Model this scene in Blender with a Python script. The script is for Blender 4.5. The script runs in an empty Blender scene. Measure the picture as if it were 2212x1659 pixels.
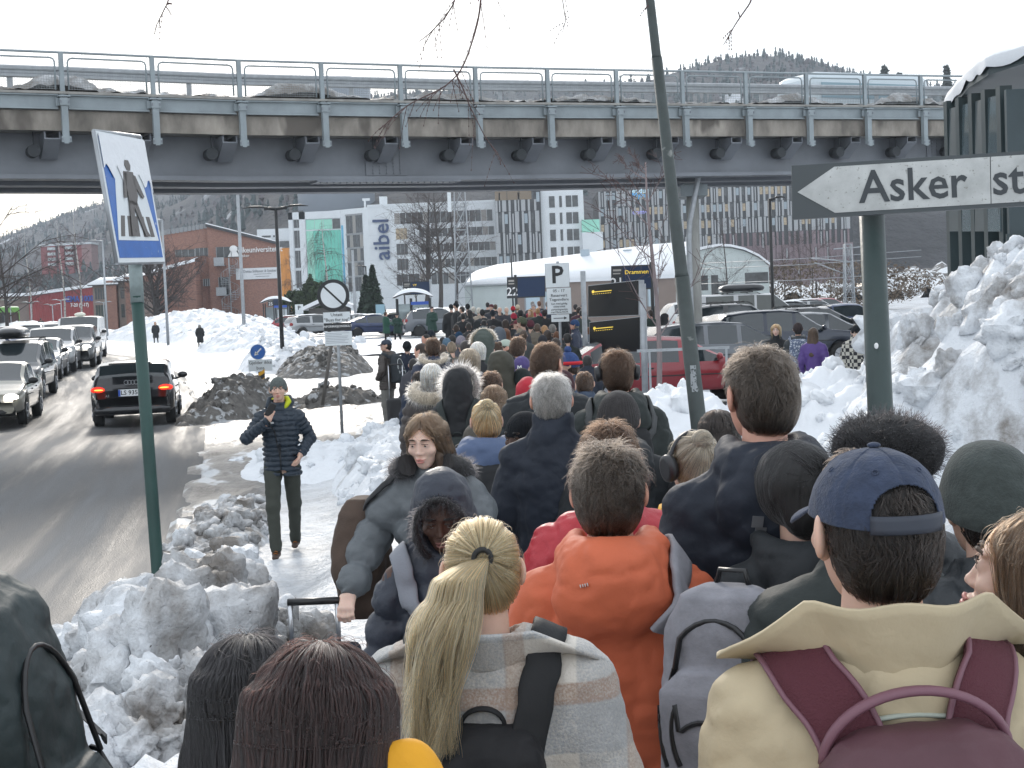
import bpy,bmesh,math,random
import numpy as np
from mathutils import Vector,Matrix
random.seed(7);rng=np.random.default_rng(7)
SC=bpy.context.scene;COL=SC.collection
F_=3322.0
CAMP=np.array([0.0,0.0,2.05])
_p=math.atan(169.5/F_);_r=math.asin(.04)
FWD=np.array([0,math.cos(_p),-math.sin(_p)]);_r0=np.array([1.,0,0]);_u0=np.array([0,math.sin(_p),math.cos(_p)])
RGT=math.cos(_r)*_r0-math.sin(_r)*_u0;UPV=math.cos(_r)*_u0+math.sin(_r)*_r0
cam_d=bpy.data.cameras.new('camera');cam=bpy.data.objects.new('camera',cam_d);COL.objects.link(cam)
cam_d.lens=36*F_/2212;cam_d.sensor_width=36;cam_d.sensor_fit='HORIZONTAL';cam_d.clip_end=6000;cam_d.clip_start=.1
M=Matrix(((RGT[0],UPV[0],-FWD[0],0),(RGT[1],UPV[1],-FWD[1],0),(RGT[2],UPV[2],-FWD[2],2.05),(0,0,0,1)))
cam.matrix_world=M;SC.camera=cam
SUN_EL,SUN_AZ=math.radians(24),math.radians(-9)
w=bpy.data.worlds.new('World');SC.world=w;w.use_nodes=True
nt=w.node_tree;bg=nt.nodes['Background'];sky=nt.nodes.new('ShaderNodeTexSky');sky.sky_type='NISHITA'
sky.sun_disc=False;sky.sun_elevation=SUN_EL;sky.sun_rotation=SUN_AZ;sky.dust_density=1.2;sky.air_density=1.0;sky.ozone_density=1.2
cl=nt.nodes.new('ShaderNodeMix');cl.data_type='RGBA';cl.inputs[0].default_value=.7;cl.inputs[7].default_value=(10.2,10.7,11.2,1)
nt.links.new(sky.outputs[0],cl.inputs[6]);nt.links.new(cl.outputs[2],bg.inputs[0]);bg.inputs[1].default_value=.15
sl=bpy.data.lights.new('sun','SUN');sl.energy=1.7;sl.angle=math.radians(9);sl.color=(1,.93,.84)
so=bpy.data.objects.new('sun',sl);COL.objects.link(so)
sd=Vector((math.sin(SUN_AZ)*math.cos(SUN_EL),math.cos(SUN_AZ)*math.cos(SUN_EL),math.sin(SUN_EL)))
so.rotation_euler=sd.to_track_quat('Z','Y').to_euler()
vs=SC.view_settings;vs.view_transform='Standard';vs.look='None';vs.gamma=1;vs.exposure=.12;vs.use_curve_mapping=False
SC.cycles.max_bounces=5;SC.cycles.diffuse_bounces=3;SC.cycles.glossy_bounces=3;SC.cycles.transmission_bounces=4;SC.cycles.transparent_max_bounces=6
SC.cycles.use_denoising=True;SC.cycles.caustics_reflective=False;SC.cycles.caustics_refractive=False
SC.cycles_curves.shape='RIBBONS'
def at(px,py,d):
 """world point that lies d metres ahead (a measured place of the photograph)"""
 return CAMP+RGT*((px-1106)/F_*d)-UPV*((py-829.5)/F_*d)+FWD*d
def hyz(px):return 660-.04*(px-1106)
def mtr(px,d):return px/F_*d
def ground(x,y):
 """level of the ground"""
 x=np.asarray(x,float);y=np.asarray(y,float)
 low=np.interp(y,[0,4,8,13,16,20,27,36,45,58,70,90,115,150,230,600],[0,-.02,-.2,-.38,-.43,-.38,-.3,-.33,-.12,.18,.35,.1,.3,.8,2.0,4])
 hi=np.interp(y,[0,8,18,25,30,45,60,80,115,150,230,600],[0,0,-.03,-.12,-.2,-.1,.1,.22,.4,.8,2.0,4])
 edge=np.interp(y,[0,10,16,30,60,90],[-1.6,-1.7,-1.6,-3.3,-12,-20])
 t=np.clip((x-edge)/np.interp(y,[0,16,40,90],[.8,1.0,2,6])+.5,0,1);t=t*t*(3-2*t)
 return low*(1-t)+hi*t
def gz(x,y):return float(ground(x,y))
def _h(i,j,k,s):
 n=(i.astype(np.int64)*73856093)^(j.astype(np.int64)*19349663)^(k.astype(np.int64)*83492791)^(s*2654435761)
 n=(n^(n>>13))*1274126177&0x7fffffff;n=(n^(n>>16))*668265263&0x7fffffff
 return((n^(n>>11))&0xffff)/65535.0
def vnoise(x,y,z=0.,s=1):
 """smooth lattice noise, -1..1"""
 x,y,z=np.broadcast_arrays(np.asarray(x,float),np.asarray(y,float),np.asarray(z,float))
 i,j,k=np.floor(x),np.floor(y),np.floor(z);a,b,c=x-i,y-j,z-k
 a,b,c=a*a*(3-2*a),b*b*(3-2*b),c*c*(3-2*c);r=0
 for di in(0,1):
  for dj in(0,1):
   for dk in(0,1):
    r=r+_h(i+di,j+dj,k+dk,s)*(a if di else 1-a)*(b if dj else 1-b)*(c if dk else 1-c)
 return r*2-1
def fbm(x,y,z=0.,s=1,o=4,g=.5):
 r,a,f=0,1,1
 for q in range(o):r=r+a*vnoise(np.asarray(x)*f,np.asarray(y)*f,np.asarray(z)*f,s+q);a*=g;f*=2.03
 return r
def worley(x,y,s=1):
 """distance to the nearest random point of a unit cell grid"""
 i,j=np.floor(x),np.floor(y);best=np.full(np.shape(x),9.)
 for di in(-1,0,1):
  for dj in(-1,0,1):
   a,b=i+di,j+dj;z=a*0
   best=np.minimum(best,np.hypot(a+_h(a,b,z,s)-x,b+_h(a,b,z,s+9)-y))
 return best
MATS={}
def mat(name,col,rough=.6,metal=0.,bump=0.,bscale=40.,var=0.,vscale=6.,spec=.5,coat=0.,sheen=0.,emit=None,estr=0.,trans=0.,alpha=1.,sss=0.,stretch=None,bdist=.01,coord='Object',speck=None):
 if name in MATS:return MATS[name]
 m=bpy.data.materials.new(name);m.use_nodes=True;MATS[name]=m
 n=m.node_tree;b=n.nodes['Principled BSDF'];L=n.links.new
 I=b.inputs;I['Base Color'].default_value=(*col,1);I['Roughness'].default_value=rough;I['Metallic'].default_value=metal
 I['Specular IOR Level'].default_value=spec;I['Coat Weight'].default_value=coat;I['Coat Roughness'].default_value=.08
 I['Sheen Weight'].default_value=sheen;I['Sheen Roughness'].default_value=.4
 I['Transmission Weight'].default_value=trans;I['Alpha'].default_value=alpha
 if sss:I['Subsurface Weight'].default_value=sss;I['Subsurface Radius'].default_value=(.02,.008,.004);I['Subsurface Scale'].default_value=1.
 if emit:I['Emission Color'].default_value=(*emit,1);I['Emission Strength'].default_value=estr
 if bump or var or speck:
  tc=n.nodes.new('ShaderNodeTexCoord');mp=n.nodes.new('ShaderNodeMapping');L(tc.outputs[coord],mp.inputs[0])
  if stretch:mp.inputs['Scale'].default_value=stretch
 last=None
 if var:
  t=n.nodes.new('ShaderNodeTexNoise');t.inputs['Scale'].default_value=vscale;t.inputs['Detail'].default_value=6;t.inputs['Roughness'].default_value=.6;L(mp.outputs[0],t.inputs[0])
  r=n.nodes.new('ShaderNodeValToRGB');r.color_ramp.elements[0].position=.3;r.color_ramp.elements[1].position=.7
  r.color_ramp.elements[0].color=(*[max(0,c*(1-var))for c in col],1);r.color_ramp.elements[1].color=(*[min(1,c*(1+var))for c in col],1)
  L(t.outputs[0],r.inputs[0]);L(r.outputs[0],I['Base Color']);last=r.outputs[0]
 if speck:
  sc_,th,scol=speck
  t=n.nodes.new('ShaderNodeTexNoise');t.inputs['Scale'].default_value=sc_;t.inputs['Detail'].default_value=3;L(mp.outputs[0],t.inputs[0])
  r=n.nodes.new('ShaderNodeMapRange');r.inputs[1].default_value=th;r.inputs[2].default_value=th+.06;L(t.outputs[0],r.inputs[0])
  mx=n.nodes.new('ShaderNodeMix');mx.data_type='RGBA';L(r.outputs[0],mx.inputs[0])
  if last:L(last,mx.inputs[6])
  else:mx.inputs[6].default_value=(*col,1)
  mx.inputs[7].default_value=(*scol,1);L(mx.outputs[2],I['Base Color']);last=mx.outputs[2]
 if bump and name[:6]=='jacket':
  t3=n.nodes.new('ShaderNodeTexNoise');t3.inputs['Scale'].default_value=7;t3.inputs['Detail'].default_value=3;t3.inputs['Distortion'].default_value=.5;L(mp.outputs[0],t3.inputs[0]);b3=n.nodes.new('ShaderNodeBump');b3.inputs['Strength'].default_value=.38;b3.inputs['Distance'].default_value=.022;L(t3.outputs[0],b3.inputs['Height'])
 if bump:
  t=n.nodes.new('ShaderNodeTexNoise');t.inputs['Scale'].default_value=bscale;t.inputs['Detail'].default_value=5;t.inputs['Roughness'].default_value=.6;L(mp.outputs[0],t.inputs[0])
  bp=n.nodes.new('ShaderNodeBump');bp.inputs['Strength'].default_value=bump;bp.inputs['Distance'].default_value=bdist;L(t.outputs[0],bp.inputs['Height']);L(bp.outputs[0],I['Normal'])
  if name[:6]=='jacket':L(b3.outputs[0],bp.inputs['Normal'])
 return m
def tag(o,label=None,cat=None,group=None,kind=None):
 if label:o['label']=label
 if cat:o['category']=cat
 if group:o['group']=group
 if kind:o['kind']=kind
 return o
def thing(name,label,cat,loc=(0,0,0),rz=0.,group=None):
 o=bpy.data.objects.new(name,None);o.empty_display_size=.1;COL.objects.link(o)
 o.location=loc;o.rotation_euler=(0,0,rz);return tag(o,label,cat,group)
def link(name,me,parent=None,m=None):
 o=bpy.data.objects.new(name,me);COL.objects.link(o)
 if parent is not None:o.parent=parent
 if m is not None:
  for x in(m if isinstance(m,(list,tuple))else[m]):me.materials.append(x)
 return o
def rotz(a):return np.array([[math.cos(a),-math.sin(a),0],[math.sin(a),math.cos(a),0],[0,0,1.]])
def rotx(a):return np.array([[1.,0,0],[0,math.cos(a),-math.sin(a)],[0,math.sin(a),math.cos(a)]])
def roty(a):return np.array([[math.cos(a),0,math.sin(a)],[0,1.,0],[-math.sin(a),0,math.cos(a)]])
class MB:
 """collects shapes; build() links them as ONE mesh object"""
 def __init__(s):s.v=[];s.f=[];s.n=0;s.mi=[];s.sm=[]
 def add(s,v,f,mi=0,smooth=False):
  v=np.asarray(v,float).reshape(-1,3);s.v.append(v);o=s.n
  s.f+=[tuple(i+o for i in q)for q in f];s.mi+=[mi]*len(f);s.sm+=[smooth]*len(f);s.n+=len(v);return s
 def box(s,c,size,R=None,mi=0,taper=1.):
  x,y,z=[q/2 for q in size];t=taper
  v=np.array([(-x,-y,-z),(x,-y,-z),(x,y,-z),(-x,y,-z),(-x*t,-y*t,z),(x*t,-y*t,z),(x*t,y*t,z),(-x*t,y*t,z)])
  if R is not None:v=v@np.asarray(R).T
  return s.add(v+np.asarray(c,float),[(0,3,2,1),(4,5,6,7),(0,1,5,4),(1,2,6,5),(2,3,7,6),(3,0,4,7)],mi)
 def bx(s,x0,x1,y0,y1,z0,z1,mi=0):return s.box(((x0+x1)/2,(y0+y1)/2,(z0+z1)/2),(x1-x0,y1-y0,z1-z0),None,mi)
 def tube(s,pts,rad,seg=10,cap=True,mi=0,smooth=True,flat=None):
  pts=np.asarray(pts,float);n=len(pts);rad=np.broadcast_to(np.asarray(rad,float),(n,))
  T=np.gradient(pts,axis=0);T/=np.linalg.norm(T,axis=1)[:,None]+1e-9
  a=np.array([0,0,1.])if abs(T[0][2])<.9 else np.array([1.,0,0])
  u=np.cross(T[0],a);u/=np.linalg.norm(u);V=[]
  for i in range(n):
   u=u-T[i]*np.dot(u,T[i]);u/=np.linalg.norm(u)+1e-9;w_=np.cross(T[i],u)
   for k in range(seg):
    t=2*math.pi*k/seg;V.append(pts[i]+rad[i]*(math.cos(t)*u+math.sin(t)*w_*(flat or 1)))
  Fc=[(i*seg+k,i*seg+(k+1)%seg,(i+1)*seg+(k+1)%seg,(i+1)*seg+k)for i in range(n-1)for k in range(seg)]
  s.add(V,Fc,mi,smooth)
  if cap:s.f+=[tuple(s.n-n*seg+k for k in range(seg))[::-1],tuple(s.n-seg+k for k in range(seg))];s.mi+=[mi]*2;s.sm+=[False]*2
  return s
 def cyl(s,a,b,r,seg=12,r2=None,mi=0):return s.tube([a,b],[r,r if r2 is None else r2],seg,True,mi)
 def prism(s,poly,fn,mi=0):
  """poly: 2-D outline; fn(u, v, side) -> 3-D point, side 0 or 1"""
  n=len(poly);V=[fn(u,v,0)for u,v in poly]+[fn(u,v,1)for u,v in poly]
  return s.add(V,[tuple(range(n))[::-1],tuple(range(n,2*n))]+[(i,(i+1)%n,n+(i+1)%n,n+i)for i in range(n)],mi)
 def grid(s,P,mi=0,smooth=True,close=False):
  P=np.asarray(P);a,b=P.shape[:2]
  f=[(i*b+j,i*b+(j+1)%b,(i+1)*b+(j+1)%b,(i+1)*b+j)for i in range(a-1)for j in range(b if close else b-1)]
  return s.add(P.reshape(-1,3),f,mi,smooth)
 def ball(s,c,r,seg=12,rings=8,mi=0,R=None):
  r=np.broadcast_to(np.asarray(r,float),(3,));t=np.linspace(0,math.pi,rings+1)[:,None];p=np.linspace(0,2*math.pi,seg,endpoint=False)[None]
  P=np.stack([np.sin(t)*np.cos(p)*r[0],np.sin(t)*np.sin(p)*r[1],np.cos(t)*r[2]*np.ones_like(p)],-1)
  if R is not None:P=P@np.asarray(R).T
  return s.grid(P+np.asarray(c,float),mi,True,True)
 def build(s,name,m=None,parent=None,fn=None):
  me=bpy.data.meshes.new(name);V=np.concatenate(s.v)if s.v else np.zeros((0,3))
  if fn:V=fn(V)
  me.from_pydata(V.tolist(),[],s.f);me.polygons.foreach_set('material_index',s.mi);me.polygons.foreach_set('use_smooth',s.sm);me.update()
  return link(name,me,parent,m)
def text(body,name,size,m,parent=None,loc=(0,0,0),rot=(math.pi/2,0,0),ax='CENTER',thick=.0,ext=.002,sx=1.):
 c=bpy.data.curves.new(name,'FONT');c.body=body;c.size=size;c.align_x=ax;c.align_y='CENTER';c.extrude=ext;c.offset=thick*size;c.resolution_u=2
 c.materials.append(m);o=bpy.data.objects.new(name,c);COL.objects.link(o);o.parent=parent;o.location=loc;o.rotation_euler=rot;o.scale=(sx,1,1);return o
def strands(name,P,rad,m,parent=None):
 """P (n curves, k points, 3)"""
 P=np.asarray(P,np.float32);n,k=P.shape[:2];cv=bpy.data.hair_curves.new(name);cv.add_curves([k]*n)
 cv.attributes['position'].data.foreach_set('vector',P.reshape(-1))
 ra=cv.attributes.get('radius')or cv.attributes.new('radius','FLOAT','POINT')
 rad=np.broadcast_to(np.asarray(rad,np.float32),(n,k));ra.data.foreach_set('value',np.ascontiguousarray(rad).reshape(-1))
 o=bpy.data.objects.new(name,cv);COL.objects.link(o);cv.materials.append(m)
 if parent is not None:o.parent=parent
 return o
def mesh_np(name,V,Q,m=None,parent=None,smooth=True):
 """fast mesh from quads"""
 me=bpy.data.meshes.new(name);V=np.asarray(V,np.float32);Q=np.asarray(Q,np.int32);k=Q.shape[1]
 me.vertices.add(len(V));me.vertices.foreach_set('co',V.reshape(-1));me.loops.add(Q.size);me.loops.foreach_set('vertex_index',Q.reshape(-1))
 me.polygons.add(len(Q));me.polygons.foreach_set('loop_start',np.arange(len(Q),dtype=np.int32)*k)
 me.polygons.foreach_set('use_smooth',np.full(len(Q),smooth));me.update(calc_edges=True);me.validate()
 return link(name,me,parent,m)
# == materials of the setting
def snow_mat(name,dirt=.35,bump=.6,blue=1.):
 m=mat(name,(.78,.80,.83),.55,bump=bump,bscale=16,bdist=.035,coord='Object',spec=.3)
 n=m.node_tree;L=n.links.new;b=n.nodes['Principled BSDF'];mp=next(x for x in n.nodes if x.type=='MAPPING')
 t1=n.nodes.new('ShaderNodeTexNoise');t1.inputs['Scale'].default_value=1.6;t1.inputs['Detail'].default_value=9;t1.inputs['Roughness'].default_value=.68;L(mp.outputs[0],t1.inputs[0])
 r1=n.nodes.new('ShaderNodeMapRange');r1.inputs[1].default_value=.62-dirt*.35;r1.inputs[2].default_value=.80-dirt*.28;L(t1.outputs[0],r1.inputs[0])
 t2=n.nodes.new('ShaderNodeTexNoise');t2.inputs['Scale'].default_value=45;t2.inputs['Detail'].default_value=4;L(mp.outputs[0],t2.inputs[0])
 r2=n.nodes.new('ShaderNodeMapRange');r2.inputs[1].default_value=.70;r2.inputs[2].default_value=.76;L(t2.outputs[0],r2.inputs[0])
 a=n.nodes.new('ShaderNodeMix');a.data_type='RGBA';L(r1.outputs[0],a.inputs[0]);a.inputs[6].default_value=(.71,.735,.765,1);a.inputs[7].default_value=(.22,.20,.18,1)
 c=n.nodes.new('ShaderNodeMix');c.data_type='RGBA';L(r2.outputs[0],c.inputs[0]);L(a.outputs[2],c.inputs[6]);c.inputs[7].default_value=(.10,.09,.08,1)
 L(c.outputs[2],b.inputs['Base Color']);return m
SNOW=snow_mat('snow',.18);SNOWD=snow_mat('dirty_snow',.62,.8);SNOWC=mat('clean_snow',(.74,.76,.785),.6,bump=.3,bscale=12,bdist=.03)
DIRT=mat('gritty_slush',(.13,.122,.112),.6,bump=1.,bscale=14,bdist=.05,var=.5,vscale=5,speck=(4,.56,(.45,.46,.47)))
SNOWH=snow_mat('hill_snow',.5,.9)
CONC=mat('concrete',(.30,.29,.27),.8,bump=.3,bscale=20,var=.25,vscale=3)
def sheet(name,xs,ys,zf,m,kind='structure',label=None,parent=None):
 X,Y=np.meshgrid(xs,ys);Z=zf(X,Y);V=np.stack([X,Y,Z],-1).reshape(-1,3);a,b=X.shape
 i=np.arange(a-1)[:,None]*b+np.arange(b-1)[None];i=i.reshape(-1);Q=np.stack([i,i+1,i+b+1,i+b],1)
 o=mesh_np(name,V,Q,m,parent);tag(o,label,kind=kind);return o
RY=np.array([2,6,9,11,14,18,22,26,30,34,40,48,58,70,85,105,130,170,230])
def px2x(px,y):return(px-1106)/F_*y
_k=[(7.5,120),(9,215),(11,300),(14,352),(17,385),(21,420),(26,432),(33,440),(42,432),(52,400),(62,350),(75,285),(95,232),(120,205),(170,180),(230,165)]
KY=np.array([2.]+[a for a,_ in _k]);KX=np.array([-2.6]+[px2x(b,a)for a,b in _k])
def kerb_x(y):return np.interp(y,KY,KX)
def road_w(y):return np.interp(y,[0,30,60,110,230],[13,12.5,12,12,14])
def snowy(X,Y):
 near=np.clip((120-Y)/60,.15,1);kx=kerb_x(Y);inr=np.clip((kx-X)/.35,0,1)*np.clip((X-kx+road_w(Y))/.35,0,1)*(Y>1)
 return ground(X,Y)+(.03*fbm(X*1.2,Y*1.2,0,3,5)+.012*fbm(X*6,Y*6,0,5,3))*near*(1-inr)-.12*inr
xs=np.concatenate([np.linspace(-900,-70,30),np.linspace(-65,-13,60),np.linspace(-12,9,260),np.linspace(9.6,60,60),np.linspace(65,900,30)])
ys=np.concatenate([np.linspace(-30,0,6),np.linspace(.5,32,330),np.linspace(32.5,130,170),np.linspace(133,1500,40)])
GR=mat('packed_snow',(.66,.69,.73),.42,bump=1.,bscale=7,bdist=.07,spec=.25)
n=GR.node_tree;L=n.links.new;b=n.nodes['Principled BSDF'];mp=next(x for x in n.nodes if x.type=='MAPPING')
t1=n.nodes.new('ShaderNodeTexNoise');t1.inputs['Scale'].default_value=.55;t1.inputs['Detail'].default_value=10;t1.inputs['Roughness'].default_value=.7;L(mp.outputs[0],t1.inputs[0])
rp=n.nodes.new('ShaderNodeValToRGB');e=rp.color_ramp.elements;e[0].position=.36;e[0].color=(.34,.35,.365,1);e[1].position=.58;e[1].color=(.58,.605,.635,1);L(t1.outputs[0],rp.inputs[0])
t2=n.nodes.new('ShaderNodeTexNoise');t2.inputs['Scale'].default_value=30;t2.inputs['Detail'].default_value=4;L(mp.outputs[0],t2.inputs[0])
r2=n.nodes.new('ShaderNodeMapRange');r2.inputs[1].default_value=.66;r2.inputs[2].default_value=.74;L(t2.outputs[0],r2.inputs[0])
c=n.nodes.new('ShaderNodeMix');c.data_type='RGBA';L(r2.outputs[0],c.inputs[0]);L(rp.outputs[0],c.inputs[6]);c.inputs[7].default_value=(.22,.21,.2,1);L(c.outputs[2],b.inputs['Base Color'])
sheet('ground',xs,ys,snowy,GR)
ROADM=mat('wet_asphalt',(.05,.052,.055),.3,spec=.22)
n=ROADM.node_tree;L=n.links.new;b=n.nodes['Principled BSDF']
tc=n.nodes.new('ShaderNodeTexCoord');uv=n.nodes.new('ShaderNodeAttribute');uv.attribute_name='lane'
sx=n.nodes.new('ShaderNodeSeparateXYZ');L(uv.outputs['Vector'],sx.inputs[0])
mp=n.nodes.new('ShaderNodeMapping');mp.inputs['Scale'].default_value=(1.6,.09,1);L(uv.outputs['Vector'],mp.inputs[0])
tn=n.nodes.new('ShaderNodeTexNoise');tn.inputs['Scale'].default_value=1.0;tn.inputs['Detail'].default_value=8;tn.inputs['Roughness'].default_value=.62;L(mp.outputs[0],tn.inputs[0])
rp=n.nodes.new('ShaderNodeValToRGB');e=rp.color_ramp.elements;e[0].position=.38;e[0].color=(.030,.031,.033,1);e[1].position=.66;e[1].color=(.17,.175,.18,1);L(tn.outputs[0],rp.inputs[0])
sb=n.nodes.new('ShaderNodeMath');sb.operation='SUBTRACT';sb.inputs[1].default_value=5.6;L(sx.outputs[0],sb.inputs[0])
ab=n.nodes.new('ShaderNodeMath');ab.operation='ABSOLUTE';L(sb.outputs[0],ab.inputs[0])
tw=n.nodes.new('ShaderNodeTexNoise');tw.inputs['Scale'].default_value=3.2;tw.inputs['Detail'].default_value=6;tw.inputs['Roughness'].default_value=.7;mp2=n.nodes.new('ShaderNodeMapping');mp2.inputs['Scale'].default_value=(1,.16,1);L(uv.outputs['Vector'],mp2.inputs[0]);L(mp2.outputs[0],tw.inputs[0])
md=n.nodes.new('ShaderNodeMath');md.operation='MULTIPLY_ADD';L(tw.outputs[0],md.inputs[0]);md.inputs[1].default_value=-2.6;L(ab.outputs[0],md.inputs[2])
mr=n.nodes.new('ShaderNodeMapRange');mr.inputs[1].default_value=-.95;mr.inputs[2].default_value=-.6;mr.inputs[3].default_value=1;mr.inputs[4].default_value=0;L(md.outputs[0],mr.inputs[0])
mx=n.nodes.new('ShaderNodeMix');mx.data_type='RGBA';L(mr.outputs[0],mx.inputs[0]);L(rp.outputs[0],mx.inputs[6]);mx.inputs[7].default_value=(.36,.37,.38,1);L(mx.outputs[2],b.inputs['Base Color'])
rr=n.nodes.new('ShaderNodeMapRange');rr.inputs[1].default_value=.35;rr.inputs[2].default_value=.62;rr.inputs[3].default_value=.34;rr.inputs[4].default_value=.75;L(tn.outputs[0],rr.inputs[0]);L(rr.outputs[0],b.inputs['Roughness'])
tb=n.nodes.new('ShaderNodeTexNoise');tb.inputs['Scale'].default_value=60;tb.inputs['Detail'].default_value=6;L(tc.outputs['Object'],tb.inputs[0])
bp=n.nodes.new('ShaderNodeBump');bp.inputs['Strength'].default_value=.55;bp.inputs['Distance'].default_value=.014;L(tb.outputs[0],bp.inputs['Height']);L(bp.outputs[0],b.inputs['Normal'])
ry=np.concatenate([np.linspace(2,60,240),np.linspace(60.6,230,120)]);rt=np.linspace(0,1,50)
RX=kerb_x(ry)[:,None]-road_w(ry)[:,None]*rt[None];RYY=np.repeat(ry[:,None],50,1)
RZ=ground(RX,RYY)+.045+.012*fbm(RX*.8,RYY*.3,0,8,3)*1.
V=np.stack([RX,RYY,RZ],-1).reshape(-1,3);i=(np.arange(len(ry)-1)[:,None]*50+np.arange(49)[None]).reshape(-1)
road=mesh_np('road',V,np.stack([i,i+50,i+51,i+1],1),ROADM);tag(road,kind='structure')
la=road.data.attributes.new('lane','FLOAT_VECTOR','POINT');lv=np.stack([road_w(RYY)*rt[None],RYY,RX*0],-1).reshape(-1).astype(np.float32);la.data.foreach_set('vector',lv)
sy_=np.linspace(8,50,260);sw_=np.interp(sy_,[8,14,20,23,27,33,37,42,50],[.35,.5,.6,1.6,3.6,4.2,3.6,1.0,.5]);st_=np.linspace(0,1,60);SX=kerb_x(sy_)[:,None]-.22+(sw_+.22)[:,None]*st_[None];SY=np.repeat(sy_[:,None],60,1)
SZ=ground(SX,SY)+.055+.07*fbm(SX*1.1,SY*.8,0,31,5)-.10*np.clip(st_[None]*6-5,0,1)-.05*np.clip(1-st_[None]*9,0,1);i=(np.arange(259)[:,None]*60+np.arange(59)[None]).reshape(-1)
WSL=mat('wet_slush',(.16,.15,.14),.35,bump=1.,bscale=9,bdist=.04,var=.55,vscale=2.2,spec=.4,speck=(2.2,.56,(.5,.52,.54)),stretch=(1,.4,1))
tag(mesh_np('roadside_slush',np.stack([SX,SY,SZ],-1).reshape(-1,3),np.stack([i,i+1,i+61,i+60],1),WSL),'wet brown slush along the kerb',kind='stuff')
def heap(name,cx,cy,rx,ry_,h,m,rot=0.,res=.05,amp=.35,seed=1,chunks=60,csize=(.05,.22),power=1.,lump=None,label=None,cm=None,base=None,clear=None):
 """a ploughed heap: lumpy skirt and broken lumps lying on it, joined as one snow mass"""
 n1=int(2.3*rx/res);n2=int(2.3*ry_/res);u=np.linspace(-1.15,1.15,n1);v=np.linspace(-1.15,1.15,n2);U,Vv=np.meshgrid(u,v)
 ca,sa=math.cos(rot),math.sin(rot);X=cx+ca*U*rx-sa*Vv*ry_;Y=cy+sa*U*rx+ca*Vv*ry_
 wob=.22*fbm(X/rx*.9,Y/ry_*.9,0,seed,3);R=np.hypot(U,Vv)+wob
 prof=np.clip(1-R**2,-.3,1);prof=np.sign(prof)*np.abs(prof)**power
 def ht(X,Y,prof):
  q_=lump or min(h*.42,.5);wx=.25*fbm(X*2/q_,Y*2/q_,0,seed+8,2)*q_;w1=worley((X+wx)/q_+seed,(Y-wx)/q_,seed);w2=worley((X+wx)/(q_*.36),Y/(q_*.36)+seed,seed+3)
  return h*prof+np.clip(prof,0,1)**.5*h*amp*((.6-w1**1.6)*.9+(.5-w2**1.4)*.28+.25*fbm(X/h*3,Y/h*3,0,seed+5,5))
 Z=ht(X,Y,prof);gzv=ground(X,Y)if base is None else base;Z=gzv+np.where(prof<0,prof*.6,Z)
 V=np.stack([X,Y,Z],-1).reshape(-1,3);b_=n1;i=(np.arange(n2-1)[:,None]*b_+np.arange(n1-1)[None]).reshape(-1);Q=np.stack([i,i+1,i+b_+1,i+b_],1)
 Vs=[V];Qs=[Q];off=len(V);r_=np.random.default_rng(seed)
 k=9;g=np.linspace(-1,1,k);faces=[];pts=[]
 for ax in range(3):
  for sgn in(-1,1):
   A,B=np.meshgrid(g,g);P=np.zeros((k,k,3));P[...,ax]=sgn;P[...,(ax+1)%3]=A;P[...,(ax+2)%3]=B*sgn
   o_=len(pts)*k*k;pts.append(P.reshape(-1,3));j=(np.arange(k-1)[:,None]*k+np.arange(k-1)[None]).reshape(-1)+o_;faces.append(np.stack([j,j+1,j+k+1,j+k],1))
 P0=np.concatenate(pts);F0=np.concatenate(faces);P0=P0/(np.sum(np.abs(P0)**3.0,1)**(1/3.0))[:,None]
 for q in range(chunks):
  a=r_.uniform(0,2*math.pi);rr_=math.sqrt(r_.uniform(0,.95));uu,vv=rr_*math.cos(a),rr_*math.sin(a)
  x=cx+ca*uu*rx-sa*vv*ry_;y=cy+sa*uu*rx+ca*vv*ry_
  if clear and clear(x,y):continue
  s_=csize[0]+(csize[1]-csize[0])*r_.random()**2.6;P=P0*(s_*r_.uniform(.6,1.25,3));P=P*(1+.34*fbm(P0[:,0]*1.7+q*7,P0[:,1]*1.7,P0[:,2]*1.7,seed,4,.6))[:,None]
  Rm=rotz(r_.uniform(0,6))@rotx(r_.uniform(-.7,.7));P=P@Rm.T
  iu=int(np.clip((uu+1.15)/2.3*(n1-1),0,n1-1));iv=int(np.clip((vv+1.15)/2.3*(n2-1),0,n2-1));z=Z[iv,iu]
  Vs.append(P+[x,y,z+s_*r_.uniform(-.15,.35)]);Qs.append(F0+off);off+=len(P)
 o=mesh_np(name,np.concatenate(Vs),np.concatenate(Qs),m);tag(o,label,kind='stuff');return o
heap('snow_heap',-1.56,6.9,.66,3.3,.68,SNOWD,rot=.14,res=.022,amp=.55,seed=11,chunks=700,csize=(.025,.17),power=.7,label='heap of dirty broken snow around the crossing sign')
heap('snow_bank',-1.75,21.5,.75,4.2,.32,SNOW,rot=.05,res=.06,amp=.6,seed=13,chunks=90,csize=(.03,.16))
heap('snow_bank',-3.35,17.2,.6,2.6,.22,SNOWD,rot=.1,res=.05,amp=.6,seed=14,chunks=60,csize=(.04,.16))
heap('snow_bank',-3.2,24.0,1.3,2.6,.25,SNOW,rot=.2,res=.08,amp=.5,seed=15,chunks=20,csize=(.04,.14))
heap('slush_mound',-6.5,36.5,.95,3.0,.75,DIRT,rot=-.1,res=.06,amp=.5,seed=21,chunks=60,csize=(.04,.14))
heap('slush_mound',-4.3,37.0,1.3,1.7,.36,DIRT,rot=-.1,res=.06,amp=.6,seed=22,chunks=60,csize=(.04,.16))
heap('slush_mound',-6.5,53.0,1.5,3.5,.75,DIRT,rot=.1,res=.08,amp=.4,seed=23,chunks=40,csize=(.05,.2))
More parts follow.
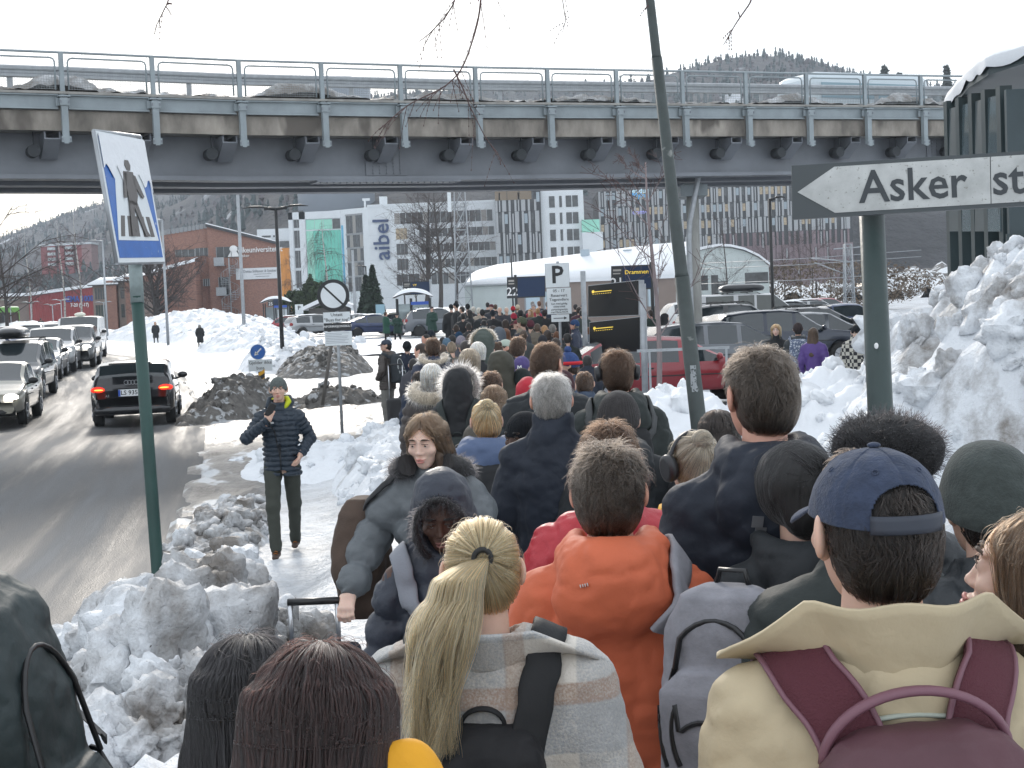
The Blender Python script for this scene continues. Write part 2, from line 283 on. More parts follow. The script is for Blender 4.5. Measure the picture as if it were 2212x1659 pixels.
heap('snow_bank',-9.2,62.0,2.0,9.0,.85,SNOW,rot=.12,res=.14,amp=.5,seed=24,chunks=70,csize=(.06,.16))
heap('snow_bank',-14.0,84.0,3.0,16.0,1.0,SNOW,rot=.25,res=.2,amp=.5,seed=25,chunks=60,csize=(.08,.2))
heap('snow_bank',-25.0,128.0,7.0,20.0,1.8,SNOW,rot=.3,res=.35,amp=.45,seed=26,chunks=50,csize=(.12,.28))
heap('snow_bank',-48.0,150.0,12.0,8.0,1.3,SNOWC,rot=.1,res=.5,amp=.4,seed=27,chunks=20)
heap('snow_bank',-5.0,70.0,9,3.5,.45,SNOWC,rot=.05,res=.25,amp=.3,seed=28,chunks=20)
heap('snow_hill',7.15,17.2,3.3,3.6,2.35,SNOWH,rot=.1,res=.035,amp=.30,seed=34,chunks=380,csize=(.05,.30),power=.62,lump=.95,label='tall ploughed heap of grey stained snow behind the direction sign')
heap('snow_bank',4.1,19.5,1.9,2.2,1.0,SNOWC,rot=.1,res=.06,amp=.35,seed=32,chunks=60,csize=(.05,.2))
heap('snow_bank',2.25,20.5,1.35,2.6,.82,SNOWC,rot=-.1,res=.06,amp=.3,seed=33,chunks=30,csize=(.05,.2))
heap('snow_bank',4.35,17.2,1.2,1.8,1.05,SNOW,rot=.1,res=.05,amp=.3,seed=37,chunks=40,csize=(.05,.2))
heap('snow_bank',5.0,9.5,3.2,3.2,.35,SNOW,rot=.1,res=.06,amp=.4,seed=35,chunks=60,csize=(.04,.14))
# == the road bridge across the view
BO=np.array([-9.69,34.30]);BU=np.array([.9038,.4275]);BN=np.array([.4275,-.9038])
def bdz(s):return float(np.interp(s/2,[-14,0,2,5,12,22],[.2,.03,-.02,0,.18,.5]))
def bp(s,o,z):return np.array([BO[0]+BU[0]*s+BN[0]*o,BO[1]+BU[1]*s+BN[1]*o,z+bdz(s)])
S0,S1=-22.,40.
SS=list(np.arange(S0,S1+.1,2.))
GREY=mat('painted_steel',(.27,.31,.33),.5,metal=.0,var=.15,vscale=2,bump=.1,bscale=30)
GREYD=mat('girder_paint',(.20,.215,.24),.5,var=.2,vscale=.6,bump=.08,bscale=10)
GALV=mat('galvanised_steel',(.34,.36,.38),.42,metal=.35,var=.15,vscale=8)
FASC=mat('stained_fascia',(.26,.235,.205),.85,var=.5,vscale=1.6,bump=.4,bscale=25,stretch=(1,1,.45),speck=(1.1,.58,(.13,.115,.10)))
bridge=thing('road_bridge','long grey steel girder road bridge with stained concrete edge crossing over the queue','bridge',tuple(bp(0,0,0)))
BL=np.array(bridge.location)
def bloft(m,poly,s_list,mi=0,cap=True):
 """sweep an (offset, z) outline along the bridge"""
 P=np.array([[bp(s,o,z)-BL for o,z in poly]for s in s_list]);m.grid(P,mi,False,True)
 k=len(poly);n0=m.n-P.shape[0]*k
 if cap:m.f+=[tuple(n0+i for i in range(k))[::-1],tuple(m.n-k+i for i in range(k))];m.mi+=[mi]*2;m.sm+=[False]*2
def rect(o0,o1,z0,z1):return[(o0,z0),(o1,z0),(o1,z1),(o0,z1)]
for k,o in enumerate((-.85,-2.6,-4.4)):
 m=MB();bloft(m,rect(o-.02,o+.02,5.37,6.30),SS);m.build('girder_web',GREYD,bridge)
 m=MB();bloft(m,rect(o-.28,o+.28,5.27,5.365),SS);m.build('girder_flange',GREYD,bridge)
m=MB();bloft(m,rect(-5.3,-.02,6.31,6.95),SS);m.build('deck',CONC,bridge)
m=MB();bloft(m,[(-5.3,6.955),(-.12,6.955),(-.12,7.13),(-.4,7.16),(-5.3,7.16)],SS);m.build('curb',CONC,bridge)
for i in range(len(SS)-1):
 a,b_=SS[i]+.012,SS[i+1]-.012
 m=MB();bloft(m,rect(-.015,.06,6.27,6.70),[a,b_]);m.build('fascia_panel',FASC,bridge)
 m=MB();bloft(m,[(.062,6.73),(.16,6.73),(.16,6.76),(.09,6.76),(.09,7.03),(.16,7.03),(.16,7.06),(.062,7.06)],[a+.1,b_-.1]);m.build('edge_channel',GREY,bridge)
m=MB();bloft(m,rect(-.02,.18,7.065,7.12),SS);m.build('edge_ledge',CONC,bridge)
V=[];s_=np.arange(S0,S1,.07);prf=np.linspace(0,1,14)
hh=.08+.27*np.clip(fbm(s_*.55,0,0,41,4)+.12,0,1.2)
P=np.array([[bp(s,.03-1.1*t,7.12+h*(math.sin(math.pi*min(1,t*1.9+.12))if t<.5 else.75*(1-t)*2*.9)*(1+.35*float(0)))-BL for t in prf]for s,h in zip(s_,hh)])
nz=fbm(P[...,0]*5,P[...,1]*5,P[...,2]*5,42,4)*.05;P[...,2]+=nz*(P[...,2]>7.1-BL[2]);P[...,0]+=nz*.8
m=MB();m.grid(P);sb_=m.build('pushed_snow',snow_mat('gritty_snow',.85,1.),bridge);tag(sb_,kind='stuff')
m=MB();m.tube([bp(s,.10,7.98)-BL for s in SS],.028,8);m.build('top_rail',GREY,bridge)
def frame_loop(a,b):
 z0,z1,c=7.16,7.86,.09;pts=[(a,z0),(a,z1-c),(a+c*.3,z1-c*.3),(a+c,z1),(b-c,z1),(b-c*.3,z1-c*.3),(b,z1-c),(b,z0)]
 m=MB();m.tube([bp(s,.10,z)-BL for s,z in pts],.02,6);return m
mesh_m=mat('railing_wire',(.30,.32,.33),.5,metal=.5)
post_d=[]
for i in range(1,len(SS)-1):
 s=SS[i]
 if s>28:break
 m=MB();c0=.10
 def pb(ds0,ds1,o0,o1,z0,z1,mi=0):
  m.add([bp(s+d,o,z)-BL for z in(z0,z1)for d,o in((ds0,o0),(ds1,o0),(ds1,o1),(ds0,o1))],[(0,3,2,1),(4,5,6,7),(0,1,5,4),(1,2,6,5),(2,3,7,6),(3,0,4,7)],mi)
 pb(-.05,.05,.07,.09,7.05,7.97);pb(-.05,.05,.13,.15,7.05,7.97);pb(-.008,.008,.09,.13,7.05,7.97)
 m.build('railing_post',GREY,bridge)
 m=MB();pb(-.07,.07,.17,.30,6.02,6.98);pb(-.105,.105,.302,.33,6.80,6.95);pb(-.105,.105,.302,.33,5.99,6.12);pb(-.13,.13,.0,.34,6.985,7.02);pb(-.05,.05,.302,.335,5.96,5.99)
 for z in(6.875,6.055):
  for d in(-.085,.085):pb(d-.012,d+.012,.331,.345,z-.03,z+.03,1)
 pb(-.17,-.075,.165,.2,6.80,6.97)
 m.build('post_bracket',[GREY,GREYD],bridge)
 m=MB()
 for dd in(-.42,-.10):
  V=[bp(s+dd+t,o,z)-BL for t in(0,.03)for o,z in((-.03,6.26),(-.80,6.26),(-.80,5.72),(-.62,5.72),(-.03,6.12))]
  m.add(V,[(0,1,2,3,4),(9,8,7,6,5)]+[(j,(j+1)%5,5+(j+1)%5,5+j)for j in range(5)])
 V=[bp(s+t,o,z)-BL for t in(-.42,-.07)for o,z in((-.03,6.12),(-.03,6.09),(-.60,5.70),(-.62,5.72))]
 m.add(V,[(0,1,5,4),(1,2,6,5),(2,3,7,6),(3,0,4,7)]);m.build('knee_bracket',GREYD,bridge)
 m=MB();m.cyl(bp(s-.62,-.25,5.86)-BL,bp(s-.62,-.6,5.86)-BL,.14,14);m.cyl(bp(s-.62,-.3,5.98)-BL,bp(s-.62,-.3,6.28)-BL,.015,6);m.build('bearing_stop',mat('dark_rubber',(.045,.05,.055),.8),bridge)
 if s<28:fl=frame_loop(s+.14,s+2-.14).build('railing_frame',GREY,bridge)
 m=MB();a,b_=s+.16,s+1.84
 for q in np.arange(a,b_,.056):m.add([bp(q+d,.10,z)-BL for z in(7.17,7.60)for d in(-.0035,.0035)],[(0,1,3,2)])
 for z in np.arange(7.18,7.61,.05):m.add([bp(q,.10,z+d)-BL for q in(a,b_)for d in(-.0035,.0035)],[(0,1,3,2)])
 wn=m.build('wire_infill',mesh_m,bridge);tag(wn,kind='stuff')
m=MB();wv=[(-.55,7.50),(-.50,7.52),(-.50,7.58),(-.55,7.61),(-.55,7.66),(-.50,7.69),(-.50,7.75),(-.55,7.78),(-.56,7.78),(-.56,7.50)]
bloft(m,wv,SS);m.build('guard_rail',GALV,bridge)
m=MB();bloft(m,[(-4.6+o+.5,z)for o,z in wv],SS);m.build('guard_rail',GALV,bridge)
for s in np.arange(-21,40,4.):
 m=MB();m.box(bp(s,-.62,7.4)-BL,(.1,.1,.7));m.build('guard_rail_post',GALV,bridge)
for s in(7.9,-14.2,25.5):
 m=MB()
 V=[bp(s+d,o,z)-BL for o in(-.83,-.80)for d,z in((-.55,5.40),(.55,5.40),(.55,6.26),(-.55,6.26))]
 m.add(V,[(0,1,2,3)[::-1],(4,5,6,7),(0,1,5,4),(1,2,6,5),(2,3,7,6),(3,0,4,7)])
 for a in range(5):
  for z in range(10):c_=bp(s-.36+a*.18,-.79,5.46+z*.085)-BL;m.cyl(c_,c_+np.array([BN[0],BN[1],0])*.025,.022,6)
 V=[bp(s+d,o,z)-BL for z in(5.225,5.265)for d,o in((-1.9,-.55),(1.9,-.55),(1.9,-1.15),(-1.9,-1.15))]
 m.add(V,[(0,1,2,3)[::-1],(4,5,6,7),(0,1,5,4),(1,2,6,5),(2,3,7,6),(3,0,4,7)])
 for a in range(22):c_=bp(s-1.8+a*.17,-.62,5.19)-BL;m.cyl(c_,c_+[0,0,.04],.022,6)
 m.build('splice_plate',GREYD,bridge)
for s in(2.5,7.5,13.,19.,-4.,-10.):
 m=MB();m.tube([bp(s,-.85,5.6)-BL,bp(s+.1,-4.4,5.6)-BL],.06,6);m.build('cross_brace',GREYD,bridge)
pz=at(1494,385,43.3)
m=MB();g0=gz(pz[0],pz[1]);m.cyl((pz[0]-BL[0],pz[1]-BL[1],g0-BL[2]),(pz[0]-BL[0],pz[1]-BL[1],4.9-BL[2]),.17,20);m.build('column',mat('weathered_concrete',(.36,.36,.34),.8,var=.3,vscale=2,bump=.3,bscale=15,stretch=(1,1,.3)),bridge)
m=MB();m.box((pz[0]-BL[0],pz[1]-BL[1]+.3,5.05-BL[2]),(.75,1.6,.3));m.box((pz[0]-BL[0],pz[1]-BL[1]+.3,5.235-BL[2]),(.5,1.2,.06));m.build('pier_cap',GREY,bridge)
a=at(1513,300,42.6)
m=MB();m.tube([a-BL,at(1513,350,42.6)-BL,at(1508,385,42.5)-BL,at(1490,480,42.4)-BL,at(1488,520,42.4)-BL,at(1494,700,42.4)-BL,at(1497,780,42.4)-BL],.075,10);m.build('down_pipe',GALV,bridge)
# == bodies and clothes as blended solids
class Solid:
 """smooth union of round cones, ellipsoids and lofts; each primitive fn(X,Y,Z)->distance, with its box"""
 def __init__(s,k=.03):s.p=[];s.k=k
 def _ad(s,fn,lo,hi,k=None,op='u'):s.p.append((fn,np.array(lo,float),np.array(hi,float),s.k if k is None else k,op));return s
 def cone(s,a,b,ra,rb,k=None,op='u',q=0,qa=0.,sq=None):
  """round cone; q: quilting pitch, qa: its depth; sq: squash (vector scales)"""
  a=np.asarray(a,float);b=np.asarray(b,float);d=b-a;L2=d@d+1e-12;Ln=math.sqrt(L2);r=max(ra,rb)*(1.3 if sq is None else 1.6)
  def fn(X,Y,Z):
   x,y,z=X-a[0],Y-a[1],Z-a[2];t=np.clip((x*d[0]+y*d[1]+z*d[2])/L2,0,1)
   dx,dy,dz=x-t*d[0],y-t*d[1],z-t*d[2]
   if sq is not None:dx,dy,dz=dx/sq[0],dy/sq[1],dz/sq[2]
   D=np.sqrt(dx*dx+dy*dy+dz*dz)-(ra+(rb-ra)*t)
   if q:D=D+qa*(1-np.sqrt(np.abs(np.sin(math.pi*t*Ln/q))))
   return D
  return s._ad(fn,np.minimum(a,b)-r,np.maximum(a,b)+r,k,op)
 def ell(s,c,r,k=None,op='u',R=None):
  c=np.asarray(c,float);r=np.asarray(r,float);m=max(r)
  def fn(X,Y,Z):
   x,y,z=X-c[0],Y-c[1],Z-c[2]
   if R is not None:x,y,z=(R[0,0]*x+R[1,0]*y+R[2,0]*z,R[0,1]*x+R[1,1]*y+R[2,1]*z,R[0,2]*x+R[1,2]*y+R[2,2]*z)
   k0=np.sqrt((x/r[0])**2+(y/r[1])**2+(z/r[2])**2);k1=np.sqrt((x/r[0]**2)**2+(y/r[1]**2)**2+(z/r[2]**2)**2)
   return k0*(k0-1)/(k1+1e-6)
  rr=m if R is not None else r
  return s._ad(fn,c-rr,c+rr,k,op)
 def loft(s,zs,ax,ay,cx=0.,cy=0.,k=None,q=0,qa=0.,e=2.3,op='u'):
  """stack of super-ellipses"""
  zs=np.asarray(zs,float);cy=np.broadcast_to(np.asarray(cy,float),zs.shape);cx=np.broadcast_to(np.asarray(cx,float),zs.shape)
  def fn(X,Y,Z):
   a=np.interp(Z,zs,ax);b=np.interp(Z,zs,ay);x=(X-np.interp(Z,zs,cx));y=(Y-np.interp(Z,zs,cy))
   rr=(np.abs(x/a)**e+np.abs(y/b)**e)**(1/e);D=(rr-1)*np.minimum(a,b)
   if q:D=D+qa*(1-np.sqrt(np.abs(np.sin(math.pi*Z/q))))
   return np.maximum(D,np.maximum(zs[0]-Z,Z-zs[-1]))
  A=max(ax);B=max(ay)
  return s._ad(fn,(cx.min()-A,cy.min()-B,zs[0]),(cx.max()+A,cy.max()+B,zs[-1]),k,op)
 def cutz(s,z,keep='above',lo=(-2,-2,-1),hi=(2,2,3)):
  return s._ad((lambda X,Y,Z:(z-Z)+0*X)if keep=='above' else(lambda X,Y,Z:(Z-z)+0*X),lo,hi,.0,'i')
 def cut(s,fn):return s._ad(fn,(-3,-3,-3),(3,3,3),.0,'i')
 def value(s,X,Y,Z):
  D=np.full(np.broadcast(X,Y,Z).shape,9.)
  for fn,lo,hi,k,op in s.p:D=s._mix(D,fn(X,Y,Z),k,op)
  return D
 @staticmethod
 def _mix(D,E,k,op):
  if op=='u':
   if k<=0:return np.minimum(D,E)
   h=np.clip(.5+.5*(D-E)/k,0,1);return D*(1-h)+E*h-k*h*(1-h)
  if op=='s':
   if k<=0:return np.maximum(D,-E)
   h=np.clip(.5-.5*(D+E)/k,0,1);return D*(1-h)-E*h+k*h*(1-h)
  return np.maximum(D,E)
 def grid(s,xs,ys,zs):
  D=np.full((len(xs),len(ys),len(zs)),9.,np.float32)
  for fn,lo,hi,k,op in s.p:
   if op=='i':D=np.maximum(D,fn(xs[:,None,None],ys[None,:,None],zs[None,None,:]));continue
   m=k+.02;sl=[]
   for g,a,b in((xs,lo[0],hi[0]),(ys,lo[1],hi[1]),(zs,lo[2],hi[2])):
    i0=max(0,np.searchsorted(g,a-m)-1);i1=min(len(g),np.searchsorted(g,b+m)+1);sl.append(slice(i0,i1))
   if any(q.stop<=q.start for q in sl):continue
   sub=D[sl[0],sl[1],sl[2]];E=fn(xs[sl[0]][:,None,None],ys[sl[1]][None,:,None],zs[sl[2]][None,None,:])+0*sub
   D[sl[0],sl[1],sl[2]]=s._mix(sub,E,k,op)
  return D
 def bounds(s):
  u=[p for p in s.p if p[4]=='u'];return np.min([p[1]for p in u],0)-.01,np.max([p[2]for p in u],0)+.01
 def mesh(s,h=.015,fine=None):
  """surface nets; fine = (box lo, box hi, step)"""
  lo,hi=s.bounds();G=[]
  for a in range(3):
   if fine and fine[0][a]<hi[a]and fine[1][a]>lo[a]:
    f0,f1=max(fine[0][a],lo[a]),min(fine[1][a],hi[a]);g=[np.arange(lo[a]-h,f0,h),np.arange(f0,f1,fine[2]),np.arange(f1,hi[a]+2*h,h)];g=np.concatenate(g)
   else:g=np.arange(lo[a]-h,hi[a]+2*h,h)
   G.append(g)
  D=s.grid(*G);return nets(D,G)
 def project(s,P,off=0.,it=6):
  P=np.array(P,float)
  for _ in range(it):
   d=s.value(P[:,0],P[:,1],P[:,2]);g=s.normal(P);P=P-g*(d-off)[:,None]*.9
  return P
 def normal(s,P,e=.004):
  g=np.stack([s.value(P[:,0]+e*(a==0),P[:,1]+e*(a==1),P[:,2]+e*(a==2))-s.value(P[:,0]-e*(a==0),P[:,1]-e*(a==1),P[:,2]-e*(a==2))for a in range(3)],1)
  return g/(np.linalg.norm(g,axis=1)[:,None]+1e-9)
def nets(D,G):
 X,Y,Z=G;S=D<0;n=[len(X),len(Y),len(Z)]
 cnt=np.zeros([i-1 for i in n],np.int8)
 for a in(0,1):
  for b in(0,1):
   for c in(0,1):cnt+=S[a:n[0]-1+a,b:n[1]-1+b,c:n[2]-1+c]
 act=(cnt>0)&(cnt<8);idx=-np.ones(act.shape,np.int64);I,J,K=np.nonzero(act);idx[I,J,K]=np.arange(len(I))
 acc=np.zeros((len(I),3));w=np.zeros(len(I));cr=[(a,b,c)for a in(0,1)for b in(0,1)for c in(0,1)]
 for a in cr:
  for ax in range(3):
   if a[ax]:continue
   b=list(a);b[ax]=1;d0=D[I+a[0],J+a[1],K+a[2]];d1=D[I+b[0],J+b[1],K+b[2]];q=(d0<0)!=(d1<0)
   t=np.where(q,d0/np.where(q,d0-d1,1),0)
   p0=np.stack([X[I+a[0]],Y[J+a[1]],Z[K+a[2]]],1);p1=np.stack([X[I+b[0]],Y[J+b[1]],Z[K+b[2]]],1)
   acc+=(p0+(p1-p0)*t[:,None])*q[:,None];w+=q
 V=acc/w[:,None];Q=[]
 for ax in range(3):
  o=[a for a in range(3)if a!=ax];s0=[slice(1,n[a]-1)for a in range(3)];s1=list(s0);s0[ax]=slice(0,n[ax]-1);s1[ax]=slice(1,n[ax])
  A,B=S[tuple(s0)],S[tuple(s1)]
  for fl in(False,True):
   P=np.argwhere((A&~B)if not fl else(~A&B))
   if not len(P):continue
   P[:,o[0]]+=1;P[:,o[1]]+=1
   def at_(da,db):q=P.copy();q[:,o[0]]-=da;q[:,o[1]]-=db;return idx[q[:,0],q[:,1],q[:,2]]
   q=np.stack([at_(1,1),at_(0,1),at_(0,0),at_(1,0)],1)
   if fl!=(ax==1):q=q[:,::-1]
   Q.append(q)
 Q=np.concatenate(Q);Q=Q[(Q>=0).all(1)];return V,Q
def wrinkle(V,amp,sc=7.,seed=3,st=(1,1,1.)):
 """cloth folds: ridged noise pushed along the normal (approximated from the axis)"""
 P=V*np.array(st)*sc;a=fbm(P[:,0],P[:,1],P[:,2],seed,3);b_=fbm(P[:,0]+31,P[:,1],P[:,2],seed+7,3);c=fbm(P[:,0],P[:,1]+31,P[:,2],seed+13,3)
 return V+amp*np.stack([a,b_,c*.6],1)
def folds(V,amp,sc,seed,ctr=(0,0)):
 """soft creases: ridged noise that pulls the cloth in along lines"""
 N=V[:,:2]-np.array(ctr);rr_=np.linalg.norm(N,axis=1)[:,None]+.05;N=N/rr_;wx=.5*fbm(V[:,0]*3,V[:,1]*3,V[:,2]*3,seed+50,2)
 a=fbm(V[:,0]*sc+wx,V[:,1]*sc*.8,V[:,2]*sc*1.3+wx,seed,2);b_=fbm(V[:,0]*sc*2.1+5,V[:,1]*sc*1.6,V[:,2]*sc*2.6,seed+3,2)
 d=(1-np.abs(a)*3).clip(0,1)**1.5+.5*(1-np.abs(b_)*3).clip(0,1)**1.5;V=V.copy();V[:,:2]-=N*(amp*d)[:,None];V[:,2]-=amp*.35*d;return V
def cloth(name,col,kind='shell'):
 k=kind
 if k=='shell':return mat(name,col,.66,bump=.35,bscale=60,bdist=.004,var=.12,vscale=3,sheen=.02,spec=.3)
 if k=='puffer':return mat(name,col,.45,bump=.5,bscale=45,bdist=.006,var=.12,vscale=4,spec=.4)
 if k=='wool':return mat(name,col,.95,bump=.8,bscale=160,bdist=.004,var=.25,vscale=40,sheen=.12)
 if k=='knit':return mat(name,col,.9,bump=.9,bscale=110,bdist=.004,var=.25,vscale=60,sheen=.06,stretch=(1,1,.35),spec=.2)
 return mat(name,col,.7)
SKIN={}
def skin(name,col):
 m=mat('skin_'+name,col,.5,bump=.15,bscale=200,bdist=.0008,var=.1,vscale=12,sss=.18,spec=.4);m.node_tree.nodes['Principled BSDF'].inputs['Subsurface Scale'].default_value=.6;return m
SK_L=skin('light',(.62,.40,.31));SK_R=skin('ruddy',(.66,.36,.27));SK_D=skin('dark',(.085,.042,.028));SK_P=skin('pale',(.68,.47,.38))
def hairm(name,col,rough=.32):
 if 'hair_'+name in MATS:return MATS['hair_'+name]
 m=bpy.data.materials.new('hair_'+name);m.use_nodes=True;n=m.node_tree;MATS['hair_'+name]=m
 b=n.nodes['Principled BSDF'];n.nodes.remove(b);h=n.nodes.new('ShaderNodeBsdfHairPrincipled');h.parametrization='COLOR'
 h.inputs['Color'].default_value=(*col,1);h.inputs['Roughness'].default_value=rough;h.inputs['Radial Roughness'].default_value=.6;h.inputs['Random Roughness'].default_value=.2;h.inputs['IOR'].default_value=1.42
 if 'Random Color' in h.inputs:h.inputs['Random Color'].default_value=.35
 hi=n.nodes.new('ShaderNodeHairInfo');cr=n.nodes.new('ShaderNodeMapRange');cr.inputs[3].default_value=.42;cr.inputs[4].default_value=1.9;n.links.new(hi.outputs['Random'],cr.inputs[0])
 mx=n.nodes.new('ShaderNodeVectorMath');mx.operation='SCALE';mx.inputs[0].default_value=col;n.links.new(cr.outputs[0],mx.inputs['Scale']);n.links.new(mx.outputs[0],h.inputs['Color'])
 n.links.new(h.outputs[0],n.nodes['Material Output'].inputs[0]);return m
HC=dict(brown=(.038,.021,.013),dark=(.012,.009,.0075),black=(.006,.0055,.006),red=(.009,.0042,.0036),blond=(.45,.25,.11),ash=(.24,.18,.12),white=(.68,.64,.56),grey=(.23,.215,.195),greydark=(.036,.028,.022),ginger=(.16,.06,.022),fur=(.50,.42,.32),furgrey=(.42,.38,.35),furblack=(.015,.014,.015),dblond=(.085,.050,.029))
def hm(k):return hairm(k,HC[k])
def hbase(k):c=HC[k];return mat('hair_mass_'+k,tuple(q*.75 for q in c),.6,bump=1.,bscale=70,bdist=.006,var=.45,vscale=50,stretch=(1,1,.12),sheen=.2)
def arm_joints(pose,s,side):
 S=np.array([side*.178,-.01,1.412])*s
 if pose=='down':E=np.array([side*.245,-.035,1.17]);Wr=np.array([side*.25,.05,.93])
 elif pose=='pocket':E=np.array([side*.295,-.075,1.17]);Wr=np.array([side*.20,.10,1.02])
 elif pose=='front':E=np.array([side*.25,.03,1.17]);Wr=np.array([side*.09,.26,1.18])
 elif pose=='phone':E=np.array([side*.27,.10,1.17]);Wr=np.array([side*.13,.235,1.40])
 elif pose=='strap':E=np.array([side*.26,.06,1.18]);Wr=np.array([side*.15,.15,1.36])
 elif pose=='back':E=np.array([side*.27,-.14,1.19]);Wr=np.array([side*.27,-.12,.93])
 else:E,Wr=pose;E=np.array(E);Wr=np.array(Wr)
 return S,E*s,Wr*s
def hand_solid(wr,d,up,side,s=1.,curl=.5,spread=.02,k=.008,thumb=1):
 """palm, four unequal bent fingers and a thumb leaving the side of the palm. d: direction wrist to knuckles, up: back of the hand"""
 d=np.asarray(d,float);d/=np.linalg.norm(d);up=np.asarray(up,float);up-=d*(up@d);up/=np.linalg.norm(up);r=np.cross(d,up)*side;h=Solid(k)
 P=lambda a,b,c:wr+(d*a+r*b+up*c)*s
 h.cone(P(-.03,0,0),P(.02,0,0),.026*s,.03*s)
 for b in(-.026,-.009,.009,.026):h.cone(P(.01,b*.7,0),P(.085,b,0),.017*s,.0125*s,k=.012)
 for b,L,rr_ in((-.031,.060,.0078),(-.011,.074,.0088),(.010,.078,.009),(.031,.068,.0088)):
  p0=P(.088,b,0);a1=curl*.7;a2=curl*1.7;a3=curl*2.3;v=lambda a:d*math.cos(a)-up*math.sin(a)
  p1=p0+v(a1)*L*.45*s;p2=p1+v(a2)*L*.33*s;p3=p2+v(a3)*L*.25*s
  h.cone(p0,p1,rr_*s*1.08,rr_*s);h.cone(p1,p2,rr_*s,rr_*.93*s);h.cone(p2,p3,rr_*.93*s,rr_*.8*s)
 t0=P(.02,.028,-.006);t1=P(.055,.052,-.02-.02*curl);t2=P(.083,.050-.01*curl,-.035-.03*curl)
 h.cone(t0,t1,.0155*s,.0115*s,k=.012);h.cone(t1,t2,.0115*s,.0085*s);return h
def head_solid(hc,hs,face=True,female=False,ears=True,s=None):
 """hc head centre; built about the centre, face towards +Y"""
 h=s or Solid(.02);c=np.asarray(hc,float);P=lambda x,y,z:c+np.array([x,y,z])*hs
 fw=.93 if female else 1.
 h.ell(P(0,-.012,.028),np.array([.076,.096,.088])*hs);h.ell(P(0,.035,.0),np.array([.062*fw,.062,.075])*hs,k=.03)
 h.ell(P(0,.030,-.062),np.array([.048*fw,.056,.048])*hs,k=.035);h.ell(P(0,.064,-.088),np.array([.022,.022,.018])*hs,k=.025)
 if face:
  h.cone(P(0,.091,.022),P(0,.1045,-.018),.0065*hs,.0095*hs,k=.010);h.ell(P(0,.108,-.023),np.array([.0105,.0095,.0085])*hs,k=.006)
  for sx in(-1,1):
   h.ell(P(sx*.0115,.1005,-.027),np.array([.0075,.008,.0062])*hs,k=.005)
   h.ell(P(sx*.031,.103,.016),np.array([.018,.016,.0125])*hs,k=.014,op='s')
   h.ell(P(sx*.031,.083,.013),np.array([.0165,.0175,.0135])*hs,k=.003)
   h.ell(P(sx*.032,.088,.036),np.array([.022,.012,.006])*hs,k=.012)
   h.ell(P(sx*.042,.070,-.018),np.array([.022,.022,.018])*hs,k=.02)
  h.ell(P(0,.092,-.052),np.array([.026,.017,.0065])*hs,k=.006);h.ell(P(0,.091,-.064),np.array([.021,.016,.007])*hs,k=.006)
  h.ell(P(0,.110,-.0575),np.array([.022,.010,.0016])*hs,k=.003,op='s')
 if ears:
  for sx in(-1,1):
   R=rotz(sx*.55)
   h.ell(P(sx*.088,-.010,.002),np.array([.009,.021,.034])*hs,k=.006,R=R);h.ell(P(sx*.077,.002,-.024),np.array([.009,.012,.013])*hs,k=.008)
   h.ell(P(sx*.093,.004,.004),np.array([.006,.012,.021])*hs,k=.004,op='s',R=R)
 return h
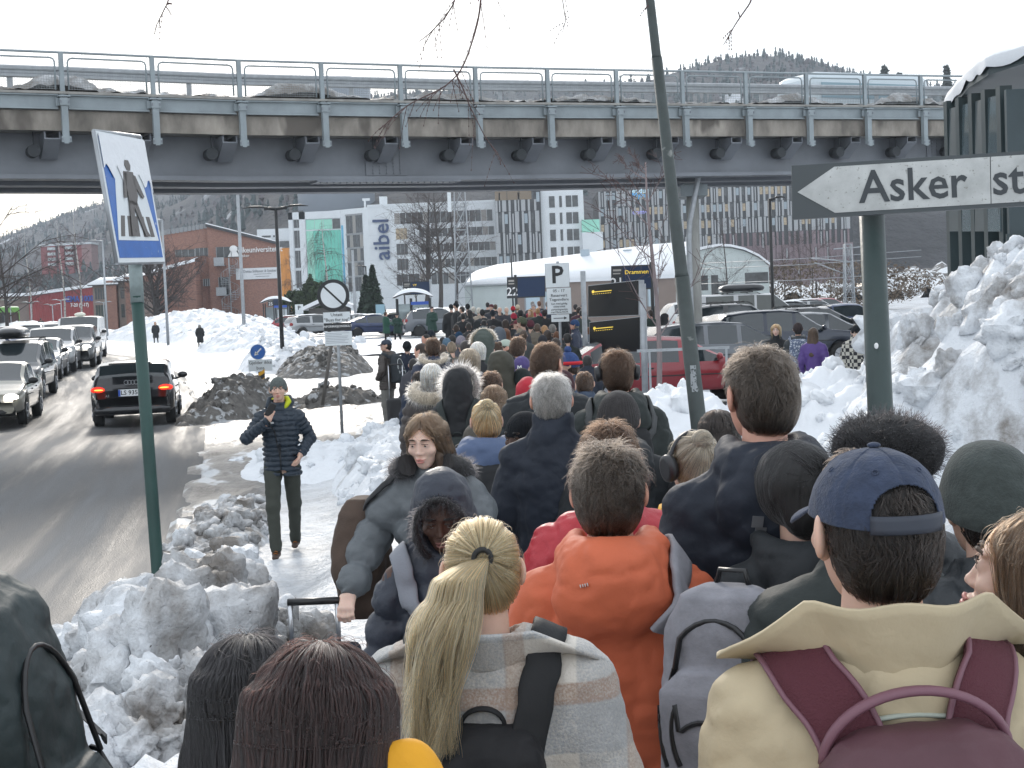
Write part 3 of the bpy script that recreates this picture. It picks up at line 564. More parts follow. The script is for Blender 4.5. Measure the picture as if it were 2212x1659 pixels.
def person(px,py,d,yaw=0.,hgt=None,jk=None,tr=(.035,.037,.042),sk=SK_L,hair='brown',style='short',hat=None,hood=None,arms=('down','down'),label='',lod=1,sex='m',group=None,build=1.,tilt=0.,turn=0.,coll=None,legs='stand',gl=None,hairlen=None,face=None,hres=None,hands=False,lean=0.,nodf=0.):
 """px, py: where the crown of the head stands in the photograph, d: metres ahead. Returns the thing and its frame."""
 top=at(px,py,d);x,y=top[0],top[1];g=gz(x,y)-.01;H=top[2]-g
 hat_h={'beanie':.012,'cap':.012,'beret':.02}.get(hat['t']if hat else '',0);Hb=H-hat_h-(.012 if style!='bald' else 0)-(.02 if hood=='up' else 0)
 s=Hb/1.78;hs=min(1.0,max(.92,.42+.56*s))*(1 if sex=='m' else.95)
 r_=np.random.default_rng(int(px*7+py*13));loc=(x,y,g);T=thing('person',label,'person',loc,yaw,group)
 near=lod==0;hstep={0:.010,1:.014,2:.03,3:.045}[lod]
 bw=build*(1.if sex=='m' else.92)
 hc=np.array([0,.0+lean*.5,1.78*s-.122*hs]);face=(lod<=1)if face is None else face
 Rh=rotz(turn)@rotx(-tilt);neck=np.array([0,-.035+lean*.45,1.50*s])
 def hrot(V):return(V-neck-[0,.01,.03])@Rh.T+neck+[0,.01,.03]
 def hrotinv(X):return(X-neck-[0,.01,.03])@Rh+neck+[0,.01,.03]
 j=dict(jk or{});jt=j.get('t','shell');q,qa=(j.get('q',.075),j.get('qa',.024))if jt=='puffer' else(0,0);fat=j.get('fat',{'puffer':.026,'shell':.012,'wool':.016}.get(jt,.012));hem=j.get('hem',.82)*s
 hd=head_solid(hc,hs,face and lod<=1,sex=='f',not(hood=='up'))
 Vh,Qh=hd.mesh(hres or{0:.0045,1:.009,2:.018,3:.03}[lod]if not(near and face)else.0038);Vh=hrot(Vh)
 b=Solid(.04);hcw=hrot(hc[None])[0]
 b.cone(neck-[0,0,.04],hcw+Rh@np.array([0,-.02,-.06*hs]),.062*s*bw,.055*hs);b.ell((0,-.015,1.30*s),(.13*s*bw,.075*s,.15*s));b.cone((-.13*s,-.02,1.385*s),(.13*s,-.02,1.385*s),.035,.035)
 b.ell((0,0,1.1*s),(.13*s,.09*s,.2*s));b.ell((0,0,.93*s),(.15*s*bw,.1*s,.12*s))
 LA=[arm_joints(p_,s,sd)for p_,sd in zip(arms,(-1,1))]
 for(S_,E_,W_),sd in zip(LA,(-1,1)):b.cone(S_,E_,.045,.038);b.cone(E_,W_,.036,.027)
 LJ=[]
 for sd in(-1,1):
  st={'stand':(0,0),'walk':(.16*sd,.30*sd),'wide':(0,0)}[legs];fx=.10 if legs!='wide' else.17
  hp=np.array([sd*.088,0,.90])*s;kn=np.array([sd*(.095 if legs!='wide' else.135),.02+st[0],.50])*s;an=np.array([sd*(fx if legs!='walk' else.075),-.02+st[1],.085+(.02 if st[1]<0 else 0)])*s
  LJ.append((hp,kn,an));b.cone(hp,kn,.075*s,.052*s);b.cone(kn,an,.05*s,.035*s)
 Vb,Qb=b.mesh({0:.016,1:.022,2:.035,3:.05}[lod]);Vs,Qs=[Vb,Vh],[Qb,Qh+len(Vb)];off=len(Vb)+len(Vh)
 if hands:
  for(S_,E_,W_),sd,hnd in zip(LA,(-1,1),hands):
   if hnd is None:continue
   Vx,Qx=hand_solid(W_,hnd[0],hnd[1],hnd[2]if len(hnd)>2 else sd,hs,hnd[3]if len(hnd)>3 else.5).mesh(.0035 if lod<=1 else.008);Vs.append(Vx);Qs.append(Qx+off);off+=len(Vx)
 body=mesh_np('body',np.concatenate(Vs),np.concatenate(Qs),sk,T)
 if face and lod<=1:
  m=MB()
  for sx in(-1,1):
   e=hrot((hc+np.array([sx*.031,.0885,.012])*hs)[None])[0];m.ball(e,.0118*hs,12,8,0)
   m.ball(e+Rh@np.array([0,.0062*hs,-.001]),.0068*hs,10,6,1)
  m.build('eyes',[mat('eye_white',(.75,.72,.70),.15),mat('iris_brown',(.05,.03,.02),.1)],T)
  m=MB()
  for sx in(-1,1):
   P=np.array([[sx*t,.106-abs(t-.03)*.35-(t>.045)*.006,.035+.006*math.sin((t-.012)/.04*math.pi)]for t in np.linspace(.012,.052,7)])*hs+hc
   m.tube(hrot(P),[.0012,.0032,.004,.004,.0035,.0028,.001],5)
   P=np.array([[sx*(.031+.017*math.sin(t)),.1045-.006*abs(math.sin(t)),.0175+.003*math.cos(t)]for t in np.linspace(-1.4,1.4,7)])*hs+hc
   m.tube(hrot(P),.0014,4)
  m.build('eyebrows',hbase('dark' if hair in('brown','dark','black')else 'dblond'),T)
  m=MB();lp=MB()
  for zc,ry_,w_ in((-.0525,.0046,.024),(-.0635,.0058,.021)):
   P=np.array([[t*w_,.1105-(t*w_)**2*18,zc+(.0018*math.cos(t*5)if zc>-.06 else-.001*math.cos(t*2))]for t in np.linspace(-1,1,9)])*hs+hc
   lp.tube(hrot(P),np.array([.001,.65,.9,1,1,1,.9,.65,.001])*ry_*hs,6)
  lp.build('lips',mat('lips_dark' if sk is SK_D else 'lips',(.16,.06,.05)if sk is SK_D else(.52,.21,.18),.4),T)
 t_=Solid(.035)
 t_.ell((0,-.005,.95*s),(.165*s*bw,.115*s,.10*s));wv=.012 if lod<=1 else 0
 for hp,kn,an in LJ:t_.cone(hp,kn,.094*s*bw,.068*s);t_.cone(kn,an,.066*s,.058*s)
 t_.cutz(.075*s);V,Q=t_.mesh({0:.018,1:.018,2:.035,3:.05}[lod])
 if lod<=1:V=wrinkle(V,.006,11,5,(1,1,1.8))
 mesh_np('trousers',V,Q,tr if not isinstance(tr,tuple)else mat('trousers_%02d%02d%02d'%tuple(int(99*c_)for c_ in tr),tr,.85,bump=.4,bscale=90,bdist=.003),T)
 for k_,(hp,kn,an)in enumerate(LJ):
  sh=Solid(.02);sh.cone(an-[0,.03*s,.035],an+[0,.0,.02],.045,.05);sh.cone(an+[0,-.02,-.045],an+[0,.13*s,-.055],.038,.034,sq=(1.05,1,.75));sh.cutz(an[2]-.088)
  if lod<=2:V,Q=sh.mesh(.012 if lod<2 else.03);mesh_np('shoe',V,Q,j.get('shoe',mat('dark_shoe',(.03,.026,.024),.6)),T)
 c_=Solid(.045);S1,S2=LA[0][0],LA[1][0];f=fat
 zs=np.array([hem/s-.001,.86,1.0,1.15,1.30,1.40,1.47,1.52])if hem/s<.859 else np.array([hem/s,hem/s+.02,1.0,1.15,1.30,1.40,1.47,1.52])
 if hem/s>=.98:zs[2]=hem/s+.05
 ax=(np.array([.185,.18,.165,.170,.182,.155,.085,.06])+f)*s*bw;ay=(np.array([.125,.122,.118,.125,.130,.108,.075,.06])+f)*s;cy=np.array([0,0,0,-.005,-.012,-.02,-.03,-.035])*s+lean*np.linspace(0,.4,8)
 if sex=='f':ax=ax*np.array([1.08,1.06,.93,.93,.95,.95,.95,1]);
 c_.loft(zs*s,ax,ay,0,cy,q=q*s,qa=qa)
 if hem/s<.7:c_.loft(np.array([hem/s,.86])*s,[ax[0]*1.05,ax[1]],[ay[0]*1.1,ay[1]],q=q*s,qa=qa)
 c_.cone((-.07*s,-.03,1.462*s),LA[0][0]+[.01,0,-.006],.042+f,.056*s+f,q=q,qa=qa*.8);c_.cone((.07*s,-.03,1.462*s),LA[1][0]+[-.01,0,-.006],.042+f,.056*s+f,q=q,qa=qa*.8)
 ar=j.get('arm',1.)
 for S_,E_,W_ in LA:c_.cone(S_-[0,0,.02],E_,(.062*s+f)*ar,(.050*s+f)*ar,q=q,qa=qa,k=.03);c_.cone(E_,W_,(.049*s+f)*ar,(.040*s+f*.8)*ar,q=q,qa=qa,k=.03)
 coll=coll or j.get('coll','stand')
 if hood=='down' or coll=='hood':
  for t in np.linspace(-1.9,1.9,9)[:-1]:
   t2=t+3.8/8;f1=lambda t:np.array([.095*math.sin(t),-.03-.095*math.cos(t)+lean*.4,1.505+.0*t-.045*math.cos(t)+.02])*[1,1,s]+[0,0,.0]
   rr_=lambda t:.030+.030*max(0,math.cos(t));c_.cone(f1(t),f1(t2),rr_(t)*j.get('hoodsz',1),rr_(t2)*j.get('hoodsz',1),k=.025)
  c_.ell((0,-.15,1.43*s),np.array([.115,.055,.085])*j.get('hoodsz',1),k=.04)
 elif coll=='stand':c_.cone((0,-.035+lean*.4,1.44*s),(0,-.030+lean*.45,1.53*s),.088,.083,k=.03)
 elif coll=='low':c_.cone((0,-.035,1.44*s),(0,-.032,1.485*s),.086,.080,k=.03)
 elif coll=='high':c_.cone((0,-.035+lean*.4,1.44*s),(0,-.02+lean*.45,1.57*s),.092,.095,k=.03)
 if hood=='up':
  hz=hcw;up=Rh
  c_.ell(hz+up@np.array([0,-.022,.030]),np.array([.112,.130,.125])*hs*j.get('hoodsz',1),k=.03,R=Rh)
  c_.ell(hz+up@np.array([0,-.03,-.05]),np.array([.108,.118,.12])*hs*j.get('hoodsz',1),k=.04,R=Rh)
  c_.cone(hz+up@np.array([0,-.03,-.09]),(0,-.04,1.46*s),.105,.115,k=.05)
 if coll!='closed' and hood!='up':c_.cone((0,-.03+lean*.42,1.50*s),(0,-.0+lean*.5,1.72*s),.066,.09,k=.01,op='s')
 if hood=='up':c_.ell(hcw+Rh@np.array([0,.065,-.005])*hs,np.array([.074,.135,.105])*hs*j.get('hoodsz',1),k=.012,op='s',R=Rh)
 if hem/s<.86:c_.cone((0,.0,hem-.2),(0,0,hem+.03),.13*s,.13*s,k=.01,op='s')
 for(S_,E_,W_)in LA:
  dv=(W_-E_)/np.linalg.norm(W_-E_);c_.cone(W_+dv*.055,W_+dv*.16,.05,.07,k=.01,op='s')
 jm=j.get('m')or cloth('jacket_%s_%02d%02d%02d'%((jt,)+tuple(int(99*q_)for q_ in j['c'])),j['c'],jt)
 V,Q=c_.mesh(j.get('res',hstep));
 if lod<=1:V=wrinkle(V,{'puffer':.007,'shell':.008,'wool':.005}.get(jt,.006)*(1 if near else 1.2),{'puffer':16,'shell':8,'wool':6}.get(jt,8),int(px)%50,(1,1,1.5 if jt!='puffer' else.8));V=wrinkle(V,.0025,28,int(px)%40+3)
 if lod<=1:V=folds(V,{'puffer':.006,'shell':.0095,'wool':.007}.get(jt,.01)*s,{'puffer':11,'shell':6,'wool':4.5}.get(jt,6),int(px)%61)
 jo=mesh_np(j.get('name','jacket'),V,Q,jm,T)
 fr=dict(T=T,s=s,hs=hs,hc=hc,hrot=hrot,Rh=Rh,hcw=hcw,jacket=c_,neck=neck,LA=LA,LJ=LJ,r=r_,bw=bw,H=H,loc=np.array(loc),yaw=yaw,lod=lod,jo=jo)
 if hair and hood!='up' and style!='bald':hairdo(fr,style,hair,hat,lod,hairlen)
 elif hood=='up' and style=='long':hairdo(fr,'fringe',hair,hat,lod,hairlen)
 if hat:headwear(fr,**hat)
 if gl:glasses(fr)
 return fr
def scalp(fr,th,ph,off=0.):
 """point on the skull: th azimuth (0 = face), ph angle from the crown"""
 hs,hc=fr['hs'],fr['hc'];c=hc+np.array([0,-.012,.026])*hs;r=(np.array([.078,.098,.090])*hs+off)
 low=np.clip((ph-1.5)/1.2,0,1)
 return c+np.stack([np.sin(th)*np.sin(ph)*r[0]*(1-.22*low),np.cos(th)*np.sin(ph)*r[1]*(1-.25*low),np.cos(ph)*r[2]*(1+.35*low)],-1)
def hairdo(fr,style,hair,hat,lod,hl=None):
 T,hs,hc,r_=fr['T'],fr['hs'],fr['hc'],fr['r'];m=hm(hair);mb=hbase(hair);c=hc+np.array([0,-.012,.026])*hs
 N={0:5200,1:900,2:0,3:0}[lod];rad0={0:.00055,1:.0013,2:.002,3:.003}[lod]
 h=Solid(.012);e={'short':.006,'crop':.003,'messy':.012,'bob':.018,'long':.010,'bun':.006,'pony':.006,'curly':.026,'thick':.009,'fringe':.004,'hidden':0}.get(style,.008)
 h.ell(c,np.array([.078,.098,.090])*hs+e)
 P=lambda x,y,z:hc+np.array([x,y,z])*hs
 if style in('short','crop','messy','thick'):h.ell(P(0,-.052,-.03),np.array([.068,.058,.07])*hs+e*.6,k=.03)
 if style in('bun','pony','fringe'):h.ell(P(0,-.045,-.03),np.array([.069,.064,.06])*hs+e*.6,k=.03)
 if style=='curly':h.ell(P(0,-.07,-.05),np.array([.08,.06,.07])*hs,k=.03);h.ell(P(0,-.09,.03),np.array([.045,.035,.045])*hs,k=.02)
 if style=='bun':h.ell(P(.0,-.075,.095),np.array([.036,.034,.032])*hs,k=.008)
 if style in('bob','long'):
  h.loft(hc[2]+np.array([-.11 if style=='bob' else-.20,-.06,.0,.06])*hs,np.array([.088,.098,.094,.085])*hs,np.array([.07,.082,.088,.08])*hs,hc[0],hc[1]-.035*hs,k=.025)
 if style=='long':
  L_=hl or.36
  for sd in(-1,1):h.cone(P(sd*.055,-.04,-.08),P(sd*.085,-.10,-L_),.045*hs,.04*hs,k=.04,sq=(1.1,.75,1))
  h.cone(P(0,-.07,-.08),P(0,-.14,-L_),.06*hs,.055*hs,k=.04,sq=(1.2,.6,1))
 h.ell(P(0,.088,-.028),np.array([.066,.070,.092])*hs,k=.012,op='s')
 if style=='long' and fr['lod']<=1:
  h.ell(P(0,.098,-.005),np.array([.062,.066,.090])*hs,k=.01,op='s')
  for sd in(-1,1):h.cone(P(sd*.074,.045,-.06),P(sd*.10,.035,-.26),.018*hs,.026*hs,k=.02)
 if style in('short','crop','messy','thick','bun','pony','fringe'):
  for sd in(-1,1):h.ell(P(sd*.095,.012,-.028),np.array([.034,.040,.052])*hs,k=.01,op='s')
  h.ell(P(0,-.03,-.135),np.array([.09,.09,.05])*hs,k=.012,op='s')
 V,Q=h.mesh({0:.005,1:.009,2:.016,3:.028}[lod]);V=wrinkle(V,.0025 if lod<2 else.004,30,5,(1,1,.4));V=fr['hrot'](V)
 ho=mesh_np('hair',V,Q,mb,T)
 if style=='pony':m_p=True
 if N==0:return
 n=int(N*1.5);th=r_.uniform(-math.pi,math.pi,n);ph=np.arccos(1-r_.uniform(0,1.82,n))
 fb=np.cos(th);phmax=np.where(fb>.55,1.02+.0*fb,np.where(fb>-.1,1.68,2.6));side=np.abs(np.sin(th));phmax=np.where((fb>.1)&(fb<=.55),1.25,phmax)
 keep=ph<phmax
 if hat:keep&=(ph>1.4)|((hat['t']=='cap')&(np.abs(th)>2.72)&(ph>1.0)&(ph<1.35))
 th,ph=th[keep],ph[keep];n=len(th);K=9;t=np.linspace(0,1,K)[None]
 if style in('short','crop','thick','messy'):
  L={'short':.030,'crop':.014,'thick':.038,'messy':.040}[style]*(hl or 1)*(1.25-.5*np.clip(ph/2,0,1))*r_.uniform(.55,1.3,n);lift={'short':.35,'crop':.55,'thick':.5,'messy':.75}[style]
  cl=fbm(th*3.5,ph*4.5,0,int(fr['H']*999)%97,3);tw=cl*1.3+r_.normal(0,.28,n)
  th0,ph0=th[:,None],ph[:,None];dph=(L[:,None]/.09)*t*np.cos(tw)[:,None]*(1-.0*lift);dth=(L[:,None]/.09)*t*np.sin(tw)[:,None]/np.maximum(.35,np.sin(ph0))
  of=.004*hs+(L[:,None]*lift)*np.sin(t*1.5)*(1-.45*np.clip(ph0/1.8,0,1))*(1+.5*fbm(th0*6,ph0*6,0,9,2));P=scalp(fr,th0+dth,ph0+dph,0);cn=P-c;cn/=np.linalg.norm(cn,axis=-1)[...,None];P=P+cn*of[...,None]
  if style=='messy':P=P+.006*np.stack([fbm(th0*20,t*3,ph0*20,3,2),fbm(th0*20,t*3+9,ph0*20,3,2),fbm(th0*20+9,t*3,ph0*20,3,2)],-1)*t[...,None]
  rad=rad0*(1-.75*t**2)*np.ones((n,1))
 elif style in('bob','long'):
  Ltot=({'bob':.17,'long':.42}[style]if hl is None else hl)*r_.uniform(.8,1.12,n);K=14;t=np.linspace(0,1,K)[None]
  part=np.where(th>=0,1,-1);th0=th[:,None];tt=t;phe=ph[:,None]+(1.55-ph[:,None])*np.clip(tt*2.2,0,1)**.9*(ph[:,None]<1.55)
  the=np.where(np.abs(th0)<.9,th0+np.sign(th0)*np.clip(tt*2,0,1)*(.95-np.abs(th0)),th0)
  th_c=the;P=scalp(fr,th_c,np.minimum(phe,1.75),e*.9+.004)
  fall=np.clip(tt-.40,0,1)/.60;P=P+np.array([0,0,-1.])*(fall*Ltot[:,None])[...,None]**1.0
  if style=='bob':ctr=hc+np.array([0,-.03,0]);inw=(np.clip(fall,0,1)**2)[...,None]*.22;P[...,:2]=P[...,:2]+(ctr[:2]-P[...,:2])*inw
  else:
   back=(fall**1.0)[...,None]*np.array([.0,-.10,0]);P=P+back;sp=fall[...,None]*.012;P[...,0]*=(1+.12*fall)
  cj=r_.normal(0,1,(n,1));wv_=.006+.010*fall+.002*cj;P=P+wv_[...,None]*np.stack([fbm(th0*3+tt*2,tt*3,ph[:,None]*3,5,2),fbm(th0*3,tt*3+5,ph[:,None]*3,6,2),0*tt*th0],-1)
  rad=rad0*(1-.6*t**3)*np.ones((n,1))*(1.15)
 else:
  tie={'bun':hc+np.array([0,-.075,.085])*hs,'pony':hc+np.array([0,-.112,.042])*hs,'curly':hc+np.array([0,-.12,.02])*hs,'fringe':hc+np.array([0,-.12,-.05])*hs}[style]
  p0=scalp(fr,th,ph,.003);v=(tie-c);v/=np.linalg.norm(v);a0=p0-c;P=[]
  for q in np.linspace(0,1,K):
   a=a0*(1-q)+(tie-c)*q;un=a/(np.linalg.norm(a,axis=1)[:,None]+1e-6);den=np.sqrt((un[:,0]/(.078*hs+.007))**2+(un[:,1]/(.098*hs+.007))**2+(un[:,2]/(.09*hs+.007))**2);lowf=np.clip(-un[:,2]-.3,0,1)*.03
   bump_=.004*math.sin(q*math.pi)*(1+1.6*fbm(th*7,ph*7,0,4,2));P.append(c+un*(1/den+bump_+lowf*1.2)[:,None])
  P=np.stack(P,1);rad=rad0*np.ones((n,K))
  if style=='curly':P=P+.012*np.stack([np.sin(40*th[:,None]+t*9),np.cos(33*ph[:,None]+t*8),np.sin(25*th[:,None]+t*10)],-1)*(t**.5)[...,None]
  if style=='bun':
   nb=n//3;a=r_.uniform(0,6.28,nb)[:,None];tq=np.linspace(0,1,K)[None];bb=r_.uniform(-1,1,nb)[:,None];bc=hc+np.array([0,-.078,.10])*hs
   an=a+tq*2.6;rx=.036*hs*np.sqrt(1-.7*bb**2)*r_.uniform(.8,1.15,(nb,1));Pb=bc+np.stack([np.cos(an)*rx,bb*.03*hs+0*an,np.sin(an)*rx],-1);P=np.concatenate([P,Pb]);rad=np.concatenate([rad,rad[:nb]])
  if style=='pony':
   npn=int(N*.75);K2=22;tq=np.linspace(0,1,K2)[None];u=r_.normal(0,1,(npn,2));u=u/np.maximum(1,np.linalg.norm(u,axis=1)/1.6)[:,None];L=(hl or.40)*(1-.35*r_.random(npn)**2)[:,None]
   sx_=-.135*tq**.9-.02*np.sin(tq*4);sy=-.065*np.sin(np.clip(tq*3.2,0,math.pi/2))-.03*tq;sz=.02*np.sin(tq*6)*(tq<.25)-L*tq
   wd=.009+.026*np.sin(np.clip(tq*1.35,0,1)*math.pi*.78)*(1-.35*tq);cl=np.floor(np.arctan2(u[:,1:2],u[:,:1])*2.2);wav=.012*np.sin(tq*9+cl*1.7)*tq
   Pp=tie+np.stack([sx_+u[:,:1]*wd*1.15+wav,sy+u[:,1:2]*wd*.8+wav*.5,sz+0*u[:,:1]],-1)+.006*tq[...,None]*r_.normal(0,1,(npn,1,3))
   Pp=fr['hrot'](Pp.reshape(-1,3)).reshape(Pp.shape);strands('ponytail',Pp,rad0*(1.25-.7*tq**2)*np.ones((npn,1)),m,T)
   mt=MB();mt.tube([tie+fr_*.001+np.array([.017*math.cos(a),-.006,.017*math.sin(a)])for fr_,a in((0,q*2*math.pi/14)for q in range(15))],.006,8,False);V_=np.concatenate(mt.v);mt.v=[fr['hrot'](V_)];mt.build('hair_tie',mat('black_elastic',(.01,.01,.01),.6),T)
 if style not in('curly',):
  Pf=P.reshape(-1,3);dv=h.value(Pf[:,0],Pf[:,1],Pf[:,2]);ins=dv<.0018;Pf[ins]=h.project(Pf[ins],np.repeat(.0012+.0045*r_.random(P.shape[0])**2,P.shape[1])[ins],3);P=Pf.reshape(P.shape)
  ok=dv.reshape(P.shape[:2])[:,0]<(.03 if style in('long','bob')else.016);P,rad=P[ok],np.broadcast_to(rad,P.shape[:2])[ok]
 P=fr['hrot'](P.reshape(-1,3)).reshape(P.shape);strands('hair_strands',P,rad,m,ho)
 if lod==0:
  nf=130;th=r_.uniform(-math.pi,math.pi,nf)[:,None];ph=r_.uniform(0,1.5,nf)[:,None];tq=np.linspace(0,1,7)[None];o_=(e+.004+r_.uniform(.003,.013,(nf,1))*np.sin(tq*2.4));P=scalp(fr,th+tq*r_.uniform(-.5,.5,(nf,1)),ph+tq*r_.uniform(.1,.5,(nf,1)),0);cn=P-c;cn/=np.linalg.norm(cn,axis=-1)[...,None];P=P+cn*o_[...,None]
  P=fr['hrot'](P.reshape(-1,3)).reshape(P.shape)
  if style not in('short','crop')and not hat:strands('stray_hairs',P,.00022*np.ones((nf,7)),m,ho)
def headwear(fr,t='beanie',c=(.05,.05,.05),kind='knit',ribs=0,fold=0.,sz=1.,back=False,low=0.,brim=None,pom=False):
 T,hs,hc,hrot,lod=fr['T'],fr['hs'],fr['hc'],fr['hrot'],fr['lod'];P=lambda x,y,z:hc+np.array([x,y,z])*hs;c0=P(0,-.012,.026)
 m=cloth('%s_%02d%02d%02d'%(t,*[int(99*q)for q in c]),c,kind);st={0:.006,1:.009,2:.016,3:.028}[lod]
 if t in('beanie','beret'):
  h=Solid(.02)
  if t=='beanie':
   h.ell(c0+[0,0,.008],np.array([.087,.108,.100])*hs*sz+.002);h.ell(c0+[0,-.005,-.02],np.array([.089,.110,.075])*hs*sz+.002,k=.02)
   if fold:h.ell(P(0,-.012,-.012),np.array([.094,.115,.05])*hs*sz,k=.008)
   h.cut(lambda X,Y,Z:(hc[2]+(-.012-low+.30*(Y-hc[1]))*hs-Z)*.95)
  else:
   h.ell(c0+[0,-.03,.03],np.array([.125,.125,.075])*sz);h.ell(c0+[0,-.01,-.02],np.array([.093,.112,.06])*hs,k=.03);h.ell(c0+[.03,-.07,.0],np.array([.09,.06,.06])*sz,k=.03)
   h.cut(lambda X,Y,Z:(hc[2]+(-.03+.25*(Y-hc[1]))*hs-Z)*.95)
  V,Q=h.mesh(st if not ribs else min(st,.0045))
  if ribs:
   a=np.arctan2(V[:,0]-c0[0],V[:,1]-c0[1]);dn=V-c0;dn/=np.linalg.norm(dn,axis=1)[:,None];zz=np.clip((V[:,2]-c0[2])/(.1*hs),0,1);V=V-dn*(.0035*(1-np.abs(np.cos(a*ribs/2))**.6)*np.clip((1-zz)*6,0,1))[:,None]
  V=wrinkle(V,.003 if t=='beanie' else.006,12,8);o=mesh_np('hat',V@np.eye(3)if False else hrot(V),Q,m,T)
  if pom:mb=MB();mb.ball(hrot((c0+[0,0,.12])[None])[0],.035,10,8);mb.build('pompom',m,o)
  if t=='beret' and lod==0:
   n=5000;i=fr['r'].integers(0,len(V),n);W=hrot(V[i]);dn=W-hrot(c0[None]);dn/=np.linalg.norm(dn,axis=1)[:,None];dn+=fr['r'].normal(0,.6,(n,3));q=np.linspace(0,.012,4)[None,:,None];strands('fuzz',W[:,None]+dn[:,None]*q,.0003*np.ones((n,4)),hm('black'),o)
  return o
 if t=='cap':
  sg=-1 if back else 1;h=Solid(.01);ctr=c0+[0,0,-.002]
  n1,n2=(200,90)if lod==0 else(24,10);a=np.linspace(0,2*math.pi,n1+1);p=np.linspace(0,1,n2)
  R0=np.array([.089,.111,.104])*hs*sz;A,Pp=np.meshgrid(a,p,indexing='ij');low_=1.55-.09*np.cos(A)
  PH=Pp*low_;sq=1+.035*np.sin(PH*2)**2
  seam=.0016*np.exp(-((np.mod(A*6/(2*math.pi)+.5,1)-.5)/.035)**2)if lod==0 else 0
  X=np.sin(A)*np.sin(PH)*(R0[0]*sq+.004*np.sin(PH)-seam);Y=np.cos(A)*np.sin(PH)*(R0[1]*sq-seam);Z=np.cos(PH)*(R0[2]-seam);Gd=np.stack([X,Y,Z],-1)+ctr
  if lod==0:dz=.0022*fbm(X*22,Y*22,Z*22,4,3);Gd=Gd+dz[...,None]*(Gd-ctr)/.1
  if back:
   pass
  V=Gd.reshape(-1,3);i=(np.arange(n1)[:,None]*n2+np.arange(n2-1)[None]).reshape(-1);Q=np.stack([i,i+1,i+n2+1,i+n2],1)
  if back:
   ce=V[Q].mean(1);hw=.052*hs;bk=(ce[:,1]<ctr[1]);bot=ctr[2]+R0[2]*math.cos(1.55);zz=(ce[:,2]-(ctr[2]-.006+.018*hs))/(.046*hs);hole=bk&(zz>0)&(np.abs(ce[:,0]-ctr[0])/hw<1)&(zz<np.sqrt(np.clip(1-((ce[:,0]-ctr[0])/hw)**2,0,1)))
   Q=Q[~hole]
  o=mesh_np('cap',hrot(V),Q,m,T);md=o.modifiers.new('thickness','SOLIDIFY');md.thickness=.002;md.offset=1
  mb=MB();na,nb_=17,6;G2=[]
  for u in np.linspace(-1,1,na):
   row=[]
   for v in np.linspace(0,1,nb_):
    ang=u*.95;base=np.array([math.sin(ang)*R0[0]*1.0,math.cos(ang)*R0[1]*1.0]);tip=np.array([u*.072*hs,R0[1]+(.070*hs)*math.sqrt(max(0,1-(abs(u)*.93)**2.6))]);q=base*(1-v)+tip*v
    row.append(ctr+np.array([q[0],q[1]*1,R0[2]*math.cos(1.50)+.004-.012*v-.018*u*u*v-.004]))
   G2.append(row)
  G2=np.array(G2)
  mb.grid(hrot(G2.reshape(-1,3)).reshape(G2.shape));bo=mb.build('brim',brim or m,o)
  if bo:md=bo.modifiers.new('thickness','SOLIDIFY');md.thickness=.004
  if lod==0:
   mb=MB();mb.ball(ctr+[0,0,R0[2]+.002],(.010,.010,.0045),14,8)
   mb.v=[hrot(np.concatenate(mb.v))];mb.build('button',m,o)
   mb=MB()
   for k in range(6):
    A_=(k+.5)*math.pi/3;PH_=.78;p_=ctr+np.array([math.sin(A_)*math.sin(PH_)*(R0[0]*1.03+.004),math.cos(A_)*math.sin(PH_)*R0[1]*1.03,math.cos(PH_)*R0[2]*1.0]);nn=(p_-ctr)/np.linalg.norm(p_-ctr);a_=np.cross(nn,[0,0,1]);a_/=np.linalg.norm(a_);b_=np.cross(nn,a_)
    mb=MB();mb.tube([hrot((p_+nn*.001+(a_*math.cos(t_)+b_*math.sin(t_))*.0042)[None])[0]for t_ in np.linspace(0,2*math.pi,13)],.0011,6,False);mb.build('eyelet',m,o)
   pass
  return o
def glasses(fr):
 m=MB();hs=fr['hs'];hc=fr['hc']
 for sx in(-1,1):
  m.tube(fr['hrot'](np.array([hc+np.array([sx*.031+.022*math.cos(a),.112,.012+.016*math.sin(a)])*hs for a in np.linspace(0,2*math.pi,13)])),.0014,5,False)
  m.tube(fr['hrot'](np.array([hc+np.array([sx*.053,.108,.015])*hs,hc+np.array([sx*.080,.03,.015])*hs,hc+np.array([sx*.084,-.01,.01])*hs])),.0014,5)
 m.tube(fr['hrot'](np.array([hc+np.array([-.009,.113,.014])*hs,hc+np.array([.009,.113,.014])*hs])),.0014,5);m.build('glasses',mat('spectacle_metal',(.1,.1,.1),.3,metal=.7),fr['T'])
def to_world(fr,P):
 P=np.asarray(P,float);return P@rotz(fr['yaw']).T+fr['loc']
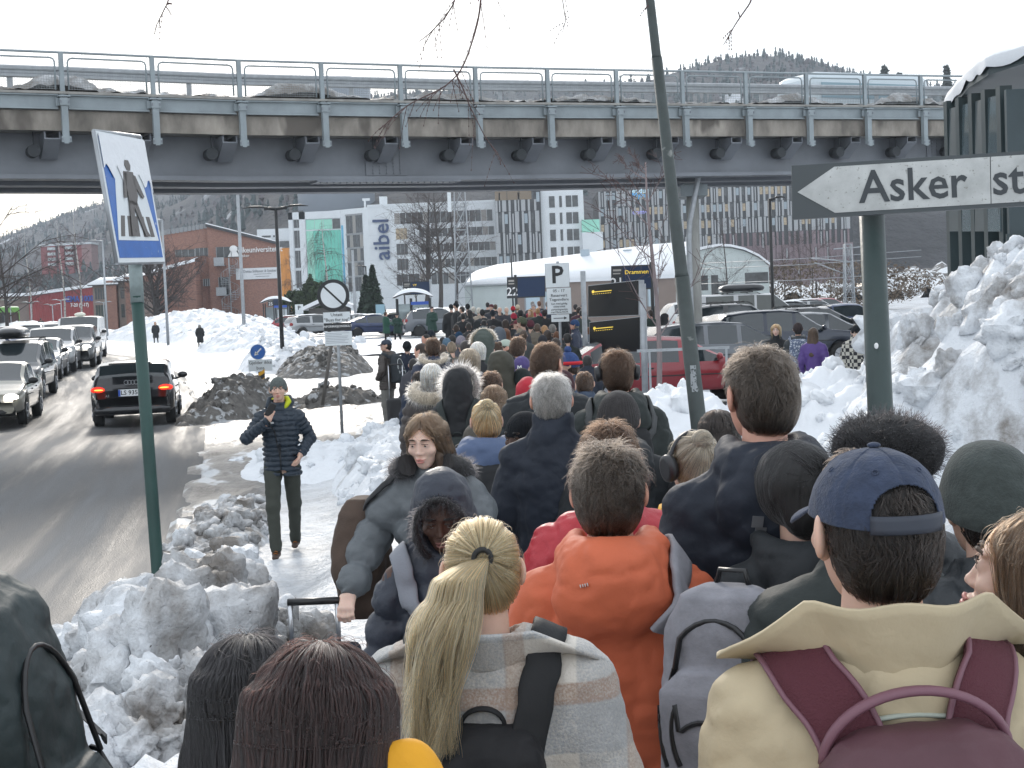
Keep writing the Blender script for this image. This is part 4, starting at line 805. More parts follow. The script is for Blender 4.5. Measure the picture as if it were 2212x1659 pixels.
def ribbon(fr,path,w,th,name,m,parent,off=.006,solid=None,edge=None,curve=0.):
 """a flat strap laid on the jacket along path (local points are pressed onto the cloth)"""
 path=np.asarray(path,float);s_=solid or fr['jacket'];t=np.linspace(0,len(path)-1,max(24,len(path)*5));Pt=np.stack([np.interp(t,range(len(path)),path[:,i])for i in range(3)],1)
 for _ in range(3):Pt[1:-1]=(Pt[:-2]+Pt[1:-1]*2+Pt[2:])/4
 C=s_.project(Pt,off+th/2);N=s_.normal(C);Tn=np.gradient(C,axis=0);Tn/=np.linalg.norm(Tn,axis=1)[:,None]+1e-9;B=np.cross(Tn,N);B/=np.linalg.norm(B,axis=1)[:,None]+1e-9
 ww=np.broadcast_to(np.interp(np.linspace(0,1,len(C)),np.linspace(0,1,len(np.atleast_1d(w))),np.atleast_1d(w)),(len(C),));mb=MB();Gd=[]
 for u,v in((-1,-1),(-1.06,0),(-1,1),(-.5,1.25),(0,1.3),(.5,1.25),(1,1),(1.06,0),(1,-1),(0,-1)):Gd.append(C+B*(u*ww/2)[:,None]+N*(v*th/2))
 mb.grid(np.stack(Gd,1),0,True,True);o=mb.build(name,m,parent)
 if edge:
  for sd in(-1,1):e=MB();e.tube(C+B*(sd*ww/2)[:,None]+N*th*.4,.0045,6);e.build('strap_edging',edge,o)
 return o
# == bags
def zipper(mb,pts,r=.0035):mb.tube(pts,r,6)
def backpack(fr,m,w=.30,h=.46,dp=.16,z1=1.46,label='',strap_m=None,strap_w=.06,edge=None,e=3.4,pocket=True,trim=None,shape=None,lod=1,top_handle=True,bag='backpack',tiltx=0.,group=None,front=True):
 s=fr['s'];T=thing(bag,label,'backpack',tuple(fr['loc']),fr['yaw'],group);z1=z1*s;z0=z1-h;back=-.155*s-fr['jacket'].p[0][0].__defaults__[0]if False else-.150*s
 zs=np.array([z0,z0+.03,z0+h*.35,z0+h*.7,z1-.05,z1-.015,z1]);ax=np.array([.80,.95,1,.97,.86,.70,.45])*w/2;ay=np.array([.75,.95,1,.9,.7,.5,.3])*dp/2
 if shape:ax=ax*shape
 b=Solid(.02);b.loft(zs,ax,ay,0,back-ay,e=e)
 if pocket:b.loft(np.array([z0+.03,z0+.05,z0+h*.45,z0+h*.52]),np.array([.75,.9,.85,.6])*w/2,np.array([.03,.05,.045,.02]),0,np.array([back-dp*.97]*4),e=3,k=.012)
 V,Q=b.mesh({0:.007,1:.012,2:.025}[lod]);V=wrinkle(V,.007,13,int(w*100));V=wrinkle(V,.0025,34,4);o=mesh_np('pack',V,Q,m,T)
 sm=strap_m or m
 if lod<=1:
  for sd in(-1,1):
   ribbon(fr,[(sd*.075,back-.01,z1-.06),(sd*.092,-.10*s,1.44*s),(sd*.122,-.03,1.475*s),(sd*.128,.05,1.42*s),(sd*.125,.12,1.30*s)],strap_w,.012,'strap',sm,T,edge=edge)
  if top_handle:
   hm_=MB();hm_.tube([(-.045*math.cos(a_),back-.012-.01*math.sin(a_),z1-.02+.055*math.sin(a_)**.7)for a_ in np.linspace(0,math.pi,15)],.009,8,flat=.5);hm_.build('handle',sm,T)
  if trim:
   zp=MB();pts=[(math.sin(a)*w*.40,back-dp-.1,z0+h*.50+math.cos(a)*h*.40)for a in np.linspace(-2.0,2.0,25)];C=b.project(np.array(pts),.002,12);zp.tube(C,.005,6)
   if pocket:C=b.project(np.array([(math.sin(a)*w*.36,back-dp-.1,z0+h*.33+math.cos(a)*h*.10)for a in np.linspace(-1.6,1.6,19)]),.002,12);zp.tube(C,.004,6)
   zp.build('zip',trim,T)
 return T,b,o,dict(back=back,z0=z0,z1=z1,dp=dp,w=w)
BLK=cloth('black_fabric',(.016,.017,.019));BLKM=mat('black_plastic',(.012,.012,.013),.35);ALU=mat('aluminium',(.6,.61,.63),.3,metal=.8)
def suitcase(x,y,z,w,h,dp,m,label,handle=.45,rz=0.,hw=.2):
 T=thing('suitcase',label,'suitcase',(x,y,z),rz);b=Solid(.01);b.loft([.05,.07,h-.03,h],np.array([.93,1,1,.93])*w/2,np.array([.9,1,1,.9])*dp/2,e=8);V,Q=b.mesh(.016);mesh_np('case',wrinkle(V,.002,9,3),Q,m,T)
 mb=MB()
 for sx in(-1,1):mb.cyl((sx*(w/2-.05),-dp/2+.04,.0),(sx*(w/2-.05),-dp/2+.04,.06),.022,8);mb.cyl((sx*(w/2-.05),dp/2-.04,.0),(sx*(w/2-.05),dp/2-.04,.06),.022,8)
 mb.build('wheels',BLKM,T)
 mb=MB();mb.tube([(-w*.36,-dp/2-.004,.1),(-w*.36,-dp/2-.004,h-.07),(w*.36,-dp/2-.004,h-.07),(w*.36,-dp/2-.004,.1)],.005,6);mb.build('zip',BLKM,T)
 mb=MB()
 for sx in(-1,1):mb.cyl((sx*hw/2,dp/2-.03,h-.02),(sx*hw/2,dp/2-.03,h+handle),.010,8)
 mb.build('telescopic_handle',ALU,T);mb=MB();mb.tube([(-hw/2-.01,dp/2-.03,h+handle),(hw/2+.01,dp/2-.03,h+handle)],.015,8);mb.build('grip',BLKM,T);return T
def fur_rim(fr,pts,r,col,n=2600,L=.035,name='fur_trim',closed=False):
 r_=fr['r'];pts=np.asarray(pts,float);k=len(pts);t=r_.uniform(0,k-1,n);i=np.clip(t.astype(int),0,k-2);f=(t-i)[:,None];C=pts[i]*(1-f)+pts[i+1]*f;D=r_.normal(0,1,(n,3));Tn=pts[i+1]-pts[i];Tn/=np.linalg.norm(Tn,axis=1)[:,None];D-=Tn*(D*Tn).sum(1)[:,None];D/=np.linalg.norm(D,axis=1)[:,None];D2=D+r_.normal(0,.35,(n,3));q=np.linspace(0,1,5)[None,:,None]
 P=C[:,None]+D[:,None]*r*.8+D2[:,None]*q*L+np.array([0,0,-.012])*q**2
 m=MB();m.tube(pts,r,10);o=m.build(name,hbase(col),fr['T'],fn=lambda V:wrinkle(V,.006,25,4));strands('fur',P,(.0011 if fr['lod']else.0006)*(1.1-np.linspace(0,1,5)[None])*np.ones((n,1)),hm(col),o);return o
def hood_arc(fr,r=.115,z=.0,y=-.03,a0=-2.0,a1=2.0,n=15,zc=1.505,droop=.05):
 s=fr['s'];return np.array([(r*math.sin(a),y-r*math.cos(a)*1.05,(zc*s+z)-droop*math.cos(a))for a in np.linspace(a0,a1,n)])
def headphones(fr,m=None,cup=.036):
 T,hs,hc=fr['T'],fr['hs'],fr['hc'];H=thing('headphones',fr['T']['label'].split(' ')[0]and 'black over ear headphones on the '+fr['hp'],'headphones',tuple(fr['loc']),fr['yaw']);m=m or mat('matte_black_plastic',(.02,.021,.024),.4)
 c=hc+np.array([0,-.012,.01])*hs;R=.108*hs
 mb=MB();P=np.array([c+[math.sin(a)*R*.93,.0,math.cos(a)*R*1.12]for a in np.linspace(-1.45,1.45,21)]);mb.tube(fr['hrot'](P),.011,8,flat=.55);mb.build('headband',m,H)
 for sd in(-1,1):
  mb=MB();a=c+np.array([sd*.088*hs,0,-.005]);b_=c+np.array([sd*.122*hs,0,-.008]);A,B=fr['hrot'](np.array([a,b_]));mb.tube([A,A+(B-A)*.5,A+(B-A)*.9,B],[cup*.9,cup,cup*.93,cup*.7],18);mb.build('ear_cup',m,H)
 return H
def J(t,c,**k):return dict(t=t,c=c,**k)
NAVY=(.022,.028,.045);BLACK=(.016,.017,.019);CHAR=(.04,.044,.05)
# == the queue, nearest first
A=person(1885,936,2.25,math.radians(3),jk=J('shell',(.47,.39,.26),fat=.022,name='jacket',hem=.74,coll='closed'),hair='dark',style='short',hat=dict(t='cap',c=(.035,.048,.085),kind='wool',back=True,sz=1.0),label='person in a blue cap and beige jacket with a maroon backpack',lod=0,build=1.1,turn=math.radians(10),face=True,hairlen=.9)
s=A['s'];hc=A['hc']
mb=MB()
R0=np.array([.089,.111])*A['hs']*1.0;ctr=hc+np.array([0,-.012,.024])*A['hs']
for z in(-.004,.012):pass
G2=np.array([[A['hrot']((ctr+[math.sin(a)*(R0[0]+.004),-math.cos(a)*(R0[1]+.003),z])[None])[0]for z in(-.010,-.002,.008,.016)]for a in np.linspace(-.62,.62,15)]);mb.grid(G2);o=mb.build('snap_strap',mat('cap_strap',(.03,.036,.052),.5),A['T']);o.modifiers.new('t','SOLIDIFY').thickness=.003
BG=cloth('jacket_shell_%02d%02d%02d'%(46,39,26),(.47,.39,.26),'shell')
mb=MB();rows=[]
for a in np.linspace(-2.25,2.25,41):
 fl=.035+.075*np.clip((abs(a)-.9)/1.3,0,1)**1.2;x,y=math.sin(a),-math.cos(a);row=[]
 for v in np.linspace(0,1,9):
  wg=np.clip((abs(a)-1.0)/.9,0,1);r_=.083+.024*v+(fl+.05*wg)*max(0,v-.2)**1.1;z=1.465*s+.125*v*(1-.55*wg)-.035*v*v*wg
  row.append((x*r_*1.15,-.035+y*r_*.95,z+.004*math.sin(a*7+v*2)))
 rows.append(row)
mb.grid(np.array(rows));o=mb.build('collar',BG,A['T']);md=o.modifiers.new('thickness','SOLIDIFY');md.thickness=.006
mb=MB();mb.tube(np.array([(math.sin(a)*.074,-.035-math.cos(a)*.072,1.545*s)for a in np.linspace(-1.6,1.6,21)]),.012,8);mb.build('inner_collar',cloth('navy_knit',(.02,.025,.05),'knit'),A['T'])
for zz,ww,mm,nm in((1.452,.055,mat('faded_strip',(.42,.46,.40),.7),'neck_strip'),(1.415,.045,BG,'hanger_loop')):
 Pp=np.array([(x,-.2,zz*s-.006*(x/.08)**2)for x in np.linspace(-ww*1.25,ww*1.25,15)]);C=A['jacket'].project(Pp,.004);mb=MB();mb.tube(C,.006,6,flat=.6);mb.build(nm,mm,A['T'])
MAR=mat('maroon_fabric',(.085,.032,.042),.62,bump=.4,bscale=70,bdist=.003,var=.15,vscale=5);MARP=mat('maroon_piping',(.17,.075,.10),.5);MARM=mat('maroon_mesh',(.10,.022,.034),.8,bump=1.,bscale=320,bdist=.004)
Tb,bs,bo,q=backpack(A,MAR,w=.33,h=.50,dp=.17,z1=1.43,label='maroon backpack with wide padded straps on the beige jacket',strap_m=MARM,strap_w=.088,edge=MARP,lod=0,trim=MARP,pocket=False,top_handle=False)
mb=MB();mb.tube([(-.13*math.cos(a_),q['back']-.012-.016*math.sin(a_),q['z1']-.05+.098*math.sin(a_))for a_ in np.linspace(0,math.pi,25)],.010,8,flat=.7);mb.build('handle',MARP,Tb)
for sd in(-1,1):ribbon(A,[(sd*.135,-.2,1.20*s),(sd*.115,-.2,1.30*s),(sd*.10,-.2,1.38*s)],.075,.006,'strap_base',MAR,Tb,off=.012,edge=None)
mb=MB();mb.tube([(.135,q['back']-.10,q['z1']-.055),(.150,q['back']-.12,q['z1']-.075),(.158,q['back']-.13,q['z1']-.11),(.165,q['back']-.13,q['z1']-.14)],.003,6);mb.ball((.166,q['back']-.13,q['z1']-.145),.006);mb.box((.133,q['back']-.10,q['z1']-.052),(.03,.01,.012));mb.build('zip_cord',BLKM,Tb)
PL=mat('plaid_wool',(.62,.58,.52),.95,bump=.9,bscale=150,bdist=.004,sheen=.35)
n=PL.node_tree;L=n.links.new;b=n.nodes['Principled BSDF'];tc=n.nodes.new('ShaderNodeTexCoord');sx=n.nodes.new('ShaderNodeSeparateXYZ');L(tc.outputs['Object'],sx.inputs[0])
def band(src,per,w_,ph,soft=.02):
 a=n.nodes.new('ShaderNodeMath');a.operation='MULTIPLY_ADD';a.inputs[1].default_value=1/per;a.inputs[2].default_value=ph;L(src,a.inputs[0]);f=n.nodes.new('ShaderNodeMath');f.operation='FRACT';L(a.outputs[0],f.inputs[0]);c_=n.nodes.new('ShaderNodeMath');c_.operation='SUBTRACT';c_.inputs[1].default_value=.5;L(f.outputs[0],c_.inputs[0]);d_=n.nodes.new('ShaderNodeMath');d_.operation='ABSOLUTE';L(c_.outputs[0],d_.inputs[0]);r=n.nodes.new('ShaderNodeMapRange');r.inputs[1].default_value=w_/2;r.inputs[2].default_value=w_/2+soft;r.inputs[3].default_value=1;r.inputs[4].default_value=0;L(d_.outputs[0],r.inputs[0]);return r.outputs[0]
col=None
tn=n.nodes.new('ShaderNodeTexNoise');tn.inputs['Scale'].default_value=220;tn.inputs['Detail'].default_value=3;L(tc.outputs['Object'],tn.inputs[0])
for src,per,w_,ph,cc,f_ in((sx.outputs[2],.235,.42,.3,(.33,.35,.37),.75),(sx.outputs[0],.235,.40,.5,(.36,.37,.38),.70),(sx.outputs[2],.235,.16,.02,(.36,.25,.19),.7),(sx.outputs[0],.235,.15,.22,(.37,.27,.21),.6)):
 g_=n.nodes.new('ShaderNodeMath');g_.operation='MULTIPLY';L(band(src,per,w_,ph),g_.inputs[0]);g2=n.nodes.new('ShaderNodeMapRange');g2.inputs[1].default_value=.35;g2.inputs[2].default_value=.65;g2.inputs[3].default_value=f_*.6;g2.inputs[4].default_value=min(1,f_*1.3);L(tn.outputs[0],g2.inputs[0]);L(g2.outputs[0],g_.inputs[1])
 mx=n.nodes.new('ShaderNodeMix');mx.data_type='RGBA';L(g_.outputs[0],mx.inputs[0])
 if col is None:mx.inputs[6].default_value=(.66,.62,.56,1)
 else:L(col,mx.inputs[6])
 mx.inputs[7].default_value=(*cc,1);col=mx.outputs[2]
L(col,b.inputs['Base Color'])
B=person(1040,1112,3.15,math.radians(-4),sex='f',jk=J('wool',(.6,.6,.6),m=PL,fat=.04,hem=.78,arm=1.12,coll='low'),hair='blond',style='pony',label='person with a long blond ponytail and cream plaid wool jacket',lod=0,build=1.06,tilt=math.radians(6),turn=math.radians(6),face=False,hairlen=.37)
s=B['s'];mb=MB();rows=[]
for a in np.linspace(-2.5,2.5,45):
 wing=np.clip((abs(a)-.7)/1.2,0,1);x,y=math.sin(a),-math.cos(a);row=[]
 for v in np.linspace(0,1,9):
  r_=.088+.02*v+(.03+.085*wing)*v**1.3;z=1.47*s+.082*v*(1-.75*wing*v)-.05*wing*v**2;row.append((x*r_*1.2,-.04+y*r_*.9,z))
 rows.append(row)
mb.grid(np.array(rows));o=mb.build('collar',PL,B['T']);o.modifiers.new('thickness','SOLIDIFY').thickness=.009
bm_=cloth('black_pack',(.014,.014,.016));Tb,bs,bo,q=backpack(B,bm_,w=.27,h=.40,dp=.13,z1=1.36,label='small black backpack with white piping on the plaid jacket',strap_m=cloth('black_web',(.02,.021,.023)),strap_w=.07,lod=0,trim=BLKM,pocket=True)
WH=mat('white_piping',(.8,.8,.8),.5);mb=MB()
for sd in(-1,1):C=bs.project(np.array([(sd*.115,q['back']-.2,z)for z in np.linspace(q['z1']-.07,q['z0']+.02,15)])+np.array([sd*.0,0,0]),.002,12);mb.tube(C,.0032,6)
mb.build('reflective_piping',WH,Tb);mb=MB()
for x0 in(.015,.055):mb.ball((x0,q['back']-q['dp']-.035,q['z0']+.21),(.013,.008,.017));mb.tube([(x0,q['back']-q['dp']-.030,q['z0']+.225),(x0+.004,q['back']-q['dp']-.03,q['z0']+.29)],.002,5)
mb.build('zip_pulls',mat('grey_rubber',(.45,.47,.49),.4),Tb)
text('... til beste for Buskerud','lettering',.018,mat('white_print',(.8,.8,.8),.6),Tb,(-.02,q['back']-q['dp']-.052,q['z0']+.165),(math.pi/2,math.radians(9),0))
OR=cloth('orange_shell',(.55,.13,.06),'shell')
Cc=person(1312,956,3.75,math.radians(-6),jk=J('shell',(.6,.1,.05),m=OR,fat=.02,hoodsz=1.25),hood='down',hair='greydark',style='messy',sk=SK_R,label='person with short dark messy hair and a bright orange shell jacket',lod=0,build=1.14,face=False,hairlen=.85)
s=Cc['s'];mb=MB();mb.tube(np.array([(math.sin(a)*.082,-.04-math.cos(a)*.082,1.515*s)for a in np.linspace(-2,2,21)]),.014,8);mb.build('red_collar',cloth('red_collar',(.5,.03,.03),'shell'),Cc['T'])
mb=MB();P_=np.array([[(math.sin(a)*(.098+.012*v),-.045-math.cos(a)*(.096+.03*v),1.52*s+.012-.03*v-.02*math.cos(a))for v in np.linspace(0,1,5)]for a in np.linspace(-1.5,1.2,21)]);mb.grid(P_);o=mb.build('hood_lining',mat('grey_mesh_lining',(.09,.10,.115),.8,bump=1,bscale=300,bdist=.004),Cc['T']);o.modifiers.new('thickness','SOLIDIFY').thickness=.01
text("''''",'emblem',.03,mat('silver_print',(.45,.42,.4),.4),Cc['T'],(-.055,-.217,1.46*s),(math.radians(65),math.radians(-12),0))
GB=mat('grey_melange',(.23,.23,.255),.85,bump=.5,bscale=120,bdist=.003,var=.22,vscale=14)
F=dict(Cc);F['jacket']=Cc['jacket']
Tb=thing('backpack','grey melange backpack with black zips hanging on one shoulder','backpack',tuple(Cc['loc']+np.array([.36,-.18,0])),math.radians(-32))
b=Solid(.02);zt=1.49*s;b.loft([zt-.5,zt-.46,zt-.28,zt-.1,zt-.02,zt],np.array([.12,.145,.155,.145,.11,.06]),np.array([.07,.10,.11,.09,.06,.03]),0,-.24,e=3.2);b.loft([zt-.48,zt-.44,zt-.22,zt-.17],np.array([.10,.125,.12,.08]),np.array([.03,.05,.045,.02]),0,-.34,e=3,k=.012)
V,Q=b.mesh(.008);V=wrinkle(V,.008,11,21);mesh_np('pack',V,Q,GB,Tb)
mb=MB()
for rx,rz_,zc_,yy in((.135,.20,zt-.24,-.6),(.085,.115,zt-.29,-.6)):C=b.project(np.array([(math.sin(a)*rx,yy,zc_+math.cos(a)*rz_)for a in np.linspace(-2.3,2.3,27)]),.001,14);mb.tube(C,.0065,6)
mb.build('zip',BLKM,Tb);mb=MB();mb.tube([(-.04,-.22,zt-.01),(-.03,-.22,zt+.03),(.03,-.22,zt+.03),(.04,-.22,zt-.01)],.01,8,flat=.6);mb.build('handle',BLKM,Tb)
ribbon(Cc,[(.13,-.2,1.33*s),(.13,-.12,1.46*s),(.125,-.02,1.50*s),(.128,.06,1.44*s)],.07,.014,'strap',GB,Cc['T'],off=.012)
person(1312,905,4.5,math.radians(2),jk=J('puffer',(.42,.028,.04),fat=.03,hem=.85,q=.085,qa=.02),hair='brown',style='thick',sk=SK_L,label='person in a red quilted jacket directly ahead of the orange jacket',lod=0,face=False,hairlen=.8)
D_=person(1640,744,3.95,math.radians(8),jk=J('shell',(.017,.022,.034),fat=.02,hem=.74,hoodsz=1.5),hood='down',hair='greydark',style='thick',sk=SK_R,label='tall person in a dark blue jacket with two grey squares on the back',lod=0,build=1.02,face=False,turn=math.radians(12),hairlen=.9)
s=D_['s'];mb=MB()
for dz in(0,.045):
 c0=D_['jacket'].project(np.array([[-.105+dz*.15,-.3,(1.385*s-dz)]]),.003)[0];mb.box(c0,(.028,.004,.028),rotx(.12)@roty(.12))
mb.build('reflective_squares',mat('grey_patch',(.12,.125,.135),.5),D_['T'])
E_=person(1905,878,3.65,math.radians(-4),sex='f',jk=J('puffer',(.020,.024,.028),fat=.03,q=.09),hair='dark',style='short',hat=dict(t='beret',c=(.010,.010,.011),kind='wool'),label='person in a fuzzy black beret beyond the blue cap',lod=0,face=False)
person(1850,960,3.3,math.radians(12),sex='f',jk=J('shell',(.022,.028,.027),fat=.03),hair='dark',style='short',label='person in a dark green coat mostly hidden behind the blue cap',lod=1,face=False,coll='high')
G_=person(1716,958,3.75,math.radians(14),sex='f',jk=J('shell',(.018,.021,.024),fat=.02,hoodsz=1.1),hood='down',hair='black',style='curly',label='person with curly black hair gathered low and a black hooded jacket',lod=0,face=False,turn=math.radians(15))
person(2128,950,3.2,math.radians(10),jk=J('puffer',(.022,.026,.03),fat=.03),hair='dark',style='crop',hat=dict(t='beanie',c=(.045,.055,.052),kind='wool',sz=1.12,fold=1),label='person in a plain grey green beanie at the right edge',lod=0,face=False)
H_=person(2188,1096,2.42,math.radians(66),sex='f',jk=J('wool',(.13,.145,.14),fat=.03),hair='dblond',style='long',sk=SK_P,label='person with long straight brown hair seen in profile at the right edge',lod=0,tilt=math.radians(-14),hairlen=.40)
I_=person(678,1376,1.76,math.radians(-8),sex='f',jk=J('shell',(.70,.33,.02),fat=.015),hood='down',hair='red',style='long',label='person with dark red brown hair and a mustard yellow collar',lod=0,tilt=math.radians(10),face=False,hairlen=.36)
person(535,1362,2.2,math.radians(10),sex='f',jk=J('shell',(.02,.02,.022),fat=.01),hair='black',style='long',label='person with straight black hair beside the red brown hair',lod=0,tilt=math.radians(8),face=False,hairlen=.4)
mb=MB();P_=np.array([at(px,py,1.72)-I_['loc']for px,py in((760,1760),(795,1682),(845,1640),(885,1628),(915,1655),(945,1760))])@rotz(I_['yaw']);G2=np.array([[q+np.array([0,dy,dz])for dy,dz in((-.004,-.10),(0,0),(.015,.006),(.05,-.03),(.07,-.14))]for q in P_]);mb.grid(G2);o=mb.build('yellow_collar',cloth('jacket_shell_693301',(.70,.33,.02),'shell'),I_['T']);md=o.modifiers.new('t','SOLIDIFY');md.thickness=.02
md=o.modifiers.new('s','SUBSURF');md.levels=md.render_levels=2
K_=person(-425,975,2.45,math.radians(84),jk=J('puffer',(.020,.018,.018),fat=.035,q=.12,qa=.022),hair='dark',style='short',label='person in a black quilted jacket at the left edge',lod=1,face=False)
TK=mat('dark_teal_pack',(.018,.030,.032),.6,bump=.4,bscale=80,bdist=.003,var=.2,vscale=6)
Tb,bs,bo,q=backpack(K_,TK,w=.34,h=.66,dp=.26,z1=1.60,label='large dark green hiking backpack with buckled straps at the left edge',strap_m=BLK,strap_w=.06,lod=0,trim=BLKM,pocket=True)
WB=mat('grey_webbing',(.05,.055,.06),.6);fb=dict(K_)
for sd in(-1,1):
 mb=MB()
 C=bs.project(np.array([(sd*.3,q['back']-y_,z_)for y_,z_ in((.03,q['z1']-.10),(.1,q['z1']-.16),(.18,q['z1']-.26),(.27,q['z1']-.33))]),.004,10);mb.tube(C,.012,8,flat=.3)
 C=bs.project(np.array([(sd*.3,q['back']-y_,q['z0']+.22)for y_ in(.02,.1,.2,.28)]),.004,10);mb.build('compression_strap',WB,Tb);mb=MB();mb.tube(C,.011,8,flat=.3);mb.build('compression_strap',WB,Tb)
mb=MB();C=bs.project(np.array([(-.3,q['back']-.09,q['z1']-.15),(-.3,q['back']-.13,q['z1']-.19)]),.014,10);mb.tube(C,.02,8,flat=.35);mb.build('buckle',mat('grey_buckle',(.13,.135,.14),.4),Tb)
mb=MB();C=bs.project(np.array([(-.25,q['back']-.22-.015*math.cos(a),q['z1']-.26+.05*math.sin(a))for a in np.linspace(0,2*math.pi,17)]),.008,10);mb.tube(C,.003,6);mb.build('cord_loop',WB,Tb)
L_=person(955,1000,4.75,math.radians(186),hres=.005,sex='f',jk=J('puffer',(.030,.036,.052),fat=.022,hem=.6,hoodsz=1.0,q=.10,qa=.03),hood='up',hair='black',style='long',sk=SK_D,label='person looking down inside a raised dark blue hood',lod=0,tilt=math.radians(22),arms=('down','down'),turn=math.radians(-8))
fur_rim(L_,L_['hrot'](np.array([L_['hc']+np.array([math.sin(a)*.078,.088,-.005+math.cos(a)*.107])for a in np.linspace(-2.6,2.6,21)])),.010,'furblack',1500,.02,'fur_lining')
Tb,bs,bo,q=backpack(L_,BLK,w=.28,h=.42,dp=.14,z1=1.42,label='black backpack with light grey straps on the hooded woman',strap_m=mat('grey_strap',(.22,.23,.26),.8,bump=.5,bscale=200,bdist=.003),strap_w=.06,lod=1)
M_=person(925,886,6.3,math.radians(172),hres=.005,sex='f',jk=J('puffer',(.115,.128,.138),fat=.034,hem=.50,q=.12,qa=.034,res=.011),hair='dblond',style='long',sk=SK_P,label='person in a long grey quilted coat with a black fur hood pulling a suitcase',lod=0,tilt=math.radians(12),turn=math.radians(-10),arms=('down',((.30,.0,1.2),(.36,.16,1.0))),hands=((np.array([.0,.2,-1]),np.array([.0,1,.1]),-1),(np.array([.0,.75,-.6]),np.array([0,.5,1.]),1,.9)),hairlen=.36)
fur_rim(M_,hood_arc(M_,.135,z=.01,a0=-2.5,a1=2.5),.045,'furblack',3200,.03,'fur_hood')
BR=mat('brown_canvas',(.07,.045,.032),.8,bump=.5,bscale=120,bdist=.003,var=.2,vscale=8)
wl=to_world(M_,M_['LA'][1][2]+np.array([0,.09,-.02]))
Tb=thing('tote_bag','brown canvas bag on the shoulder of the grey quilted coat','bag',tuple(M_['loc']),M_['yaw']);b=Solid(.02);b.loft([.78,.82,1.0,1.22,1.28],[.07,.10,.115,.085,.04],[.13,.17,.18,.13,.08],.335,-.12,e=3);V,Q=b.mesh(.014);mesh_np('bag_body',wrinkle(V,.012,9,5),Q,BR,Tb)
ribbon(M_,[(.30,-.1,1.25),(.20,-.08,1.45),(.15,0,1.50),(.17,.08,1.42),(.30,.02,1.25)],.035,.006,'bag_strap',BLK,Tb)
g_=gz(wl[0],wl[1]);suitcase(wl[0]-.13,wl[1]-.02,g_,.38,.72,.24,mat('dark_blue_case',(.02,.028,.045),.5,bump=.2,bscale=60),'dark blue suitcase with its handle raised beside the grey coat',handle=wl[2]-g_-.72-.0,hw=.19)
N_=person(1052,862,7.8,math.radians(-12),sex='f',jk=J('shell',(.085,.12,.21),fat=.02,hoodsz=1.5),hood='down',hair='blond',style='bun',label='person with a blond topknot and a slate blue hooded jacket',lod=1,face=False,turn=math.radians(20))
Tb,bs,bo,q=backpack(N_,BLK,w=.33,h=.52,dp=.18,z1=1.47,label='black backpack with a white letter R below the blond topknot',strap_w=.06,lod=1);text('R','lettering',.06,WH,Tb,(.10,q['back']-q['dp']-.02,q['z1']-.20))
O_=person(1127,884,7.1,math.radians(85),sex='f',jk=J('puffer',(.055,.075,.13),fat=.022,q=.05,qa=.01),hair='black',style='short',sk=SK_D,hat=dict(t='beanie',c=(.012,.014,.017),kind='knit',ribs=40,sz=1.05),label='person in a black beanie glancing back over a blue quilted jacket',lod=0,turn=math.radians(52),tilt=math.radians(2),arms=('front','front'),hres=.005)
P_=person(1192,804,6.8,math.radians(-14),jk=J('shell',(.017,.023,.038),fat=.02,hem=.70),hair='grey',style='thick',sk=SK_R,label='grey haired person in a long navy jacket beside the black beanie',lod=0,face=False,turn=math.radians(18),coll='high')
Q_=person(1332,842,6.7,math.radians(4),jk=J('shell',(.020,.023,.024),fat=.022,hoodsz=1.2),hood='down',hair='dark',style='crop',hat=dict(t='beanie',c=(.030,.027,.027),kind='wool',ribs=44,sz=1.08),label='person in a ribbed dark brown beanie',lod=0,face=False,turn=math.radians(-12))
R_=person(1331,754,8.2,math.radians(3),jk=J('shell',(.022,.025,.027),fat=.025,hoodsz=1.4),hood='down',hair='brown',style='thick',label='person with collar length brown hair wearing large headphones and a black jacket',lod=0,face=False,hairlen=1.0,build=1.05);R_['hp']='collar length brown hair';headphones(R_,cup=.043)
backpack(R_,BLK,w=.32,h=.5,dp=.12,z1=1.40,label='black backpack worn below the headphones and brown hair',lod=1,strap_m=mat('grey_web2',(.05,.053,.055),.7))
S_=person(1497,928,4.95,math.radians(12),sex='f',jk=J('shell',(.025,.02,.03),fat=.015),hair='ash',style='bun',label='person with pinned up blond hair, headphones and a bright yellow collar',lod=0,face=False,turn=math.radians(8));S_['hp']='pinned up blond hair';headphones(S_,cup=.046)
mb=MB();mb.tube(hood_arc(S_,.10,a0=-1.9,a1=1.9,zc=1.50),[.03+.018*math.sin(a)for a in np.linspace(0,math.pi,15)],10);mb.build('yellow_collar',cloth('yellow_fleece',(.72,.38,.03),'shell'),S_['T'],fn=lambda V:wrinkle(V,.006,18,5))
person(1549,882,6.6,math.radians(5),sex='f',jk=J('shell',BLACK),hair='dark',style='long',label='person with sleek dark hair between the leaning lamp post and the dark blue jacket',lod=1,face=False,hairlen=.2)
T_=person(1180,738,8.9,math.radians(-16),jk=J('shell',(.018,.021,.026),fat=.03),hair='brown',style='thick',sk=SK_R,label='tall person with brown hair, a bald spot and a black jacket with pale piping',lod=0,face=False,turn=math.radians(-20),hairlen=.7)
